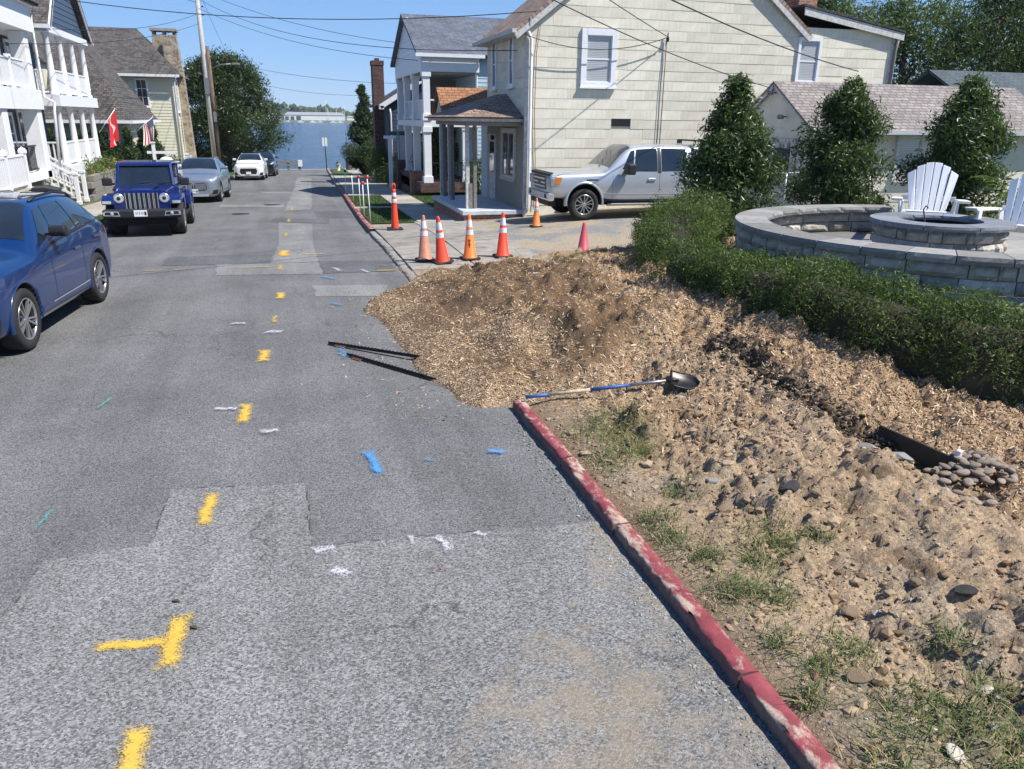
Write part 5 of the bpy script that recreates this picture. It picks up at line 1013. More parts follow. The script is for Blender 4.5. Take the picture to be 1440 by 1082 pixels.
mb = MB(); mb.prism([(-.42, 0), (-.30, 0), (-.29, .10), (-.44, .10)], -.14, L + .2, 'x', Matrix.Translation((0, 0, ez - .24))); mb.build('gutter', M_TRIM, sh); downspout(sh, [(.02, -.36, ez - .2), (.05, -.30, ez - .35), (.06, -.08, ez - .5), (.06, -.08, .3)], M_TRIM, .05)
m_, nt_, b_ = newmat('peeling_white_paint'); setb(nt_, b_, nt_.mix(nt_.ramp(nt_.noise(7, 7, .75, nt_.mapping((1, 1, .5))), [(.52, 0), (.56, 1)]), (.55, .54, .52), (.16, .14, .125)), .8)
d_ = door(sh, frame((-.03, sd, 0), (-.03, 0, 0)), sd / 2 + .12, .3, 1.15, 2.1, m_, m_, M_PANE, 'door'); d_['label'] = 'peeling white shed door with dark glazing'
mb = MB(); MM = frame((-.045, sd, 0), (-.045, 0, 0)); mb.box(sd / 2 + .685, sd / 2 + .715, -.02, -.002, 1.25, 2.15, MM); mb.box(sd / 2 + .34, sd / 2 + 1.05, -.021, -.001, 1.68, 1.71, MM); mb.build('muntin', m_, d_)
window(sh, frame((0, -.025, 0), (L, -.025, 0)), 2.72, 1.35, .85, 1.18, M_OLDTRIM, M_BLIND, .08); window(sh, frame((0, -.025, 0), (L, -.025, 0)), 5.6, 1.35, .85, 1.18, M_OLDTRIM, M_BLIND, .08)
for y, z in ((sd / 2 + .0, rz - .30), (sd / 2 - .62, rz - .92)):
    fl = MB(); fl.lathe([(0, .05), (.06, .04), (.07, 0), (.02, -.02), (0, -.02)], 10, Matrix.Translation((-.2, y - .07, z)) @ Matrix.Rotation(R(-120), 4, 'Y')); fl.lathe([(0, .05), (.06, .04), (.07, 0), (.02, -.02), (0, -.02)], 10, Matrix.Translation((-.2, y + .07, z)) @ Matrix.Rotation(R(-110), 4, 'Y')); fl.tube([(0, y, z), (-.14, y, z)], .02, 6); fl.build('floodlight', plain('dull_lamp_grey', (.2, .2, .2), .5, .3) if 'dull_lamp_grey' not in MATS else MATS['dull_lamp_grey'], sh)
# grey roofed building behind the shed
gb = empty('grey_roofed_building', (27, 26, .4), 0, 'low building with dark teal grey roof behind the shed', 'building')
mb = MB(); mb.box(0, 9, .3, 6, 0, 3.0); mb.build('wall', M_LBLUE, gb); roof_face(gb, [(-.4, -.2, 2.9), (9.4, -.2, 2.9), (9.4, 3, 4.6), (-.4, 3, 4.6)], R_DKBL); roof_face(gb, [(9.4, 6.3, 2.9), (-.4, 6.3, 2.9), (-.4, 3, 4.601), (9.4, 3, 4.601)], R_DKBL); mb = MB(); mb.box(-.4, 9.4, -.32, -.21, 2.82, 2.94); mb.build('gutter', M_TRIM, gb)
# ---------------------------------------------------------------- houses on the left side of the street (fronts face +X)
def front(x, y0, y1, L): return Matrix.Translation((-L[0], -L[1], 0)) @ frame((x, y0, 0), (x, y1, 0))
def near(x0, x1, y, L): return Matrix.Translation((-L[0], -L[1], 0)) @ frame((x0, y, 0), (x1, y, 0))
# navy house with white two-tier porch, nearest on the left
L = (-9.9, 27, -.2); ha = empty('navy_porch_house', L, 0, 'navy house with heavy white two tier porch and boxed white corner piers', 'house')
def A(x, y, z): return (x - L[0], y - L[1], z - L[2])
def abox(mb, x0, x1, y0, y1, z0, z1): mb.box(x0 - L[0], x1 - L[0], y0 - L[1], y1 - L[1], z0 - L[2], z1 - L[2]); return mb
abox(MB(), -17, -10.1, 22, 33.6, -.6, 7.0).build('wall', M_NAVY, ha)
siding(ha, front(-10.05, 22, 33.6, (L[0], L[1], L[2])), 0, 11.6, .8, 6.8, M_NAVY, .2)
abox(abox(MB(), -10, -8.35, 22, 33.7, 2.95, 3.62), -10, -8.42, 22, 33.66, .55, .8).build('deck', M_TRIM, ha)
abox(abox(MB(), -10, -8.3, 22, 33.75, 5.55, 6.4), -10, -8.15, 22, 33.9, 6.4, 6.55).build('entablature', M_TRIM, ha)
for y in (33.3, 29.4, 25.6):
    abox(MB(), -8.95, -8.42, y - .27, y + .27, .55, 2.95).build('pier', M_TRIM, ha, bevel=.02); abox(MB(), -8.95, -8.45, y - .25, y + .25, 3.62, 5.55).build('pier', M_TRIM, ha, bevel=.02)
for y0, y1 in ((29.7, 33.0), (25.9, 29.1)):
    railing(ha, A(-8.6, y0, 3.62), A(-8.6, y1, 3.62), .95, M_TRIM, .14); railing(ha, A(-8.7, y0, .8), A(-8.7, y1, .8), .9, M_BLACK, .14, .025)
    post(ha, *[k for k in A(-8.6, (y0 + y1) / 2, 0)[:2]], 3.62 - L[2], 4.68 - L[2], .13, M_TRIM, 'newel')
for y in (31.2, 27.6):
    window(ha, front(-10.03, 22, 33.6, L), y - 22 - .5, 4.0 - L[2] - .3, 1.0, 1.7, rows=2, cols=2, pane=M_PANEB); window(ha, front(-10.03, 22, 33.6, L), y - 22 - .5, 1.15 - L[2], 1.0, 1.7, rows=2, cols=2, pane=M_PANEB)
door(ha, front(-10.04, 22, 33.6, L), 9.9, .8 - L[2], 1.1, 2.1, M_NAVY, M_TRIM, M_PANEB)
roof_face(ha, [A(-8.0, 21.5, 6.52), A(-8.0, 34.0, 6.52), A(-13.4, 34.0, 10.4), A(-13.4, 21.5, 10.4)], R_GREY, .12); roof_face(ha, [A(-18.5, 34.0, 6.52), A(-18.5, 21.5, 6.52), A(-13.4, 21.5, 10.401), A(-13.4, 34.0, 10.401)], R_GREY, .12)
mb = MB(); mb.prism([(-17.0 - L[0], 6.55 - L[2]), (-8.3 - L[0], 6.55 - L[2]), (-13.4 - L[0], 10.1 - L[2])], 33.62 - L[1], 33.7 - L[1], 'y'); mb.build('gable', M_TRIM, ha)
downspout(ha, [A(-8.2, 33.85, 6.3), A(-8.3, 33.75, 5.9), A(-8.3, 33.75, 3.4), A(-8.0, 33.8, 3.2), A(-8.05, 33.8, 2.9), A(-8.2, 33.8, .6)], M_TRIM, .05)
# low white fence in front of it
L = (-7.7, 27, -.2); lf = empty('white_fence', L, 0, 'low white slatted fence with capped posts behind the wheelie bins', 'fence')
for i, y in enumerate((22.4, 24.2, 26.0, 27.8)):
    post(lf, 0, y - 27, .0, 1.95, .15, M_TRIM, 'fence_post'); mb = MB(); mb.lathe([(0, .1), (.05, .06), (.11, .03), (.11, 0), (0, 0)], 4, Matrix.Translation((0, y - 27, 1.95)) @ Matrix.Rotation(R(45), 4, 'Z'), False); mb.build('post_cap', M_TRIM, lf)
    if i < 3: railing(lf, (0, y - 27 + .08, .85), (0, y - 27 + 1.72, .85), .95, M_TRIM, .14, .06)
abox(MB(), -8.4, -7.85, 22, 33.4, -.6, .52).build('terrace_wall', M_BRICKD, None) if False else None
mb = MB(); mb.box(-8.35, -7.5, 21, 28.3, -.6, .62); tag(mb.build('terrace', M_CONC2), kind='structure')
# white stairs between the two houses
L = (-8.4, 34.4, -.45); st = empty('white_stairs', L, 0, 'white railed wooden stairs climbing from the pavement to the porches', 'stairs')
for k in range(6): mb = MB(); mb.box(-1.5 + .0 * k, .62 - .28 * k, -.55, .55, .17 * k, .17 * (k + 1)); mb.build('step', M_CONC, st)
for y in (-.62, .62):
    post(st, .68, y, -.05, 1.15, .14, M_TRIM, 'newel'); post(st, -.98, y, .9, 2.15, .14, M_TRIM, 'newel')
    mb = MB(); mb.beam((.68, y, 1.02), (-.98, y, 2.0), .08, .07); mb.beam((.68, y, .22), (-.98, y, 1.2), .06, .07); mb.beam((.68, y, .62), (-.98, y, 1.6), .05, .05); rr = mb.build('handrail', M_TRIM, st)
    for i in range(1, 8): t = i / 8; mb = MB(); x = .68 - 1.66 * t; mb.box(x - .025, x + .025, y - .02, y + .02, .25 + .98 * t, .99 + .98 * t); mb.build('baluster', M_TRIM, rr)
# slate-blue gabled house with round columns
L = (-10.4, 36, -.5); hb_ = empty('slate_blue_gable_house', L, 0, 'slate blue gabled house with white columned two tier porch and grey roof', 'house')
def A(x, y, z): return (x - L[0], y - L[1], z - L[2])
abox(MB(), -18, -10.6, 36.0, 42.4, -.8, 6.0).build('wall', M_SLBLUE, hb_)
siding(hb_, front(-10.55, 36, 42.4, L), 0, 6.4, .9 - L[2], 5.9 - L[2], M_NAVY, .18)
abox(abox(MB(), -10.7, -8.25, 35.75, 42.6, 3.10, 3.52), -10.7, -8.35, 35.9, 42.5, .5, .82).build('deck', M_TRIM, hb_)
abox(MB(), -10.7, -8.3, 35.7, 42.6, 5.78, 6.02).build('porch_ceiling', M_TRIM, hb_)
abox(MB(), -10.5, -8.4, 36, 42.4, -.8, .5).build('porch_skirt', M_TRIM, hb_)
for y in (36.2, 38.15, 40.1, 42.1):
    for z0, z1 in ((.82, 3.1), (3.52, 5.8)):
        mb = MB(); mb.lathe([(.16, 0), (.16, .1), (.13, .14), (.125, (z1 - z0) * .5), (.105, z1 - z0 - .14), (.15, z1 - z0 - .08), (.15, z1 - z0)], 14, Matrix.Translation(A(-8.5, y, z0))); mb.build('column', M_TRIM, hb_)
for y0, y1 in ((36.4, 38.0), (38.3, 39.95), (40.25, 41.95)):
    for z in (3.52, .82): railing(hb_, A(-8.5, y0, z), A(-8.5, y1, z), .9, M_TRIM, .11, .05)
for z in (3.52, .82): railing(hb_, A(-10.4, 36.0, z), A(-8.65, 36.0, z), .9, M_TRIM, .16, .05)
for z in (3.55, .85): door(hb_, front(-10.53, 36, 42.4, L), 2.1, z - L[2], 1.0, 2.1, M_NAVY, M_TRIM, M_PANEB); window(hb_, front(-10.52, 36, 42.4, L), .6, z - L[2] + .4, .8, 1.6, pane=M_PANEB); window(hb_, front(-10.52, 36, 42.4, L), 4.2, z - L[2] + .4, .9, 1.6, pane=M_PANEB)
roof_face(hb_, [A(-18.4, 35.5, 5.98), A(-8.1, 35.5, 5.98), A(-8.1, 39.2, 9.7), A(-18.4, 39.2, 9.7)], R_GREY, .12); roof_face(hb_, [A(-8.1, 42.9, 5.98), A(-18.4, 42.9, 5.98), A(-18.4, 39.2, 9.701), A(-8.1, 39.2, 9.701)], R_GREY, .12)
siding(hb_, front(-8.42, 35.7, 42.7, L), 0, 7, 6.03 - L[2], 9.4 - L[2], M_SLBLUE, .22, clip=lambda z: ((z - 6.5) / 3.6 * 3.5 + .15, 6.85 - (z - 6.5) / 3.6 * 3.5), name='gable')
for s_ in (35.5, 42.9): mb = MB(); mb.beam(A(-8.14, s_, 5.88), A(-8.14, 39.2, 9.58), .06, .22); mb.build('rake_board', M_TRIM, hb_)
abox(MB(), -18, -8.1, 35.36, 35.48, 5.86, 6.0).build('gutter', M_TRIM, hb_)
mb = MB(); mb.box(-2.0, -.9, -.5, .5, 7.5, 8.6, Matrix.Translation((.9, .9, .2))); mb.build('dormer', M_TRIM, hb_)
# pale yellow house: hipped front block, rear wing with stone chimney
L = (-11, 52, -1.1); hc = empty('pale_yellow_house', L, 0, 'pale yellow house with big weathered shingle roofs and stone chimney', 'house')
def A(x, y, z): return (x - L[0], y - L[1], z - L[2])
abox(MB(), -15.8, -8.1, 48, 57.2, -1.4, 2.6).build('wall', M_YELW, hc); siding(hc, near(-16, -8.1, 47.98, L), 0, 7.9, .1, 2.5 - L[2], M_YELW, .2); siding(hc, front(-8.08, 48, 57, L), 0, 9, .1, 2.5 - L[2], M_YELW, .2)
e = 2.5; pts = [A(-16.2, 47.5, e), A(-7.7, 47.5, e), A(-7.7, 57.7, e), A(-16.2, 57.7, e)]; r0, r1 = A(-16.0, 52.6, 8.1), A(-11.2, 52.6, 8.1)
roof_face(hc, [pts[0], pts[1], r1, r0], R_GREY, .1); roof_face(hc, [pts[1], pts[2], r1], R_GREY, .1); roof_face(hc, [pts[2], pts[3], r0, r1], R_GREY, .1)
abox(MB(), -16.2, -7.6, 47.36, 47.48, e - .14, e + .02).build('gutter', M_TRIM, hc); abox(MB(), -7.68, -7.56, 47.5, 57.7, e - .14, e + .02).build('gutter', M_TRIM, hc)
abox(MB(), -11.4, -6.75, 59.0, 66, -1.5, 5.35).build('wing_wall', M_YELW, hc); siding(hc, near(-11.4, -6.75, 58.97, L), 0, 4.65, .1, 5.3 - L[2], M_YELW, .2); siding(hc, front(-6.73, 59, 66, L), 0, 7, .1, 5.3 - L[2], M_YELW, .2)
window(hc, near(-11.4, -6.75, 58.94, L), 2.35, 3.3 - L[2], .8, 1.8, cols=2, rows=3); window(hc, front(-6.7, 59, 66, L), .5, 3.0 - L[2], 1.5, 2.1, cols=2, rows=2); window(hc, near(-11.4, -6.75, 58.94, L), .3, 3.3 - L[2], .8, 1.8, cols=2, rows=3)
e = 5.32; pts = [A(-12, 58.5, e), A(-6.3, 58.5, e), A(-6.3, 66.5, e), A(-12, 66.5, e)]; r0, r1 = A(-12, 62.5, 8.4), A(-9.0, 62.5, 8.4)
roof_face(hc, [pts[0], pts[1], r1, r0], R_GREY, .1); roof_face(hc, [pts[1], pts[2], r1], R_GREY, .1); abox(MB(), -12, -6.2, 58.36, 58.48, e - .14, e + .02).build('gutter', M_TRIM, hc)
def stonemat():
    m, nt, b = newmat('fieldstone'); v = nt.voro(4.5, nt.mapping((1, 1, 1.3))); d = nt.voro(4.5, nt.mapping((1, 1, 1.3)), 'Distance', 'DISTANCE_TO_EDGE'); c = nt.ramp(nt.sep(v)[0], [(0, (.16, .125, .09)), (.5, (.30, .24, .17)), (1, (.44, .37, .28))]); c = nt.mix(nt.ramp(d, [(0, .85), (.06, 0)]), c, (.38, .34, .28)); setb(nt, b, c, .9, normal=nt.bump(d, .6, .03)); return m
M_STONE = stonemat()
mb = MB(); cx, cy = -7.25, 62.4; mb.prism([(-1.15, 0), (1.15, 0), (.95, 6.5), (.75, 9.0), (-.75, 9.0), (-.95, 6.5)], -.5, .5, 'y', Matrix.Translation(A(cx, cy, -1.0))); mb.build('chimney', M_STONE, hc)
c2 = hc.children[-1]
for x in (-.65, 0, .65): mb = MB(); mb.box(x - .09, x + .09, -.4, .4, 9.0, 9.25, Matrix.Translation(A(cx, cy, -1.0))); mb.build('chimney_pier', M_STONE, c2)
mb = MB(); mb.box(-.85, .85, -.58, .58, 9.25, 9.42, Matrix.Translation(A(cx, cy, -1.0))); mb.build('chimney_slab', M_CONC2, c2)
for x, y, z, w in ((-12.6, 48.9, 4.6, 1.5), (-10.6, 48.2, 3.0, 1.4)):      # dormers on the near slope
    mb = MB(); mb.prism([(-w / 2, -1.6), (w / 2, -1.6), (w / 2, .95), (0, 1.75), (-w / 2, .95)], 0, 2.6, 'y', Matrix.Translation(A(x, y, z))); dm_ = mb.build('dormer', M_YELW, hc)
    window(dm_, Matrix.Translation(A(x - .4, y - .03, z - .35)), 0, 0, .8, 1.25, cols=2, rows=2)
    for s_ in (-1, 1): roof_face(dm_, [A(x + s_ * (w / 2 + .2), y - .2, z + .76), A(x + s_ * (w / 2 + .2), y + 3, z + .76), A(x, y + 3, z + 1.85 + .001 * s_), A(x, y - .2, z + 1.85 + .001 * s_)], R_GREY, .07, 'dormer_roof')
window(hc, near(-16, -8.1, 47.95, L), 6.2, .75 - L[2], .9, 1.3, cols=2); window(hc, near(-16, -8.1, 47.95, L), 3.0, .75 - L[2], .9, 1.3, cols=2); downspout(hc, [A(-7.7, 47.4, 2.4), A(-8.0, 47.8, 2.0), A(-8.0, 47.85, -.8)], M_TRIM, .05); downspout(hc, [A(-6.4, 58.4, 5.2), A(-6.6, 58.8, 4.8), A(-6.65, 58.85, -1)], M_TRIM, .06)
# arborvitae row, shrubs, retaining wall
def cone_tree(name, loc, h, r, n, leaf, seed, label, group, mat=None): return tree(name, loc, h, lambda t, p: r * (min(1, t / .12 * .6 + .4)) * (1 - t ** 1.6) + .03, 60, r * .42, n, leaf, mat or L_CON, seed, label, 'tree', group, trunk_r=.04, bare=.02, nl=4)
AG = 'clipped arborvitae along the yellow house'
av0 = cone_tree('arborvitae', (-11.4, 45.8, -.75), 2.75, .62, 12000, .085, 51, 'narrow green arborvitae in the row before the pale yellow house', AG)
for i, (x, y, s) in enumerate([(-10.8, 46.0, .95), (-10.2, 46.2, 1.0), (-9.6, 46.4, .92), (-9.05, 46.6, .97), (-8.5, 46.8, .9), (-7.95, 47.0, 1.0), (-7.4, 48.2, .97), (-7.0, 49.4, 1.02)]):
    o = copy_tree(av0); o.location = (x, y, -.8); o.scale = (s * .92, s * .92, s * 1.05); o.rotation_euler = (0, 0, i * 1.3)
def shrub(name, loc, r, h, n, leaf, mat, seed, label, cat='shrub', group=None, flowers=0, fm=None):
    rng = np.random.default_rng(seed); root = empty(name, loc, 0, label, cat, group); C = []; Rr = []
    for i in range(26): a = rng.uniform(0, 6.28); k = rng.random() ** .5; C.append((r * k * math.cos(a) * .85, r * k * math.sin(a) * .85, h * (.15 + .75 * rng.random() * (1 - .5 * k * k)))); Rr.append(r * .33 * rng.uniform(.7, 1.3))
    P, N = clump_points(C, Rr, [n // 26] * 26, rng, .4); P[:, 2] = np.maximum(P[:, 2], .02); V, F = leaves(P, leaf, rng, N, .3); link('foliage', np_mesh(name, V, F), mat, root); mb = MB()
    for c in C[:12]: mb.tube([(0, 0, -.1), Vector(c) * .5 + Vector((0, 0, .05)), c], [.025, .015, .006], 5, False)
    mb.build('stems', M_BARK, root)
    if flowers: i = rng.integers(0, len(P), flowers); V, F = leaves(P[i] + N[i] * .05, leaf * 1.1, rng, N[i], .2, .9); link('blossom', np_mesh('blossom', V, F), fm, root)
    return root
shrub('flowering_shrub', (-8.7, 38.6, -.1), 1.2, 1.1, 5000, .06, L_PALE, 61, 'loose shrub with orange yellow blossoms above the low stone wall', flowers=260, fm=L_YELF)
shrub('flowering_shrub', (-8.4, 41.2, -.1), 1.3, 1.2, 5000, .06, L_PALE, 62, 'pale green shrub at the far end of the low stone wall', flowers=80, fm=L_YELF)
shrub('dark_shrub', (-6.5, 52.5, -1.0), 1.3, 1.4, 6000, .06, L_CON, 63, 'dark rounded shrub between the stone chimney house and the silver car')
rwl = empty('retaining_wall', (-7.75, 36, -.6), 0, 'low weathered timber and stone retaining wall below the flowering shrubs', 'wall')
for c in range(4):
    for k in range(4): mb = MB(); y = k * 1.9 + (c % 2) * .5; mb.box(-.13, .1, y + .01, y + 1.88, c * .25 + .005, c * .25 + .245); mb.build('timber', M_BARE if 'x' else None, rwl, bevel=.012)
mb = MB(); mb.box(-9.5, -7.86, 35.6, 44, -1.2, .32); tag(mb.build('raised_bed', M_GROUND), kind='structure')
# post sign, white gate, bins, flags
L = (-5.9, 41.3, -.65); ps = empty('post_sign', L, 0, 'white timber post with side arm and hanging oval house sign', 'sign')
mb = MB(); mb.box(-.07, .07, -.07, .07, 0, 2.2); mb.box(-.1, .1, -.1, .1, 2.2, 2.26); mb.build('post', M_TRIM, ps); mb = MB(); mb.box(-.3, .95, -.05, .05, 1.72, 1.84); mb.build('arm', M_TRIM, ps)
mb = MB(); mb.lathe([(0, -.015), (.30, -.015), (.32, 0), (.30, .015), (0, .015)], 20, Matrix.Translation((.5, 0, 1.36)) @ Matrix.Scale(.72, 4, (0, 0, 1)) @ Matrix.Rotation(R(90), 4, 'X')); s1 = mb.build('oval_board', M_TRIM, ps)
mb = MB(); mb.lathe([(0, -.02), (.17, -.02), (.17, .0)], 16, Matrix.Translation((.5, 0, 1.36)) @ Matrix.Scale(.7, 4, (0, 0, 1)) @ Matrix.Rotation(R(90), 4, 'X')); mb.build('emblem', plain('grey_blue_print', (.35, .4, .5), .6), s1)
L = (-5.9, 54.6, -1.2); wg = empty('white_gate', L, 0, 'white slatted gate panel beside the dark shrub and utility pole', 'gate')
post(wg, 0, 0, 0, 1.75, .16, M_TRIM, 'gate_post'); 
for k in range(5): mb = MB(); mb.box(.16 + k * .2, .30 + k * .2, -.02, .02, .15, 1.62 - .2 * k); mb.build('slat', M_TRIM, wg)
for z in (.35, .8): mb = MB(); mb.box(.08, 1.15, .025, .06, z, z + .09); mb.build('rail', M_TRIM, wg)
def bin_(loc, rz, body, lid, label):
    r = empty('wheelie_bin', loc, rz, label, 'bin', 'wheelie bins on the left pavement'); mb = MB(); V = [(-.24, -.26, 0), (.24, -.26, 0), (.24, .26, 0), (-.24, .26, 0), (-.30, -.33, .95), (.30, -.33, .95), (.30, .33, .95), (-.30, .33, .95)]; mb.add(V, [(0, 3, 2, 1), (4, 5, 6, 7), (0, 1, 5, 4), (1, 2, 6, 5), (2, 3, 7, 6), (3, 0, 4, 7)]); mb.build('body', body, r, bevel=.03, seg=2)
    mb = MB(); mb.prism([(-.36, .95), (.34, .95), (.34, 1.0), (.0, 1.07), (-.34, 1.06)], -.35, .35, 'y'); mb.build('lid', lid, r, bevel=.02); mb = MB(); mb.tube([(-.40, -.25, .98), (-.40, .25, .98)], .018, 6); mb.build('handle', lid, r)
    for y in (-.27, .27): mb = MB(); mb.lathe([(0, -.03), (.1, -.03), (.12, -.02), (.12, .02), (.1, .03), (0, .03)], 14, Matrix.Translation((-.28, y, .12)) @ Matrix.Rotation(R(90), 4, 'X')); mb.build('wheel', M_BLACK, r)
    return r
B_BL = plain('blue_bin_plastic', (.02, .06, .24), .45); B_BK = plain('black_bin_plastic', (.02, .02, .022), .5); B_GN = plain('dark_green_bin_plastic', (.02, .035, .025), .5)
bin_((-6.55, 25.3, -.22), R(5), B_BL, B_BK, 'blue wheelie bin with black lid before the white stairs'); bin_((-7.05, 23.6, -.2), R(12), B_GN, B_BK, 'dark green wheelie bin with black lid beside the low white fence'); bin_((-7.05, 22.5, -.18), R(2), B_BK, B_BK, 'all black wheelie bin behind the blue car roof')
def flag(name, base, d, plen, w, h, mat, label, seed):
    r = empty(name, base, 0, label, 'flag'); d = Vector(d).normalized(); mb = MB(); mb.tube([(0, 0, 0), d * plen], .018, 6); mb.lathe([(0, 0), (.035, .03), (0, .07)], 8, Matrix.Translation(d * plen)); mb.build('pole', M_TRIM, r)
    n, m = 14, 10; V = []; uv = []
    for i in range(n + 1):
        for j in range(m + 1):
            u, v = i / n, j / m; p = d * (plen * (.98 - u * w / plen * .55)); s = math.sin(u * 7 + v * 2 + seed) * .07 * (.2 + v); V.append((p.x + s + u * .02, p.y + s * .7 + .12 * v * math.sin(u * 4), p.z - v * h * (1 - .12 * u))); uv.append((v, 1 - u))
    me = np_mesh('cloth', V, [(i * (m + 1) + j, i * (m + 1) + j + 1, (i + 1) * (m + 1) + j + 1, (i + 1) * (m + 1) + j) for i in range(n) for j in range(m)], True); ul = me.uv_layers.new(name='UVMap')
    for l in me.loops: ul.data[l.index].uv = uv[l.vertex_index]
    link('cloth', me, mat, r); return r
m_, nt_, b_ = newmat('red_flag_cloth'); u_ = nt_.sep(nt_.coord('UV')); k_ = nt_.math('LESS_THAN', nt_.math('ABSOLUTE', nt_.math('SUBTRACT', nt_.math('ADD', u_[1], nt_.math('MULTIPLY', nt_.math('SINE', nt_.math('MULTIPLY', u_[0], 9.)), .22)), .5)), .10); setb(nt_, b_, nt_.mix(k_, (.55, .02, .03), (.65, .55, .5)), .8)
flag('red_flag', (-8.3, 42.2, 2.0), (.75, .15, 1.0), 1.3, 1.1, 1.4, m_, 'red flag with pale curved emblem hanging from the far porch column', 1)
m_, nt_, b_ = newmat('striped_flag_cloth'); u_ = nt_.sep(nt_.coord('UV')); st_ = nt_.math('GREATER_THAN', nt_.math('FRACT', nt_.math('MULTIPLY', u_[1], 6.5)), .5); c_ = nt_.mix(st_, (.70, .68, .66), (.42, .03, .04)); cn = nt_.math('MULTIPLY', nt_.math('LESS_THAN', u_[0], .4), nt_.math('GREATER_THAN', u_[1], .46)); sv = nt_.math('LESS_THAN', nt_.voro(16., nt_.coord('UV'), 'Distance', rand=0), .2); setb(nt_, b_, nt_.mix(cn, c_, nt_.mix(sv, (.03, .04, .13), (.7, .7, .7))), .8)
flag('striped_flag', (-7.75, 47.4, 1.75), (.9, .0, .75), 1.5, 1.3, 1.15, m_, 'red and white striped flag with blue starred corner on the yellow house', 2)
# crepe myrtle by the water end
def dome(t, p): return 4.1 * math.sqrt(max(.02, 1 - (2 * t - .9) ** 2 / 1.25)) * (1 + .12 * math.sin(2 * p + 5 * t) + .08 * math.sin(5 * p))
tree('crepe_myrtle', (-4.4, 71, -1.75), 8.9, dome, 230, .85, 60000, .14, L_MYRT, 71, 'big dark spreading crepe myrtle flecked with pale blossom near the water', trunk_r=.22, bare=.06, nl=26, blossom=330)
# ---------------------------------------------------------------- cones, stakes, street furniture
def conemat(name, col, dirt=.25):
    m, nt, b = newmat(name); c = nt.mix(nt.ramp(nt.noise(9, 5, .7), [(.45, 0), (.75, dirt)]), col, (.20, .13, .09)); setb(nt, b, c, .5); return m
C_ORG = conemat('orange_cone_plastic', (.85, .20, .03)); C_RED = conemat('red_orange_cone_plastic', (.80, .065, .025), .1); C_FADE = conemat('faded_cone_plastic', (.55, .22, .14), .8); C_PINK = conemat('faded_pink_cone_plastic', (.55, .08, .11), .3); C_BAND = conemat('reflective_collar', (.72, .72, .74), .25); C_BASE = plain('black_rubber', (.02, .02, .021), .7)
def cone(loc, h, mat, label, tilt=(0, 0), band=True, rz=0, bandmat=None, writing=False, wide=1.):
    r = empty('traffic_cone', loc, rz, label, 'traffic cone', 'traffic cones across the driveway'); r.rotation_euler = (tilt[0], tilt[1], rz); s = h / .91; bw = .185 * s
    mb = MB(); mb.prism([(-bw, -bw * .8), (-bw * .8, -bw), (bw * .8, -bw), (bw, -bw * .8), (bw, bw * .8), (bw * .8, bw), (-bw * .8, bw), (-bw, bw * .8)], 0, .035 * s, 'z'); mb.build('base', C_BASE, r, bevel=.006)
    rr = lambda z: (.138 - .108 * (z / .91)) * s
    def ring(z0, z1, m, nm, e=0.): mb = MB(); mb.lathe([(rr(z0) + e, z0 * s), (rr(z1) + e, z1 * s)] if nm != 'shell' else [(.155 * s, .035 * s), (.15 * s, .05 * s), (rr(.07), .07 * s), (rr(.88), .88 * s), (rr(.88) * .8, .905 * s), (.016 * s, .91 * s)], 24); return mb.build(nm, m, r)
    r.scale = (wide, wide, 1)
    ring(0, 0, mat, 'shell')
    if band: ring(.50, .60, bandmat or C_BAND, 'collar', .004); ring(.65, .80, bandmat or C_BAND, 'collar', .004)
    if writing:
        for k, (z, w) in enumerate(((.40, .05), (.36, .06), (.32, .05), (.28, .06))): mb = MB(); a = math.radians(250); mb.box(-w / 2, w / 2, -.003, .003, -.006, .006, Matrix.Rotation(a + math.pi / 2, 4, 'Z') @ Matrix.Translation((0, -(rr(z) + .002), z)) @ Matrix.Rotation(R(90 if k % 2 else 20), 4, 'Y')); mb.build('stencil_mark', C_BASE, r)
    return r
dv = lambda x, y: hb(x, y) + .02
cone((2.62, 15.62, dv(2.62, 15.6)), .91, C_FADE, 'faded dirty orange cone leaning behind a bright one at the driveway', (0, R(-1)), bandmat=C_BAND)
cone((2.92, 15.28, dv(2.92, 15.28) + .02), .93, C_RED, 'bright red orange cone tilted beside the faded cone', (R(6), R(-8)), rz=.2)
cone((3.55, 15.55, dv(3.55, 15.55)), .91, C_ORG, 'orange cone with black stencil marks standing straight on the concrete', (0, R(-1)), rz=.1, writing=True)
cone((4.26, 15.58, dv(4.26, 15.58)), .91, C_RED, 'bright red cone at the hedge side end of the row', rz=.05)
cone((5.95, 15.3, dv(5.95, 15.3) - .08), .70, C_PINK, 'small plain pinkish red cone half hidden by the chip bank', band=False, wide=1.35)
cone((6.14, 19.2, dv(6.14, 19.2) - .03), .72, C_ORG, 'small orange cone in front of the pickup bumper', bandmat=C_BAND)
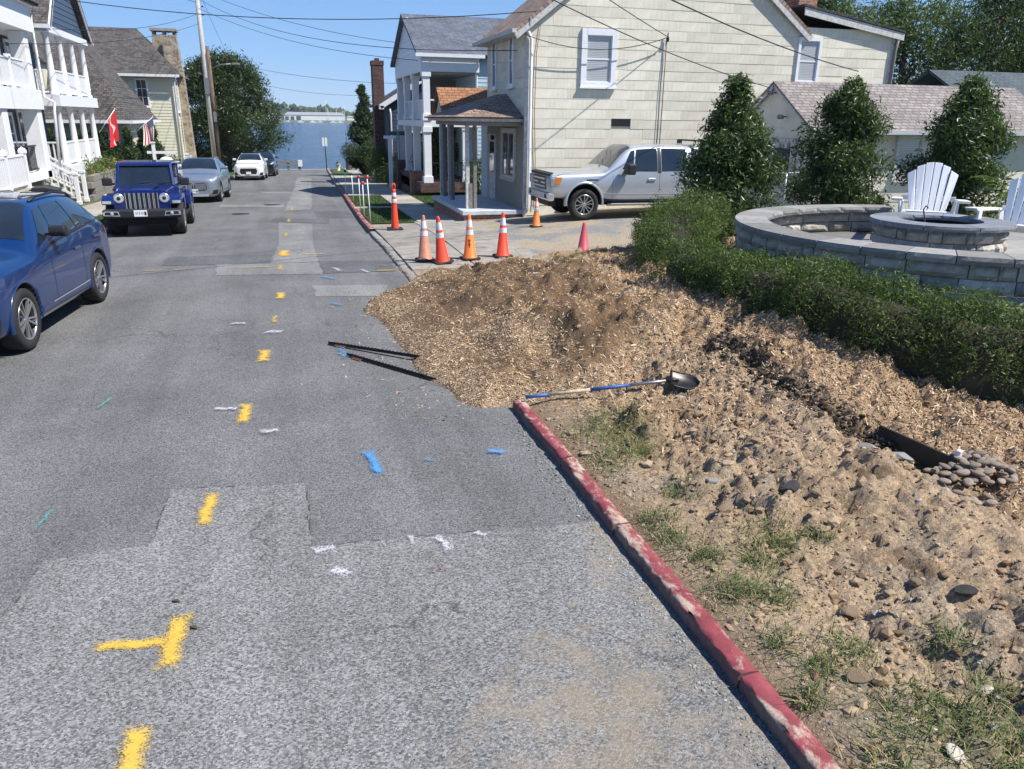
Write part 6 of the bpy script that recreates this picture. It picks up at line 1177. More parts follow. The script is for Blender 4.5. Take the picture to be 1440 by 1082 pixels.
# delineator post
dl = empty('delineator_post', (2.72, 20.9, hb(2.72, 20.9) + .015), 0, 'tall slim orange channel post with white bands and loop top', 'delineator')
mb = MB(); mb.prism([(-.2, -.2), (.2, -.2), (.2, .2), (-.2, .2)], 0, .04, 'z'); mb.build('base', C_BASE, dl, bevel=.01)
mb = MB(); mb.lathe([(.105, .04), (.10, .10), (.065, .78), (.05, 1.0), (.05, 1.04), (0, 1.05)], 18); mb.build('tube', C_RED, dl)
for z0, z1 in ((.70, .80), (.86, .96)): mb = MB(); f = lambda z: .10 - .052 * (z - .1) / .9 + .006; mb.lathe([(f(z0), z0), (f(z1), z1)], 18); mb.build('collar', C_BAND, dl)
mb = MB(); mb.tube([(-.035, 0, 1.03), (-.038, 0, 1.14), (-.02, 0, 1.2), (.02, 0, 1.2), (.038, 0, 1.14), (.035, 0, 1.03)], .016, 8); mb.build('loop_handle', C_RED, dl)
# driveway marker stakes
S_W = plain('white_fibreglass', (.75, .75, .73), .5); S_R = plain('red_reflector', (.5, .03, .04), .35); S_K = plain('dark_reflector', (.03, .02, .02), .4)
for x, y, h, m, lab in ((2.72, 37.5, 1.0, S_K, 'white marker stake with dark cap by the far end of the red kerb'), (2.66, 32.6, 1.05, S_K, 'white marker stake with dark cap in the verge lawn'), (2.48, 27.6, 1.12, S_R, 'white marker stake with red reflector in the middle of the verge'), (2.42, 25.6, 1.0, S_R, 'shorter white stake with red reflector beside its taller neighbour'), (2.34, 22.9, 1.28, S_R, 'tall white stake with large red reflector at the lawn end')):
    z = float(roadz(y)) + .1; o = empty('marker_stake', (x - .06, y, z), 0, lab, 'marker stake', 'marker stakes in the verge'); o.rotation_euler = (random.gauss(0, .02), random.gauss(0, .02), 0)
    mb = MB(); mb.tube([(0, 0, -.1), (0, 0, h)], .016, 6); mb.build('rod', S_W, o); mb = MB(); mb.lathe([(0, -.015), (.055, -.012), (.06, 0), (.055, .012), (0, .015)], 14, Matrix.Translation((0, 0, h + .04)) @ Matrix.Rotation(R(90), 4, 'X')); mb.build('reflector', m, o)
mb = MB(); mb.box(2.3, 3.65, 28.65, 28.85, -.4, -.25); o = mb.build('verge_board', plain('pale_timber', (.5, .45, .36), .8), None); tag(o, 'pale timber board edging the two verge lawns', 'edging')
# brick gate pier and dark wall, shrubs and small clipped cone behind
bw = empty('brick_wall', (5.95, 37.2, -.75), 0, 'low red brick garden wall with two piers and dark coping', 'wall')
mb = MB(); mb.box(-.3, .3, -.3, .3, 0, 1.15); mb.build('pier', M_BRICK, bw); mb = MB(); mb.box(-.34, .34, -.34, .34, 1.15, 1.22); mb.build('pier_cap', M_BRICK, bw); mb = MB(); mb.box(-.15, .15, .31, 4.2, 0, .95); mb.build('wall_run', M_BRICKD, bw); mb = MB(); mb.box(-.2, .2, .31, 4.2, .951, 1.02); mb.build('coping', M_BRICKD, bw); mb = MB(); mb.box(-.3, .3, 4.21, 4.8, 0, 1.5); mb.build('pier', M_BRICKD, bw)
cone_tree('clipped_conifer', (6.7, 38.5, -.7), 1.5, .55, 4500, .05, 81, 'small dark clipped cone shaped conifer behind the brick pier', None)
wp = empty('white_lamp_post', (5.3, 41.5, -.75), 0, 'white square post with flat cap beside the dark brick pier', 'post'); mb = MB(); mb.box(-.09, .09, -.09, .09, 0, 2.55); mb.build('shaft', M_TRIM, wp); mb = MB(); mb.box(-.3, .3, -.1, .1, 2.551, 2.7); mb.build('cap', M_TRIM, wp)
sp = empty('street_name_pole', (5.85, 42.3, -.8), 0, 'grey steel pole with green street plate before the navy house', 'sign'); mb = MB(); mb.tube([(0, 0, 0), (0, 0, 3.0)], .05, 8); mb.build('pole', plain('galvanised_steel', (.42, .46, .47), .45, .5), sp); mb = MB(); mb.box(-.4, .4, -.012, .012, 2.75, 2.95); mb.build('plate', plain('green_sign', (.03, .12, .08), .5), sp)
for a in ((6.6, 44, -.85, 1.3, 2.2, 6500, .07, L_PALE, 82, 'pale green bushy shrub against the navy house corner'), (7.6, 40.6, -.7, 1.3, 3.9, 9000, .08, L_PALE, 83, 'tall loose yellow green shrub between the pale blue and navy houses'), (6.0, 48.5, -.9, 1.5, 2.0, 6500, .07, L_OAK, 84, 'spreading green shrub beside the pavement before the navy house'), (6.0, 60, -1.2, 1.8, 3.2, 8000, .09, L_MYRT, 85, 'dark rounded bush above the white fence at the water end'), (7.6, 57, -1.2, 2.0, 3.0, 8000, .09, L_OAK, 86, 'green bush behind the white fence by the navy chimney'), (8.3, 33.2, -.4, 1.2, 2.2, 5000, .06, L_MYRT, 87, 'dark shrub under the pale blue house porch')): shrub('garden_shrub', a[0:3], *a[3:])
tree('orchard_tree', (11.5, 52, -.9), 7.0, lambda t, p: 3.0 * math.sqrt(max(.03, 1 - (2 * t - .9) ** 2)), 90, .6, 14000, .14, L_OAK, 88, 'green tree seen through the white upper porch', trunk_r=.15)
cone_tree('tall_cypress', (5.9, 61.5, -1.3), 6.3, 1.05, 20000, .12, 89, 'tall narrow dark cypress beside the navy house chimney', None)
L = (6.4, 63, -1.3); wf = empty('white_board_fence', L, 0, 'white board fence panel under the dark cypress by the water', 'fence')
for k in range(12): mb = MB(); mb.box(-.7 + k * .26, -.46 + k * .26, -.02, .02, .05, 1.75); mb.build('board', M_TRIM, wf)
mb = MB(); mb.box(-.75, 2.5, .025, .07, .5, .6); mb.build('rail', M_TRIM, wf)
# road end: rail bench, sign, hydrant, litter bin
L = (.25, 77.2, -1.92); gr = empty('timber_guard_rail', L, 0, 'dark timber guard rail with small white notice across the road end', 'guard rail')
for x in (-1.0, 0.1, 1.1): mb = MB(); mb.box(x - .12, x + .12, -.1, .1, 0, 1.05 if x < 0 else .85); mb.build('post', M_BARE, gr)
for z in (.38, .68): mb = MB(); mb.box(-.9, 1.3, -.15, -.105, z, z + .17); mb.build('rail', M_BARE, gr)
mb = MB(); mb.box(.98, 1.38, -.19, -.16, .35, .95); mb.build('notice', M_TRIM, gr)
L = (3.75, 75.5, -1.8); ss = empty('street_sign', L, 0, 'white sign plate on thin dark post at the water end', 'sign'); mb = MB(); mb.tube([(0, 0, 0), (-.05, 0, 2.9)], .045, 6); mb.build('post', M_BLACK, ss); mb = MB(); mb.box(-.26, .18, -.03, -.01, 2.1, 2.85); mb.build('plate', M_TRIM, ss)
L = (4.55, 71.5, -1.72); hy = empty('fire_hydrant', L, 0, 'small cream fire hydrant with dark bonnet on the verge lawn', 'hydrant'); mb = MB(); mb.lathe([(.2, 0), (.2, .08), (.13, .1), (.13, .6), (.17, .62), (.17, .68), (.13, .7)], 14); mb.build('barrel', plain('cream_hydrant_paint', (.62, .55, .33), .5), hy); mb = MB(); mb.lathe([(.16, .70), (.14, .82), (.05, .9), (.04, .96), (0, .97)], 12); mb.build('bonnet', plain('dark_green_paint', (.02, .05, .035), .5), hy)
for s_ in (-1, 1): mb = MB(); mb.tube([(0, 0, .48), (s_ * .22, 0, .48)], .06, 8); mb.build('nozzle', MATS['cream_hydrant_paint'], hy)
L = (5.75, 73.5, -1.72); lb = empty('litter_bin', L, 0, 'brown slatted litter bin with lid on the far pavement', 'bin')
for k in range(14): a = k * 6.283 / 14; mb = MB(); mb.box(-.07, .07, -.015, .015, .05, 1.0, Matrix.Rotation(a, 4, 'Z') @ Matrix.Translation((0, .38, 0))); mb.build('slat', M_BARE, lb)
mb = MB(); mb.lathe([(0, .02), (.34, .02), (.34, .9)], 14); mb.build('liner', M_BLACK, lb); mb = MB(); mb.lathe([(.42, 1.0), (.44, 1.08), (.2, 1.15), (0, 1.16)], 14); mb.build('lid', plain('brown_lid', (.10, .07, .045), .6), lb)
# chain link fence by the shed
L = (9.2, 16.6, .38); cl = empty('chain_link_fence', L, 0, 'galvanised chain link fence between the hollies and the shed', 'fence'); GS = MATS['galvanised_steel']
for x in (0, 2.4, 4.8, 7.2): mb = MB(); mb.tube([(x, 0, 0), (x, 0, 1.3)], .025, 6); mb.build('post', GS, cl)
mb = MB(); mb.tube([(0, 0, 1.28), (7.2, 0, 1.28)], .018, 6); mb.build('top_rail', GS, cl); mb = MB()
for k in range(90):
    x = k * .08; mb.beam((x, 0, .05), (min(7.2, x + 1.2), 0, min(1.25, .05 + 1.2 * (min(7.2, x + 1.2) - x) / 1.2)), .005, .005); mb.beam((x, .004, 1.25), (min(7.2, x + 1.2), .004, 1.25 - 1.2 * (min(7.2, x + 1.2) - x) / 1.2), .005, .005)
tag(mb.build('mesh', GS, cl), kind='stuff')
# ---------------------------------------------------------------- utility poles and wires
M_POLEW = plain('silvered_pole_wood', (.42, .40, .37), .85, var=.2, sc=8, bump=.3); M_POLEB = plain('brown_pole_wood', (.14, .10, .07), .9, var=.3)
def upole(loc, h, r, mat, label, arm=True, lamp=False):
    p = empty('utility_pole', loc, 0, label, 'utility pole', 'utility poles along the left kerb'); mb = MB(); mb.tube([(0, 0, -.2), (-.002 * h, 0, h * .5), (-.003 * h, 0, h)], [r, r * .85, r * .65], 12); mb.build('pole', mat, p)
    for k in range(4): mb = MB(); mb.lathe([(0, .09), (.05, .07), (.06, .02), (.03, 0), (.03, -.06), (0, -.06)], 8, Matrix.Translation((.02 + r, -.02, h - 1.1 - .5 * k)) @ Matrix.Rotation(R(70), 4, 'Y')); mb.build('insulator', M_BLACK, p)
    mb = MB(); mb.tube([(r * .9, -r * .6, .2), (r * .85, -r * .6, h * .62)], .035, 6); mb.build('conduit', M_BLACK, p); mb = MB(); mb.box(-.14, .14, -r - .16, -r * .6, h * .42, h * .50); mb.build('junction_box', M_STEEL, p)
    if lamp: mb = MB(); mb.tube([(0, 0, h - 1.6), (.9, 0, h - 1.25), (1.7, 0, h - 1.2)], .035, 6); mb.build('lamp_arm', M_STEEL, p); mb = MB(); mb.box(1.6, 2.2, -.12, .12, h - 1.28, h - 1.12); mb.build('lamp_head', M_STEEL, p, bevel=.03)
    return p
upole((-4.65, 60, -1.25), 13.0, .19, M_POLEW, 'pale silvered utility pole with insulators behind the white parked car'); upole((-4.9, 67.5, -1.6), 9.4, .2, M_POLEB, 'brown wooden pole with lamp arm rising through the crepe myrtle', lamp=True); upole((-3.6, 82 - 3.5, -2.0), 9.6, .18, M_POLEB, 'short dark pole top beyond the crepe myrtle')
M_WIRE = plain('black_wire', (.012, .012, .013), .6)
WG = 'overhead wires'; wlist = [((-4.78, 60, 10.7), (7.0, 42, 6.3), .5, 'overhead wire from the pale pole to the pale blue house'), ((-4.78, 60, 10.2), (6.4, 22.1, 4.6), .9, 'overhead wire from the pale pole to the corner of the cream house'), ((-4.78, 60, 9.6), (6.4, 35, 5.1), .6, 'overhead wire from the pale pole to the white porch eave'), ((-4.78, 60, 11.4), (-7.0, 10, 10.0), .5, 'overhead wire along the left houses at the top of the pole'), ((-4.78, 60, 10.9), (-6.6, 10, 8.8), .5, 'overhead wire along the left houses just under the top one'), ((-4.78, 60, 9.9), (-6.3, 12, 7.4), .5, 'thick cable along the left houses below the upper wires'), ((-4.78, 60, 9.2), (-8.4, 36, 5.9), .4, 'service wire from the pale pole to the slate blue gable'), ((-4.78, 60, 8.6), (-8.4, 30, 4.9), .4, 'service wire dropping to the navy porch'),
  ((-4.78, 60, 11.4), (-4.6, 100, 8), .4, 'wire running from the pale pole to the water end'), ((-4.95, 67.5, 7.0), (9.5, 52, 4.9), .5, 'low wire from the brown pole to the navy house'), ((-3.4, 78, 6.0), (9.5, 64, 4.6), .6, 'far low wire near the water'), ((-3.2, 11.5, 9.3), (10.98, 22.15, 5.1), .35, 'wire crossing above the street to the wall insulator of the cream house'), ((-3.0, 10.5, 7.7), (17.5, 22.0, 4.35), .55, 'cable crossing over the cream house wall towards the shed'), ((-8.4, 30, 6.5), (7, 22, 5.6), .5, 'wire across the street from porch to cream house eave'), ((2.0, 15.0, 6.15), (14.0, 20.9, 3.7), .3, 'service wire sloping past the cream wall to the shed gable'), ((6.6, 22.0, 5.0), (10.95, 22.1, 5.1), .35, 'slack wire between house corner and wall insulator')]
for a, b, sag, lab in wlist: mb = MB(); mb.tube(wire_pts(a, b, sag, 18), .012 if 'cable' not in lab else .016, 5); o = mb.build('overhead_wire', M_WIRE); tag(o, lab, 'wire', WG)
# ---------------------------------------------------------------- trees behind the cream house and on the right
BG = 'trees behind the shed and cream house'
def crown(rad, k=.9): return lambda t, p: rad * math.sqrt(max(.03, 1 - (2 * t - k) ** 2 / 1.1)) * (1 + .15 * math.sin(2 * p + 4 * t) + .1 * math.sin(5 * p + 2))
for i, (x, y, h, r, n, m, lab) in enumerate([(25, 36, 9.2, 3.4, 20000, L_OAK, 'green tree standing beyond the low rear roof of the cream house'), (29.5, 34, 8.2, 3.4, 20000, L_OAK, 'rounded tree over the shed roof ridge'), (33, 32, 8.9, 3.6, 20000, L_MYRT, 'dark tree above the teal grey roof'), (37.5, 33, 10.5, 4.2, 22000, L_OAK, 'tallest green tree behind the teal grey roof'), (30, 40, 8.5, 4, 15000, L_MYRT, 'dark tree filling the gap behind the rounded tree'), (40, 38, 10.5, 4.5, 15000, L_OAK, 'broad tree behind the tallest tree'), (22.5, 37, 9.6, 2.2, 10000, L_PALE, 'slim yellow green tree top beside the brick chimney'), (20.2, 37, 9.2, 2.0, 9000, L_OAK, 'slim green tree top on the house side of the brick chimney'), (44, 36, 9, 4, 14000, L_OAK, 'wide tree far behind the white chairs')]):
    tree('garden_tree', (x, y, .3), h, crown(r), 110, r * .24, n, .12, m, 100 + i, lab, group=BG, trunk_r=.18, bare=.12, nl=16)
fr = empty('frond_shrub', (13.6, 12.0, .7), 0, 'feathery long fronds arching beside the last holly', 'shrub'); rf = np.random.default_rng(14)
for k in range(11):
    a = rf.uniform(1.2, 5.2); L_ = rf.uniform(1.0, 1.7); up = rf.uniform(.8, 1.5); mb = MB(); pts = [Vector((math.cos(a) * L_ * t, math.sin(a) * L_ * t, .3 + up * 1.6 * t - 1.1 * t * t)) for t in np.linspace(0, 1, 15)]
    mb.tube(pts, [.012 - .008 * i / 14 for i in range(15)], 4, False); sd_ = Vector((-math.sin(a), math.cos(a), 0))
    for i in range(4, 15):
        for s_ in (-1, 1): p = pts[i]; d = (sd_ * s_ + (pts[i] - pts[i - 1]).normalized() * .35).normalized() * .24 * (1 - .5 * abs(i - 9) / 9); w_ = (pts[i] - pts[i - 1]).normalized() * .022; mb.add([p, p + d * .5 + w_ + Vector((0, 0, -.015)), p + d + Vector((0, 0, -.06)), p + d * .5 - w_ + Vector((0, 0, -.015))], [(0, 1, 2, 3)])
    mb.build('frond', L_OAK, fr)
# ---------------------------------------------------------------- far shore
def shore():
    n = 140; xs = np.linspace(-700, 900, n); V = []; F = []
    for i, x in enumerate(xs): h = 12 + 9 * float(fbm(np.array([x]), np.array([2.]), .012, 4)[0]) + 5; V += [(x, 960, -4), (x, 972, -1.2), (x, 1010, .4), (x, 1120, max(1.5, h * .55)), (x, 1300, -4)]
    for i in range(n - 1):
        for k in range(4): a = i * 5 + k; F.append((a, a + 5, a + 6, a + 1))
    return np_mesh('far_shore', V, F, True)
tag(link('far_shore', shore(), plain('far_shore_grass', (.10, .12, .06), .95, sc=.05)), kind='structure')
rw2 = np.random.default_rng(77); n = 5200; x = rw2.uniform(-520, 640, n); y = rw2.uniform(1030, 1150, n); top = 9.5 + 13 * fbm(x * .02, y * .02, 1., 3) + 5 * fbm(x * .15, y * .1, 1., 2); kx = 1.15; S = rw2.uniform(2.2, 4.6, n); P3 = np.stack([x, y, np.maximum(2.5, top * (.35 + .65 * rw2.random(n)))], 1); V, F = lumps(P3, S, rw2, .9)
tag(link('far_wood', np_mesh('far_wood', V, F), isl_mat('far_wood_leaf', [(0, (.028, .048, .022)), (.6, (.055, .08, .035)), (1, (.09, .115, .05))])), 'hazy wooded ridge on the far shore behind the white sheds', None, kind='stuff')
FB = 'buildings on the far shore'; M_FW = plain('white_metal_cladding', (.74, .74, .72), .5, var=.04); M_FR = plain('pale_metal_roof', (.6, .6, .6), .5, var=.05); M_FD = plain('dark_opening', (.06, .07, .09), .6)
def farb(x0, x1, y, w, h, r, label, doors=()):
    o = empty('far_building', ((x0 + x1) / 2, y, -1.4), 0, label, 'building', FB); W = (x1 - x0) / 2; mb = MB(); mb.box(-W, W, 0, w, 0, h); mb.build('wall', M_FW, o); mb = MB(); mb.prism([(-W - .5, h + .02), (W + .5, h + .02), (W * .86, h + r), (-W * .86, h + r)], -.5, w + .5, 'y'); mb.build('roof', M_FR, o)
    for a, b, z in doors: mb = MB(); mb.box(-W + a, -W + b, -.3, -.05, .2, z); mb.build('door', M_FD, o)
    return o
farb(4, 74, 985, 40, 6.5, 3.2, 'long white marina shed with three dark doorways on the far shore', ((1.5, 5.5, 4.8), (7.5, 11.5, 4.8), (14, 19, 5.2))); farb(-26, -8, 990, 15, 6.8, 1.6, 'white block building at the tree side of the far shore'); farb(-8, 3, 988, 12, 3.2, 1.2, 'low white shed beside the long marina shed'); farb(77, 92, 990, 12, 4.5, 1.6, 'small white building at the other end of the marina shed'); farb(96, 118, 990, 14, 5, 1.6, 'white waterside building behind the cypress'); farb(-60, -34, 995, 16, 5.5, 2, 'white house hidden by the crepe myrtle crown'); farb(125, 150, 992, 14, 4.5, 1.8, 'white building far along the shore')
for i in range(16):
    x = float(rw2.uniform(50, 120)) if i else 51.; h = float(rw2.uniform(12, 19)) if i else 24; mb = MB(); mb.tube([(0, 0, 0), (0, 0, h)], .16, 5); o = mb.build('boat_mast', M_FW, None, loc=(x, 962, -3)); tag(o, 'thin pale sailing mast at the far marina' if i else 'tallest thin mast standing over the long marina shed', 'mast', 'masts at the far marina')
for i in range(9):
    x = 10 + i * 11.5 + float(rw2.normal()) * 2; r = empty('moored_boat', (x, 958, -3.25), float(rw2.normal()) * .2, 'small white boat moored along the far marina', 'boat', 'boats at the far marina'); mb = MB(); mb.prism([(-4, 1.1), (-3.2, 0), (3, 0), (4.6, 1.3)], -1.2, 1.2, 'y'); mb.build('hull', M_FW, r); mb = MB(); mb.box(-2, 1, -.9, .9, 1.2, 2.3); mb.build('cabin', M_FW, r)
# ---------------------------------------------------------------- vehicles (local x = forward, y = left, z = up, origin under the middle)
def carpaint(name, col, metal=.35, rough=.28):
    m, nt, b = newmat(name); setb(nt, b, col, rough, metal, coat=1.); b.inputs['Coat Roughness'].default_value = .04; return m
K_BLUE = carpaint('metallic_blue_paint', (.002, .026, .11), .12); K_JEEP = carpaint('deep_blue_paint', (.008, .020, .14), .2); K_SILV = carpaint('silver_blue_paint', (.30, .34, .40), .6, .3); K_TRUCK = carpaint('silver_paint', (.50, .53, .57), .55, .32); K_WHITE = carpaint('white_paint', (.72, .72, .72), .0, .3); K_BLACK = carpaint('black_paint', (.012, .012, .014), .2)
V_PLAS = plain('black_trim_plastic', (.014, .014, .015), .55, var=.1); V_TYRE = plain('tyre_rubber', (.016, .016, .017), .8, var=.15, bump=.3, bsc=80); V_CHROME = plain('chrome', (.80, .81, .83), .22, .8, var=.03); V_ALLOY = plain('alloy_wheel', (.48, .48, .50), .3, .8, var=.05); V_DKALL = plain('dark_alloy', (.05, .05, .055), .35, .6, var=.1); V_GLASS = glassmat('car_glass', (.018, .026, .034), .03); V_LAMP = glassmat('headlamp_glass', (.55, .57, .6), .08); V_AMBER = glassmat('amber_lamp', (.6, .2, .04), .15); V_REDL = glassmat('red_lamp', (.35, .015, .02), .15); V_PLATE = plain('number_plate', (.70, .71, .70), .5, var=.05); V_WELL = plain('wheel_well', (.006, .006, .006), .95)
def pch(xs, Y, q):
    """monotone cubic through rows Y at xs"""
    xs = np.asarray(xs, float); Y = np.asarray(Y, float); h = np.diff(xs); d = np.diff(Y, axis=0) / h.reshape((-1,) + (1,) * (Y.ndim - 1)); m = np.zeros_like(Y); m[1:-1] = np.where(d[:-1] * d[1:] > 0, 2 * d[:-1] * d[1:] / np.where(np.abs(d[:-1] + d[1:]) < 1e-9, 1, d[:-1] + d[1:]), 0); m[0] = d[0]; m[-1] = d[-1]
    i = np.clip(np.searchsorted(xs, q, 'right') - 1, 0, len(xs) - 2); sh = (-1,) + (1,) * (Y.ndim - 1); t = ((q - xs[i]) / h[i]).reshape(sh); hh = h[i].reshape(sh)
    return (2 * t ** 3 - 3 * t ** 2 + 1) * Y[i] + (t ** 3 - 2 * t ** 2 + t) * hh * m[i] + (-2 * t ** 3 + 3 * t ** 2) * Y[i + 1] + (t ** 3 - t ** 2) * hh * m[i + 1]
class Body:
    """lofted shell; st = [(x_from_front, [(y,z)*k])]; S(u,v,side) gives a point"""
    def __init__(s, st, x0): s.X = np.array([a for a, _ in st], float); s.P = np.array([p for _, p in st], float); s.x0 = x0; s.ns, s.k = s.P.shape[:2]
    def S(s, u, v, side=1):
        u = np.asarray(u, float).ravel(); v = np.asarray(v, float).ravel(); A = pch(np.arange(s.ns), s.P, u); X = pch(np.arange(s.ns), s.X[:, None], u)[:, 0]; out = np.empty((len(u), 3))
        for i in range(len(u)): q = pch(np.arange(s.k), A[i], v[i:i + 1])[0]; out[i] = (s.x0 - X[i], side * q[0], q[1])
        return out
    def shell(s, nu=6, nv=4):
        us = np.unique(np.concatenate([np.linspace(i, i + 1, nu + 1) for i in range(s.ns - 1)])); vs = np.unique(np.concatenate([np.linspace(i, i + 1, nv + 1) for i in range(s.k - 1)])); A = pch(np.arange(s.ns), s.P, us); X = pch(np.arange(s.ns), s.X[:, None], us)[:, 0]; V = []; m = len(vs); ring = 2 * m - 2
        for i in range(len(us)):
            q = pch(np.arange(s.k), A[i], vs); V += [(s.x0 - X[i], y, z) for y, z in q] + [(s.x0 - X[i], -y, z) for y, z in q[1:-1][::-1]]
        F = [(i * ring + j, (i + 1) * ring + j, (i + 1) * ring + (j + 1) % ring, i * ring + (j + 1) % ring) for i in range(len(us) - 1) for j in range(ring)]; mb = MB(); mb.add(V, F, True); n = len(us) - 1; mb.f += [list(range(ring)), [n * ring + j for j in range(ring)]]; mb.sm += [False, False]; return mb
    def patch(s, c, side=1, off=.006, n=8, m=5):
        """c: four (u,v) corners in order"""
        a = np.linspace(0, 1, n + 1); b = np.linspace(0, 1, m + 1); A, B = np.meshgrid(a, b, indexing='ij'); A, B = A.ravel(), B.ravel(); c = np.array(c, float); uv = (1 - A)[:, None] * ((1 - B)[:, None] * c[0] + B[:, None] * c[3]) + A[:, None] * ((1 - B)[:, None] * c[1] + B[:, None] * c[2]); e = .01; p = s.S(uv[:, 0], uv[:, 1], side)
        uu = np.clip(uv[:, 0], e, s.ns - 1 - e); vv = np.clip(uv[:, 1], e, s.k - 1 - e); du = s.S(uu + e, vv, side) - s.S(uu - e, vv, side); dv_ = s.S(uu, vv + e, side) - s.S(uu, vv - e, side); nn = np.cross(du, dv_); l = np.linalg.norm(nn, axis=1)[:, None]; nn = nn / np.where(l < 1e-9, 1, l); ctr = np.array([0, 0, .7]); sg = np.sign(((p - ctr * np.array([0, 0, 1]) - np.array([1, 0, 0]) * p[:, :1] * .6) * nn).sum(1)); p = p + nn * (sg * off)[:, None]
        F = [(i * (m + 1) + j, (i + 1) * (m + 1) + j, (i + 1) * (m + 1) + j + 1, i * (m + 1) + j + 1) for i in range(n) for j in range(m)]; mb = MB(); mb.add([tuple(q) for q in p], F, True); return mb
def boolean_cut(ob, cutters, mat):
    for me in cutters:
        c = link('cut', me, mat); md = ob.modifiers.new('b', 'BOOLEAN'); md.object = c; md.operation = 'DIFFERENCE'; md.solver = 'EXACT'; md.material_mode = 'TRANSFER'; bpy.context.view_layer.update()
        dg = bpy.context.evaluated_depsgraph_get(); new = bpy.data.meshes.new_from_object(ob.evaluated_get(dg)); ob.modifiers.clear(); ob.data = new; bpy.data.objects.remove(c)
def wheel(parent, x, y, r, w, side, spokes=5, rimmat=None, twin=True, rimr=.68):
    """side +1 = left"""
    M = Matrix.Translation((x, y, r)) @ Matrix.Rotation(R(-90 * side), 4, 'X'); e = empty('wheel', (0, 0, 0)); e.parent = parent; rr = r * rimr
    mb = MB(); mb.lathe([(rr * .98, -w * .5), (r * .93, -w * .5), (r * .985, -w * .40), (r, -w * .2), (r, w * .2), (r * .985, w * .40), (r * .93, w * .5), (rr * 1.0, w * .47), (rr * .98, w * .3)], 40, M); mb.build('tyre', V_TYRE, e)
    mb = MB(); mb.lathe([(rr * .99, w * .46), (rr * .95, w * .42), (rr * .92, w * .1), (rr * .92, -w * .3)], 36, M); mb.lathe([(0, -w * .02), (rr * .93, -w * .02)], 24, M); mb.build('rim_barrel', V_DKALL, e); mb = MB(); mb.lathe([(rr * 1.0, w * .45), (rr * 1.0, w * .485), (rr * .94, w * .47), (rr * .93, w * .40)], 40, M)
    for k in range(spokes):
        a = 6.2832 * k / spokes + .3
        for da in ((-.16, .16) if twin else (0,)):
            for (r0, r1, w0, w1) in ((rr * .15, rr * .95, .020, .03),): P = Matrix.Rotation(a, 4, 'Z'); A0 = Vector((r0, da * .25 * rr, w * .36)); A1 = Vector((r1 * math.cos(da * 1.3), r1 * math.sin(da * 1.3), w * .43)); mb.beam(M @ (P @ A0), M @ (P @ A1), w0 * r / .36, .03, tuple((M.to_3x3() @ Vector((0, 0, 1)))))
    mb.lathe([(0, w * .42), (rr * .14, w * .42), (rr * .2, w * .36), (rr * .22, w * .2)], 16, M); mb.build('rim', rimmat or V_ALLOY, e); return e
def mirror(parent, x, y, z, side, mat, s=1.):
    e = MB(); e.prism([(-.06, -.07), (.05, -.06), (.075, 0), (.06, .075), (-.05, .08), (-.075, .0)], .0, .21 * s, 'y', Matrix.Translation((x, y if side > 0 else y - .21 * s, z))); o = e.build('wing_mirror', mat, parent, bevel=.02, seg=2); a = MB(); a.box(x - .02, x + .03, min(y, y - side * .08), max(y, y - side * .08), z - .05, z - .02); a.build('mirror_stalk', V_PLAS, o); return o
def plate(parent, x, z, marks=True, front=1, y=0, w=.31):
    mb = MB(); mb.box(x - .006, x + .006, y - w / 2, y + w / 2, z - .08, z + .08); p = mb.build('number_plate', V_PLATE, parent)
    if marks:
        mb = MB(); mb.box(x + .0065 * front, x + .008 * front, y + w * .28, y + w * .44, z - .05, z + .04); mb.build('plate_emblem', V_PLAS, p)
        for k in range(5): mb = MB(); yy = y + w * .18 - k * w * .13; mb.box(x + .0065 * front, x + .008 * front, yy - .012, yy + .012, z - .035 + .01 * (k % 2), z + .035); mb.build('plate_character', plain('plate_ink', (.25, .3, .38), .6) if 'plate_ink' not in MATS else MATS['plate_ink'], p)
    return p
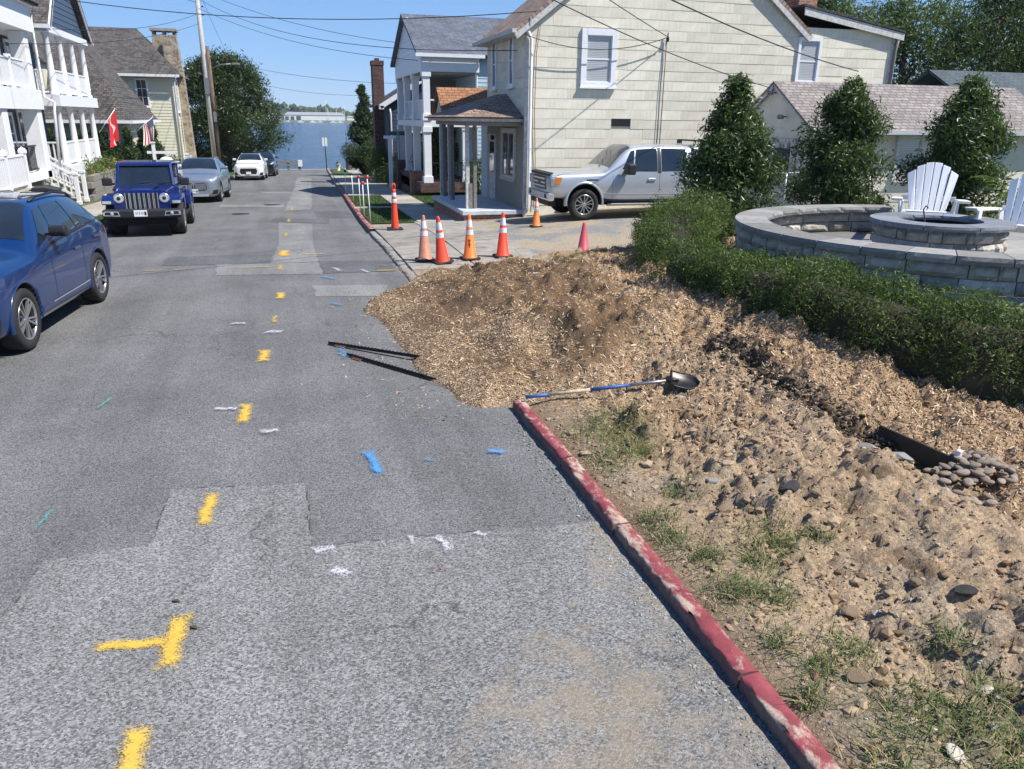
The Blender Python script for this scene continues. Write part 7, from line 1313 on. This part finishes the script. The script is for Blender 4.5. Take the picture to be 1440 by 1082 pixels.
def suv(name, loc, rz, paint, label, L=4.65, W=1.90, H=1.65, wb=2.82, fo=.90, tr=.365, style='a', roofrail=True, scl=1.):
    r = empty(name, loc, rz, label, 'car', 'cars parked along the left kerb'); w = W / 2; k = L / 4.65; hz = H / 1.65
    def sec(zb, ws, wl, zl, wm, zm, wb_, zbt, we, ze, wt, zt, zc): return [(0, zb), (ws, zb), (wl, zl), (wm, zm), (wb_, zbt), (we, ze), (wt, zt), (0, zc)]
    st = [(.0, sec(.30, .42, .55, .36, .60, .55, .58, .72, .52, .78, .36, .82, .83)), (.05, sec(.25, .55, .70, .34, .76, .55, .72, .78, .64, .85, .42, .89, .90)), (.22, sec(.22, .66, .85, .34, .90, .58, .84, .86, .74, .94, .5, .98, .99)), (.55, sec(.22, .70, .92, .34, .945, .62, .90, .92, .80, 1.0, .52, 1.04, 1.05)), (1.42, sec(.22, .74, .94, .34, .95, .64, .925, .96, .82, 1.06, .55, 1.11, 1.13)), (1.60, sec(.22, .74, .94, .34, .95, .64, .928, .965, .80, 1.16, .55, 1.20, 1.22)),
          (2.28, sec(.22, .74, .94, .34, .95, .64, .93, 1.02, .635, 1.55, .50, 1.60, 1.62)), (3.1, sec(.22, .74, .94, .34, .95, .65, .93, 1.06, .645, 1.57, .5, 1.63, 1.65)), (3.95, sec(.22, .74, .94, .34, .95, .68, .915, 1.11, .61, 1.50, .48, 1.57, 1.59)), (4.18, sec(.23, .74, .92, .35, .93, .70, .89, 1.12, .60, 1.40, .47, 1.46, 1.48)), (4.50, sec(.25, .70, .88, .38, .90, .70, .86, 1.02, .68, 1.10, .46, 1.13, 1.14)), (4.62, sec(.30, .62, .80, .42, .83, .70, .80, .92, .62, .99, .42, 1.02, 1.03)), (4.65, sec(.40, .5, .66, .48, .70, .68, .68, .84, .5, .90, .36, .92, .93))]
    st = [(x * k, [(y * W / 1.9, z * hz) for y, z in p]) for x, p in st]; x0 = fo * k + wb / 2; B = Body(st, x0); body = B.shell().build('body', paint, r)
    xf, xr = wb / 2, -wb / 2; cut = []
    for x in (xf, xr):
        for sd in (1, -1): mb = MB(); mb.lathe([(0, 0), (tr + .055, 0), (tr + .055, .5), (0, .5)], 40, Matrix.Translation((x, sd * (w - .30), tr + .01)) @ Matrix.Rotation(R(-90 * sd), 4, 'X')); me = mb.mesh('cut'); me.materials.append(V_WELL); cut.append(me)
    boolean_cut(body, cut, V_WELL)
    for x in (xf, xr):
        for sd in (1, -1): wheel(r, x, sd * (w - .13), tr, .25, sd, 5, V_ALLOY)
    for sd in (1, -1):
        for nm, c in (('window', [(6.02, 4.28), (7.0, 4.20), (7.0, 4.88), (6.32, 4.88)]), ('window', [(7.05, 4.20), (7.92, 4.22), (7.92, 4.84), (7.05, 4.88)]), ('window', [(7.98, 4.24), (8.45, 4.50), (8.25, 4.78), (7.98, 4.84)])): B.patch(c, sd, .004).build(nm, V_GLASS, r)
        B.patch([(5.30, 4.35), (5.95, 4.30), (6.25, 4.88), (5.95, 4.80)], sd, .004).build('quarter_window', V_GLASS, r)
        for u in (5.55, 7.02, 8.0): B.patch([(u, 2.1), (u + .012, 2.1), (u + .012, 4.12), (u, 4.12)], sd, .0015, 1, 10).build('door_seam', V_PLAS, r)
        for u in (6.75, 7.72): mb = MB(); p = B.S([u], [3.72], sd)[0]; mb.box(p[0] - .12, p[0] + .12, min(p[1], p[1] + sd * .03), max(p[1], p[1] + sd * .03), p[2] - .018, p[2] + .018); mb.build('door_handle', paint, r, bevel=.008)
        B.patch([(3.5, 1.55), (8.7, 1.55), (8.7, 1.95), (3.5, 1.95)], sd, .006, 20, 3).build('sill_trim', V_PLAS if style != 'a' else paint, r); B.patch([(5.3, 2.25), (7.12, 2.30), (7.12, 2.36), (5.3, 2.31)], sd, .008, 12, 2).build('side_strip', V_CHROME if style == 'a' else V_PLAS, r)
        B.patch([(5.25, 4.13), (8.75, 4.16), (8.7, 4.19), (5.25, 4.16)], sd, .006, 20, 2).build('window_trim', V_CHROME if style in 'bc' else V_PLAS, r)
        B.patch([(1.0, 4.05), (2.5, 3.95), (2.9, 4.55), (1.2, 4.75)], sd, .006).build('headlight', V_LAMP, r); B.patch([(9.6, 3.6), (10.9, 3.6), (10.9, 4.3), (9.5, 4.4)], sd, .006).build('tail_light', V_REDL, r)
        B.patch([(.75, 1.9), (2.2, 1.9), (2.2, 2.7), (.9, 2.7)], sd, .004).build('air_intake', V_PLAS, r)
        for x in (xf, xr):
            mb = MB(); R1, R0 = tr + .075, tr + .055; n = 22; V = []
            for i in range(n + 1): a = R(-12) + R(204) * i / n; V += [(x + R0 * math.cos(a), sd * (w + .004), tr + .01 + R0 * math.sin(a)), (x + R1 * math.cos(a), sd * (w - .004), tr + .01 + R1 * math.sin(a)), (x + R1 * math.cos(a), sd * (w - .06), tr + .01 + R1 * math.sin(a)), (x + R0 * math.cos(a), sd * (w - .06), tr + .01 + R0 * math.sin(a))]
            mb.add(V, [(4 * i + j, 4 * i + (j + 1) % 4, 4 * i + 4 + (j + 1) % 4, 4 * i + 4 + j) for i in range(n) for j in range(4)], True); mb.build('arch_lip', V_PLAS if style in 'bd' else paint, r)
        p = B.S([5.75], [4.3], sd)[0]; mirror(r, p[0] - .02, p[1] + sd * .04, p[2] + .08, sd, paint if style != 'a' else V_PLAS)
        if roofrail: mb = MB(); q = B.S([6.2, 6.5, 7.2, 7.9, 8.3], [5.35] * 5, sd); off = [0.005, .045, .05, .045, .005]; mb.tube([(a[0], a[1], a[2] + o) for a, o in zip(q, off)], .018, 6); mb.build('roof_rail', V_PLAS if style == 'a' else V_CHROME, r)
    for sd in (1, -1): pass
    def both(c, nm, mat, off=.005):
        o = B.patch(c, 1, off); o2 = B.patch(c, -1, off); o.add(o2.v, o2.f, True); return o.build(nm, mat, r)
    both([(5.08, 7.0), (5.08, 5.12), (5.94, 5.10), (5.94, 7.0)], 'windscreen', V_GLASS); both([(9.1, 7.0), (9.1, 5.15), (9.9, 5.2), (9.9, 7.0)], 'rear_window', V_GLASS); both([(6.35, 7.0), (6.35, 6.0), (7.3, 6.0), (7.3, 7.0)], 'sunroof', V_GLASS, .004)
    xn = x0 + .012
    if style == 'b':
        for y in (-.26, .26):
            mb = MB(); mb.prism([(y - .22, .50), (y + .22, .50), (y + .24, .66), (y + .2, .80), (y - .2, .80), (y - .24, .66)], xn - .05, xn + .008, 'x'); g = mb.build('grille', V_PLAS, r, bevel=.02)
            for j in range(9): mb = MB(); yy = y - .18 + j * .045; mb.box(xn + .009, xn + .016, yy - .008, yy + .008, .53, .77); mb.build('grille_bar', V_CHROME, g)
        mb = MB(); mb.box(xn - .03, xn + .02, -.55, .55, .26, .34); mb.build('skid_plate', V_CHROME, r)
    else:
        mb = MB(); mb.prism([(-.48, .40), (.48, .40), (.56, .58), (.50, .76), (-.50, .76), (-.56, .58)], xn - .06, xn + .004, 'x'); g = mb.build('grille', V_PLAS, r, bevel=.02)
        for j in range(5): mb = MB(); z = .46 + j * .062; mb.box(xn + .005, xn + .012, -.46, .46, z - .006, z + .006); mb.build('grille_bar', V_CHROME if style == 'a' else V_DKALL, g)
    plate(r, xn + .03, .47, marks=style == 'b'); mb = MB(); mb.box(-L / 2 + .3, L / 2 - .3, -w + .25, w - .25, .18, .30); mb.build('underbody', V_WELL, r); r.scale = (scl,) * 3
    return r
def face(y): return R(-90) + math.atan2(-(float(roff(y + 2)) - float(roff(y - 2))), 4) * -1
# wheels stand on the road, nose towards the camera (-Y): local +x -> -Y
def slope(o, y): o.rotation_mode = 'ZYX'; o.rotation_euler = (0, -math.atan2(float(roadz(y + 1.4) - roadz(y - 1.4)), 2.8) * -1, o.rotation_euler[2])
def park(o, y): z = float(roadz(y)); o.location.z = z + .012; s = math.atan((float(roadz(y + 1.4)) - float(roadz(y - 1.4))) / 2.8); o.rotation_euler = (0, 0, 0); o.matrix_world = Matrix.Translation(o.location) @ Matrix.Rotation(-s if False else s, 4, 'X') @ Matrix.Rotation(o['rz'], 4, 'Z') @ Matrix.Diagonal((*o.scale, 1))
def place(o, x, y, rz): o.location = (x, y, 0); o['rz'] = rz; park(o, y); del o['rz']
place(suv('parked_suv', (0, 0, 0), 0, K_BLUE, 'metallic blue crossover with black roof rails and silver twin spoke wheels', H=1.73, style='a', tr=.385), -4.0, 12.05, R(-90 - 5.5))
place(suv('parked_suv', (0, 0, 0), 0, K_SILV, 'silver blue crossover with twin kidney grille behind the blue off roader', L=4.7, H=1.76, style='b', tr=.38), -3.5, 36.9, R(-90 - 3))
place(suv('parked_suv', (0, 0, 0), 0, K_WHITE, 'white crossover parked in front of the black one near the water', L=4.68, H=1.70, style='c', tr=.38), -2.2, 57.5, R(-90 - 2.5))
place(suv('parked_suv', (0, 0, 0), 0, K_BLACK, 'black suv half hidden behind the white crossover near the water', L=4.9, H=1.78, W=1.95, style='d', tr=.38), -1.55, 64.0, R(-90 - 3))
# ---- off-roader
def jeep():
    r = empty('off_roader', (0, 0, 0), 0, 'deep blue boxy off roader with seven slot grille and round headlamps', 'car', 'cars parked along the left kerb'); wb = 3.0; tr = .41; P = K_JEEP
    def bx(nm, x0, x1, y0, y1, z0, z1, mat=P, bev=.03, par=None, seg=2): mb = MB(); mb.box(x0, x1, y0, y1, z0, z1); return mb.build(nm, mat, par or r, bevel=bev, seg=seg)
    mb = MB(); mb.prism([(1.02, .52), (1.02, 1.22), (-2.1, 1.22), (-2.1, .58), (-1.9, .52)], -.80, .80, 'y'); body = mb.build('body', P, r, bevel=.045, seg=3)
    mb = MB(); V = [(1.0, -.72, 1.22), (1.0, .72, 1.22), (2.02, .60, 1.14), (2.02, -.60, 1.14), (1.0, -.72, .62), (1.0, .72, .62), (2.02, .60, .62), (2.02, -.60, .62)]; mb.add(V, [(0, 1, 2, 3), (7, 6, 5, 4), (0, 4, 5, 1), (1, 5, 6, 2), (2, 6, 7, 3), (3, 7, 4, 0)]); mb.build('bonnet', P, r, bevel=.05, seg=3)
    mb = MB(); mb.add([(1.05, -.34, 1.235), (1.05, .34, 1.235), (1.95, .26, 1.165), (1.95, -.26, 1.165), (1.05, -.27, 1.27), (1.05, .27, 1.27), (1.85, .2, 1.20), (1.85, -.2, 1.20)], [(4, 5, 6, 7), (0, 1, 5, 4), (1, 2, 6, 5), (2, 3, 7, 6), (3, 0, 4, 7)]); mb.build('bonnet_bulge', P, r, bevel=.01)
    mb = MB(); mb.prism([(-.66, .60), (.66, .60), (.68, .95), (.62, 1.13), (.5, 1.17), (-.5, 1.17), (-.62, 1.13), (-.68, .95)], 2.0, 2.09, 'x'); g = mb.build('grille', P, r, bevel=.02, seg=2)
    for k in range(7):
        y = (k - 3) * .112; mb = MB(); mb.box(2.088, 2.097, y - .033, y + .033, .70, 1.08); mb.build('grille_slot', V_WELL, g)
        mb = MB(); [mb.box(2.086, 2.106, y + s * .040 - .009, y + s * .040 + .009, .69, 1.09) for s in (-1, 1)]; mb.box(2.086, 2.106, y - .03, y + .03, .655, .69); mb.build('slot_surround', V_CHROME, g)
    for sd in (1, -1):
        Mh = Matrix.Translation((2.09, sd * .535, .96)) @ Matrix.Rotation(R(90), 4, 'Y'); mb = MB(); mb.lathe([(.125, -.02), (.125, .02), (.108, .03)], 28, Mh); h = mb.build('headlight', V_CHROME, r); mb = MB(); mb.lathe([(0, .03), (.06, .028), (.107, .02)], 24, Mh); mb.build('lens', V_LAMP, h); mb = MB(); mb.lathe([(0, .034), (.045, .032), (.05, .026)], 16, Mh); mb.build('projector', V_PLAS, h)
        # front fender: flat-topped flare
        mb = MB(); mb.prism([(.92, .62), (.98, .98), (1.12, 1.04), (1.95, 1.04), (2.10, .96), (2.14, .80), (2.02, .80), (1.96, .90), (1.2, .91), (1.06, .62)], sd * .64, sd * .945, 'y'); f = mb.build('fender', P, r, bevel=.03, seg=2); mb = MB(); mb.box(2.09, 2.145, min(sd * .72, sd * .92), max(sd * .72, sd * .92), .83, .90); mb.build('turn_signal', V_LAMP, f)
        mb = MB(); mb.prism([(-2.02, .58), (-1.98, .92), (-1.86, 1.0), (-1.1, 1.0), (-.98, .9), (-.92, .6), (-1.04, .6), (-1.12, .88), (-1.86, .88), (-1.92, .58)], sd * .79, sd * .945, 'y'); mb.build('rear_flare', P, r, bevel=.03, seg=2)
        for x in (1.5, -1.5): mb = MB(); mb.lathe([(0, 0), (.46, 0), (.46, .25), (0, .25)], 24, Matrix.Translation((x, sd * .55, .46)) @ Matrix.Rotation(R(-90 * sd), 4, 'X')); mb.build('wheel_well', V_WELL, r); wheel(r, x, sd * .80, tr, .26, sd, 5, V_ALLOY, True, .58)
        # windscreen frame, pillars, glass
        mb = MB(); mb.beam((.98, sd * .70, 1.20), (.72, sd * .64, 1.78), .07, .08); mb.build('pillar', P, r, bevel=.01); mb = MB(); mb.box(-.42, -.34, min(sd * .62, sd * .74), max(sd * .62, sd * .74), 1.2, 1.78); mb.build('pillar', P, r)
        mb = MB(); mb.prism([(.86, 1.24), (.66, 1.74), (-.33, 1.74), (-.33, 1.24)], sd * .70, sd * .715, 'y'); mb.build('window', V_GLASS, r); mb = MB(); mb.prism([(-.42, 1.24), (-.42, 1.74), (-1.1, 1.74), (-1.15, 1.24)], sd * .70, sd * .715, 'y'); mb.build('window', V_GLASS, r); mb = MB(); mb.prism([(-1.25, 1.24), (-1.22, 1.74), (-1.95, 1.72), (-2.0, 1.24)], sd * .70, sd * .715, 'y'); mb.build('window', V_GLASS, r)
        for x in (.90, -.30, -1.15): mb = MB(); mb.box(x - .006, x + .006, min(sd * .801, sd * .806), max(sd * .801, sd * .806), .58, 1.2); mb.build('door_seam', V_WELL, r)
        for x in (-.1, -1.0): mb = MB(); mb.box(x - .12, x + .12, min(sd * .80, sd * .84), max(sd * .80, sd * .84), 1.06, 1.10); mb.build('door_handle', V_PLAS, r, bevel=.01)
        for z in (.75, 1.12): mb = MB(); mb.box(.84, .98, min(sd * .80, sd * .83), max(sd * .80, sd * .83), z - .02, z + .02); mb.build('door_hinge', P, r)
        mb = MB(); mb.box(.70, .84, min(sd * .84, sd * 1.08), max(sd * .84, sd * 1.08), 1.22, 1.42); mr = mb.build('wing_mirror', V_PLAS, r, bevel=.03, seg=2); mb = MB(); mb.box(.75, .8, min(sd * .78, sd * .86), max(sd * .78, sd * .86), 1.24, 1.29); mb.build('mirror_stalk', V_PLAS, mr)
        bx('side_step', -.95, .95, *sorted((sd * .72, sd * .88)), .40, .47, V_PLAS, .02); bx('tail_light', -2.14, -2.08, *sorted((sd * .62, sd * .78)), .85, 1.15, V_REDL, .01)
        mb = MB(); mb.prism([(sd * .52, .53), (sd * .90, .55), (sd * .92, .62), (sd * .86, .66), (sd * .55, .65)], 2.335, 2.35, 'x'); fs = mb.build('fog_surround', V_CHROME, r); mb = MB(); mb.prism([(sd * .55, .555), (sd * .87, .57), (sd * .85, .64), (sd * .57, .63)], 2.351, 2.355, 'x'); mb.build('fog_recess', V_WELL, fs); mb = MB(); mb.lathe([(0, .01), (.03, .008), (.04, 0)], 14, Matrix.Translation((2.357, sd * .70, .597)) @ Matrix.Rotation(R(90), 4, 'Y')); mb.build('fog_lamp', V_LAMP, fs)
    mb = MB(); mb.add([(.95, -.66, 1.24), (.95, .66, 1.24), (.70, .60, 1.74), (.70, -.60, 1.74)], [(0, 1, 2, 3)]); mb.build('windscreen', V_GLASS, r); mb = MB(); mb.beam((.985, -.72, 1.215), (.985, .72, 1.215), .06, .06); mb.beam((.715, -.66, 1.77), (.715, .66, 1.77), .08, .07); mb.build('windscreen_frame', P, r)
    for y in (-.3, .25): mb = MB(); mb.tube([(1.0, y, 1.26), (.94, y + .25, 1.30), (.93, y + .4, 1.32)], .008, 5); mb.build('wiper', V_PLAS, r)
    mb = MB(); mb.prism([(.78, 1.76), (.70, 1.83), (-.3, 1.87), (-2.02, 1.83), (-2.1, 1.76)], -.68, .68, 'y'); mb.build('hardtop', P, r, bevel=.03, seg=2)
    bx('rear_window', -2.07, -2.05, -.55, .55, 1.28, 1.72, V_GLASS, 0.); bx('bumper', 2.08, 2.33, -.93, .93, .47, .70, V_PLAS, .05); bx('rear_bumper', -2.30, -2.1, -.85, .85, .48, .66, V_PLAS, .04); bx('underbody', -1.9, 2.0, -.6, .6, .34, .52, V_WELL, .02); bx('air_dam', 1.95, 2.2, -.8, .8, .30, .47, V_WELL, .03)
    mb = MB(); mb.lathe([(0, 0), (.40, 0), (.40, .25), (.25, .28), (0, .28)], 24, Matrix.Translation((-2.12, 0, 1.0)) @ Matrix.Rotation(R(-90), 4, 'Y')); mb.build('spare_wheel', V_TYRE, r); plate(r, 2.345, .60, True, y=-.04); return r
place(jeep(), -3.66, 24.1, R(-90 + 2))
# ---- silver pickup parked beside the cream house, nose to the street (-X)
def pickup():
    r = empty('pickup_truck', (0, 0, 0), 0, 'silver crew cab pickup with capped bed parked beside the cream house', 'pickup truck'); P = K_TRUCK; wb = 3.68; tr = .405; W = 2.0
    def sec(zb, ws, wl, zl, wm, zm, wb_, zbt, we, ze, wt, zt, zc): return [(0, zb), (ws, zb), (wl, zl), (wm, zm), (wb_, zbt), (we, ze), (wt, zt), (0, zc)]
    st = [(0, sec(.62, .80, .91, .66, .95, .80, .93, .98, .88, 1.10, .6, 1.15, 1.17)), (.05, sec(.58, .82, .95, .66, .985, .82, .96, 1.02, .90, 1.15, .6, 1.20, 1.21)), (.5, sec(.55, .84, .97, .64, 1.0, .85, .97, 1.08, .90, 1.18, .6, 1.23, 1.25)), (1.42, sec(.50, .84, .97, .60, 1.0, .88, .975, 1.13, .90, 1.22, .6, 1.27, 1.29)), (1.60, sec(.46, .84, .97, .56, 1.0, .88, .975, 1.14, .88, 1.30, .6, 1.34, 1.36)), (2.28, sec(.44, .84, .97, .54, 1.0, .88, .975, 1.16, .74, 1.83, .56, 1.89, 1.91)), (3.0, sec(.44, .84, .97, .54, 1.0, .88, .975, 1.18, .76, 1.86, .56, 1.92, 1.94)), (3.75, sec(.44, .84, .97, .54, 1.0, .88, .975, 1.19, .76, 1.85, .56, 1.91, 1.93)), (4.0, sec(.44, .84, .97, .54, 1.0, .88, .975, 1.19, .77, 1.83, .56, 1.88, 1.90))]
    x0 = .94 + wb / 2; B = Body(st, x0); body = B.shell().build('body', P, r); cut = []
    def cyl(x, sd): mb = MB(); mb.lathe([(0, 0), (tr + .085, 0), (tr + .085, .6), (0, .6)], 40, Matrix.Translation((x, sd * .62, tr + .05)) @ Matrix.Rotation(R(-90 * sd), 4, 'X')); me = mb.mesh('cut'); me.materials.append(V_WELL); return me
    boolean_cut(body, [cyl(wb / 2, s) for s in (1, -1)], V_WELL)
    bx1 = x0 - 4.03; mb = MB(); mb.prism([(-.98, .60), (-1.0, .90), (-.975, 1.25), (.975, 1.25), (1.0, .90), (.98, .60)], bx1 - 1.86, bx1, 'x'); bed = mb.build('bed', P, r, bevel=.03, seg=2); boolean_cut(bed, [cyl(-wb / 2, s) for s in (1, -1)], V_WELL)
    mb = MB(); mb.prism([(-.95, 1.255), (-.78, 1.86), (-.6, 1.93), (.6, 1.93), (.78, 1.86), (.95, 1.255)], bx1 - 1.82, bx1 - .02, 'x'); cap = mb.build('bed_cap', P, r, bevel=.04, seg=2)
    for sd in (1, -1):
        mb = MB(); q = lambda x, z: (x, sd * (.955 - (z - 1.255) * .28 + .004), z); mb.add([q(bx1 - .2, 1.40), q(bx1 - 1.6, 1.40), q(bx1 - 1.55, 1.76), q(bx1 - .25, 1.76)], [(0, 1, 2, 3)]); mb.build('cap_window', V_GLASS, cap)
        for x in (bx1 - .35,): mb = MB(); mb.box(x - .06, x + .06, sd * .72 - .05, sd * .72 + .05, 1.90, 2.03); mb.build('rack_foot', V_PLAS, cap)
        for x in (wb / 2, -wb / 2):
            wheel(r, x, sd * .86, tr, .27, sd, 6, V_ALLOY, True, .64); mb = MB(); R1, R0 = tr + .14, tr + .085; n = 20; V = []
            for i in range(n + 1): a = R(-8) + R(196) * i / n; V += [(x + R0 * math.cos(a), sd * 1.018, tr + .05 + R0 * math.sin(a)), (x + R1 * math.cos(a), sd * 1.0, tr + .05 + R1 * math.sin(a)), (x + R1 * math.cos(a), sd * .9, tr + .05 + R1 * math.sin(a)), (x + R0 * math.cos(a), sd * .9, tr + .05 + R0 * math.sin(a))]
            mb.add(V, [(4 * i + j, 4 * i + (j + 1) % 4, 4 * i + 4 + (j + 1) % 4, 4 * i + 4 + j) for i in range(n) for j in range(4)], True); mb.build('arch_lip', P, r)
        B.patch([(5.05, 4.16), (5.98, 4.12), (5.98, 4.88), (5.18, 4.86)], sd, .004).build('window', V_GLASS, r); B.patch([(4.62, 4.30), (5.0, 4.18), (5.12, 4.84), (4.95, 4.80)], sd, .004).build('quarter_window', V_GLASS, r); B.patch([(6.14, 4.12), (7.25, 4.12), (7.25, 4.88), (6.14, 4.88)], sd, .004).build('window', V_GLASS, r); B.patch([(6.0, 4.05), (6.12, 4.05), (6.12, 4.92), (6.0, 4.92)], sd, .004, 2).build('pillar_cover', V_PLAS, r)
        for u in (4.25, 6.06, 7.45): B.patch([(u, 1.6), (u + .01, 1.6), (u + .01, 4.1), (u, 4.1)], sd, .0015, 1, 10).build('door_seam', V_WELL, r)
        for u in (5.75, 7.15): mb = MB(); p = B.S([u], [3.6], sd)[0]; mb.box(p[0] - .11, p[0] + .11, min(p[1], p[1] + sd * .04), max(p[1], p[1] + sd * .04), p[2] - .03, p[2] + .03); mb.build('door_handle', V_CHROME, r, bevel=.012, seg=2)
        B.patch([(3.2, 2.45), (8, 2.45), (8, 2.52), (3.2, 2.52)], sd, .01, 20, 1).build('side_strip', V_CHROME, r); mb = MB(); mb.box(bx1 - .1, x0 - 1.6, sd * .9 - .06, sd * .9 + .06, .36, .43); mb.build('side_step', V_STEP, r, bevel=.02, seg=2); B.patch([(3.3, 1.2), (8, 1.2), (8, 1.9), (3.3, 1.9)], sd, .004, 16, 3).build('rocker', V_PLAS, r)
        mb = MB(); p = B.S([4.75], [4.1], sd)[0]; mb.box(p[0] - .13, p[0] + .1, *sorted((p[1] + sd * .10, p[1] + sd * .38)), p[2] - .02, p[2] + .26); mr = mb.build('wing_mirror', V_PLAS, r, bevel=.04, seg=2); mb = MB(); mb.box(p[0] - .04, p[0] + .05, *sorted((p[1] - sd * .02, p[1] + sd * .14)), p[2] + .02, p[2] + .10); mb.build('mirror_stalk', V_PLAS, mr)
        # lamps
        mb = MB(); mb.prism([(x0 + .02, .86), (x0 + .024, 1.10), (x0 - .34, 1.09), (x0 - .24, .88)], *sorted((sd * .60, sd * 1.0)), 'y'); hl_ = mb.build('headlight', V_LAMPD, r, bevel=.02); mb = MB(); mb.prism([(x0 - .10, .92), (x0 - .13, 1.11), (x0 - .30, 1.11), (x0 - .24, .93)], *sorted((sd * .9, sd * 1.004)), 'y'); mb.build('side_marker', V_AMBER, hl_)
        for k in range(1): mb = MB(); mb.box(x0 - 1.30, x0 - .98, *sorted((sd * .985, sd * .992)), 1.02, 1.055); mb.build('fender_badge', V_DKALL, r)
    mb = MB(); mb.prism([(-.56, .76), (.56, .76), (.58, 1.12), (-.58, 1.12)], x0 - .05, x0 + .012, 'x'); g = mb.build('grille', V_DKALL, r, bevel=.02)
    for z in (.84, .94, 1.04): mb = MB(); mb.box(x0 + .013, x0 + .03, -.52, .52, z - .022, z + .022); mb.build('grille_bar', V_CHROME, g)
    mb = MB(); mb.lathe([(0, .012), (.11, .01), (.12, 0)], 20, Matrix.Translation((x0 + .032, 0, .94)) @ Matrix.Scale(.42, 4, (0, 0, 1)) @ Matrix.Rotation(R(90), 4, 'Y')); mb.build('badge', K_BLUE, g)
    mb = MB(); mb.box(x0 - .12, x0 + .07, -.97, .97, .50, .72); bp = mb.build('bumper', V_CHROME, r, bevel=.05, seg=3)
    for sd in (1, -1): mb = MB(); mb.lathe([(0, .012), (.055, .01), (.065, 0)], 16, Matrix.Translation((x0 + .07, sd * .72, .62)) @ Matrix.Rotation(R(90), 4, 'Y')); mb.build('fog_lamp', V_WELL, bp)
    mb = MB(); mb.box(x0 - .2, x0 + .02, -.85, .85, .36, .50); mb.build('air_dam', V_PLAS, r, bevel=.03); mb = MB(); mb.prism([(x0 + .005, 1.12), (x0 + .03, 1.185), (x0 - .10, 1.225), (x0 - .10, 1.19)], -.84, .84, 'y'); mb.build('bonnet_deflector', V_PLAS, r, bevel=.01)
    o1 = B.patch([(4.1, 7.0), (4.1, 5.10), (4.95, 5.08), (4.95, 7.0)], 1, .005); o2 = B.patch([(4.1, 7.0), (4.1, 5.10), (4.95, 5.08), (4.95, 7.0)], -1, .005); o1.add(o2.v, o2.f, True); o1.build('windscreen', V_GLASS, r)
    mb = MB(); mb.tube([(bx1 - .35, -.80, 2.02), (bx1 - .35, .80, 2.02)], .022, 8); mb.build('rack_bar', V_PLAS, cap); mb = MB(); mb.box(-wb / 2 - .9, wb / 2 + .5, -.6, .6, .36, .55); mb.build('chassis', V_WELL, r)
    mb = MB(); mb.box(bx1 - 1.98, bx1 - 1.86, -.95, .95, .55, .75); mb.build('rear_bumper', V_CHROME, r, bevel=.03); mb = MB(); mb.tube([(x0 - 1.55, .3, 1.35), (x0 - 1.72, .0, 1.42)], .01, 5); mb.build('wiper', V_PLAS, r); return r
V_LAMPD = glassmat('clear_lamp_glass', (.30, .33, .36), .06); V_STEP = plain('step_bar_aluminium', (.35, .36, .37), .35, .8)
pk = pickup(); pk.location = (9.42, 20.42, .285); pk.rotation_euler = (0, R(0), R(180 - 1.5))
# ---------------------------------------------------------------- thin summer haze over the river
mb = MB(); mb.box(-1900, 1900, -120, 1600, -5.5, 45); hz = mb.build('haze', None); m = bpy.data.materials.new('haze_air'); m.use_nodes = True
for n in list(m.node_tree.nodes): m.node_tree.nodes.remove(n)
_o = m.node_tree.nodes.new('ShaderNodeOutputMaterial'); _v = m.node_tree.nodes.new('ShaderNodeVolumePrincipled'); _v.inputs['Color'].default_value = (.80, .88, 1., 1); _v.inputs['Density'].default_value = .00013; m.node_tree.links.new(_v.outputs[0], _o.inputs['Volume']); hz.data.materials.append(m); tag(hz, kind='stuff')
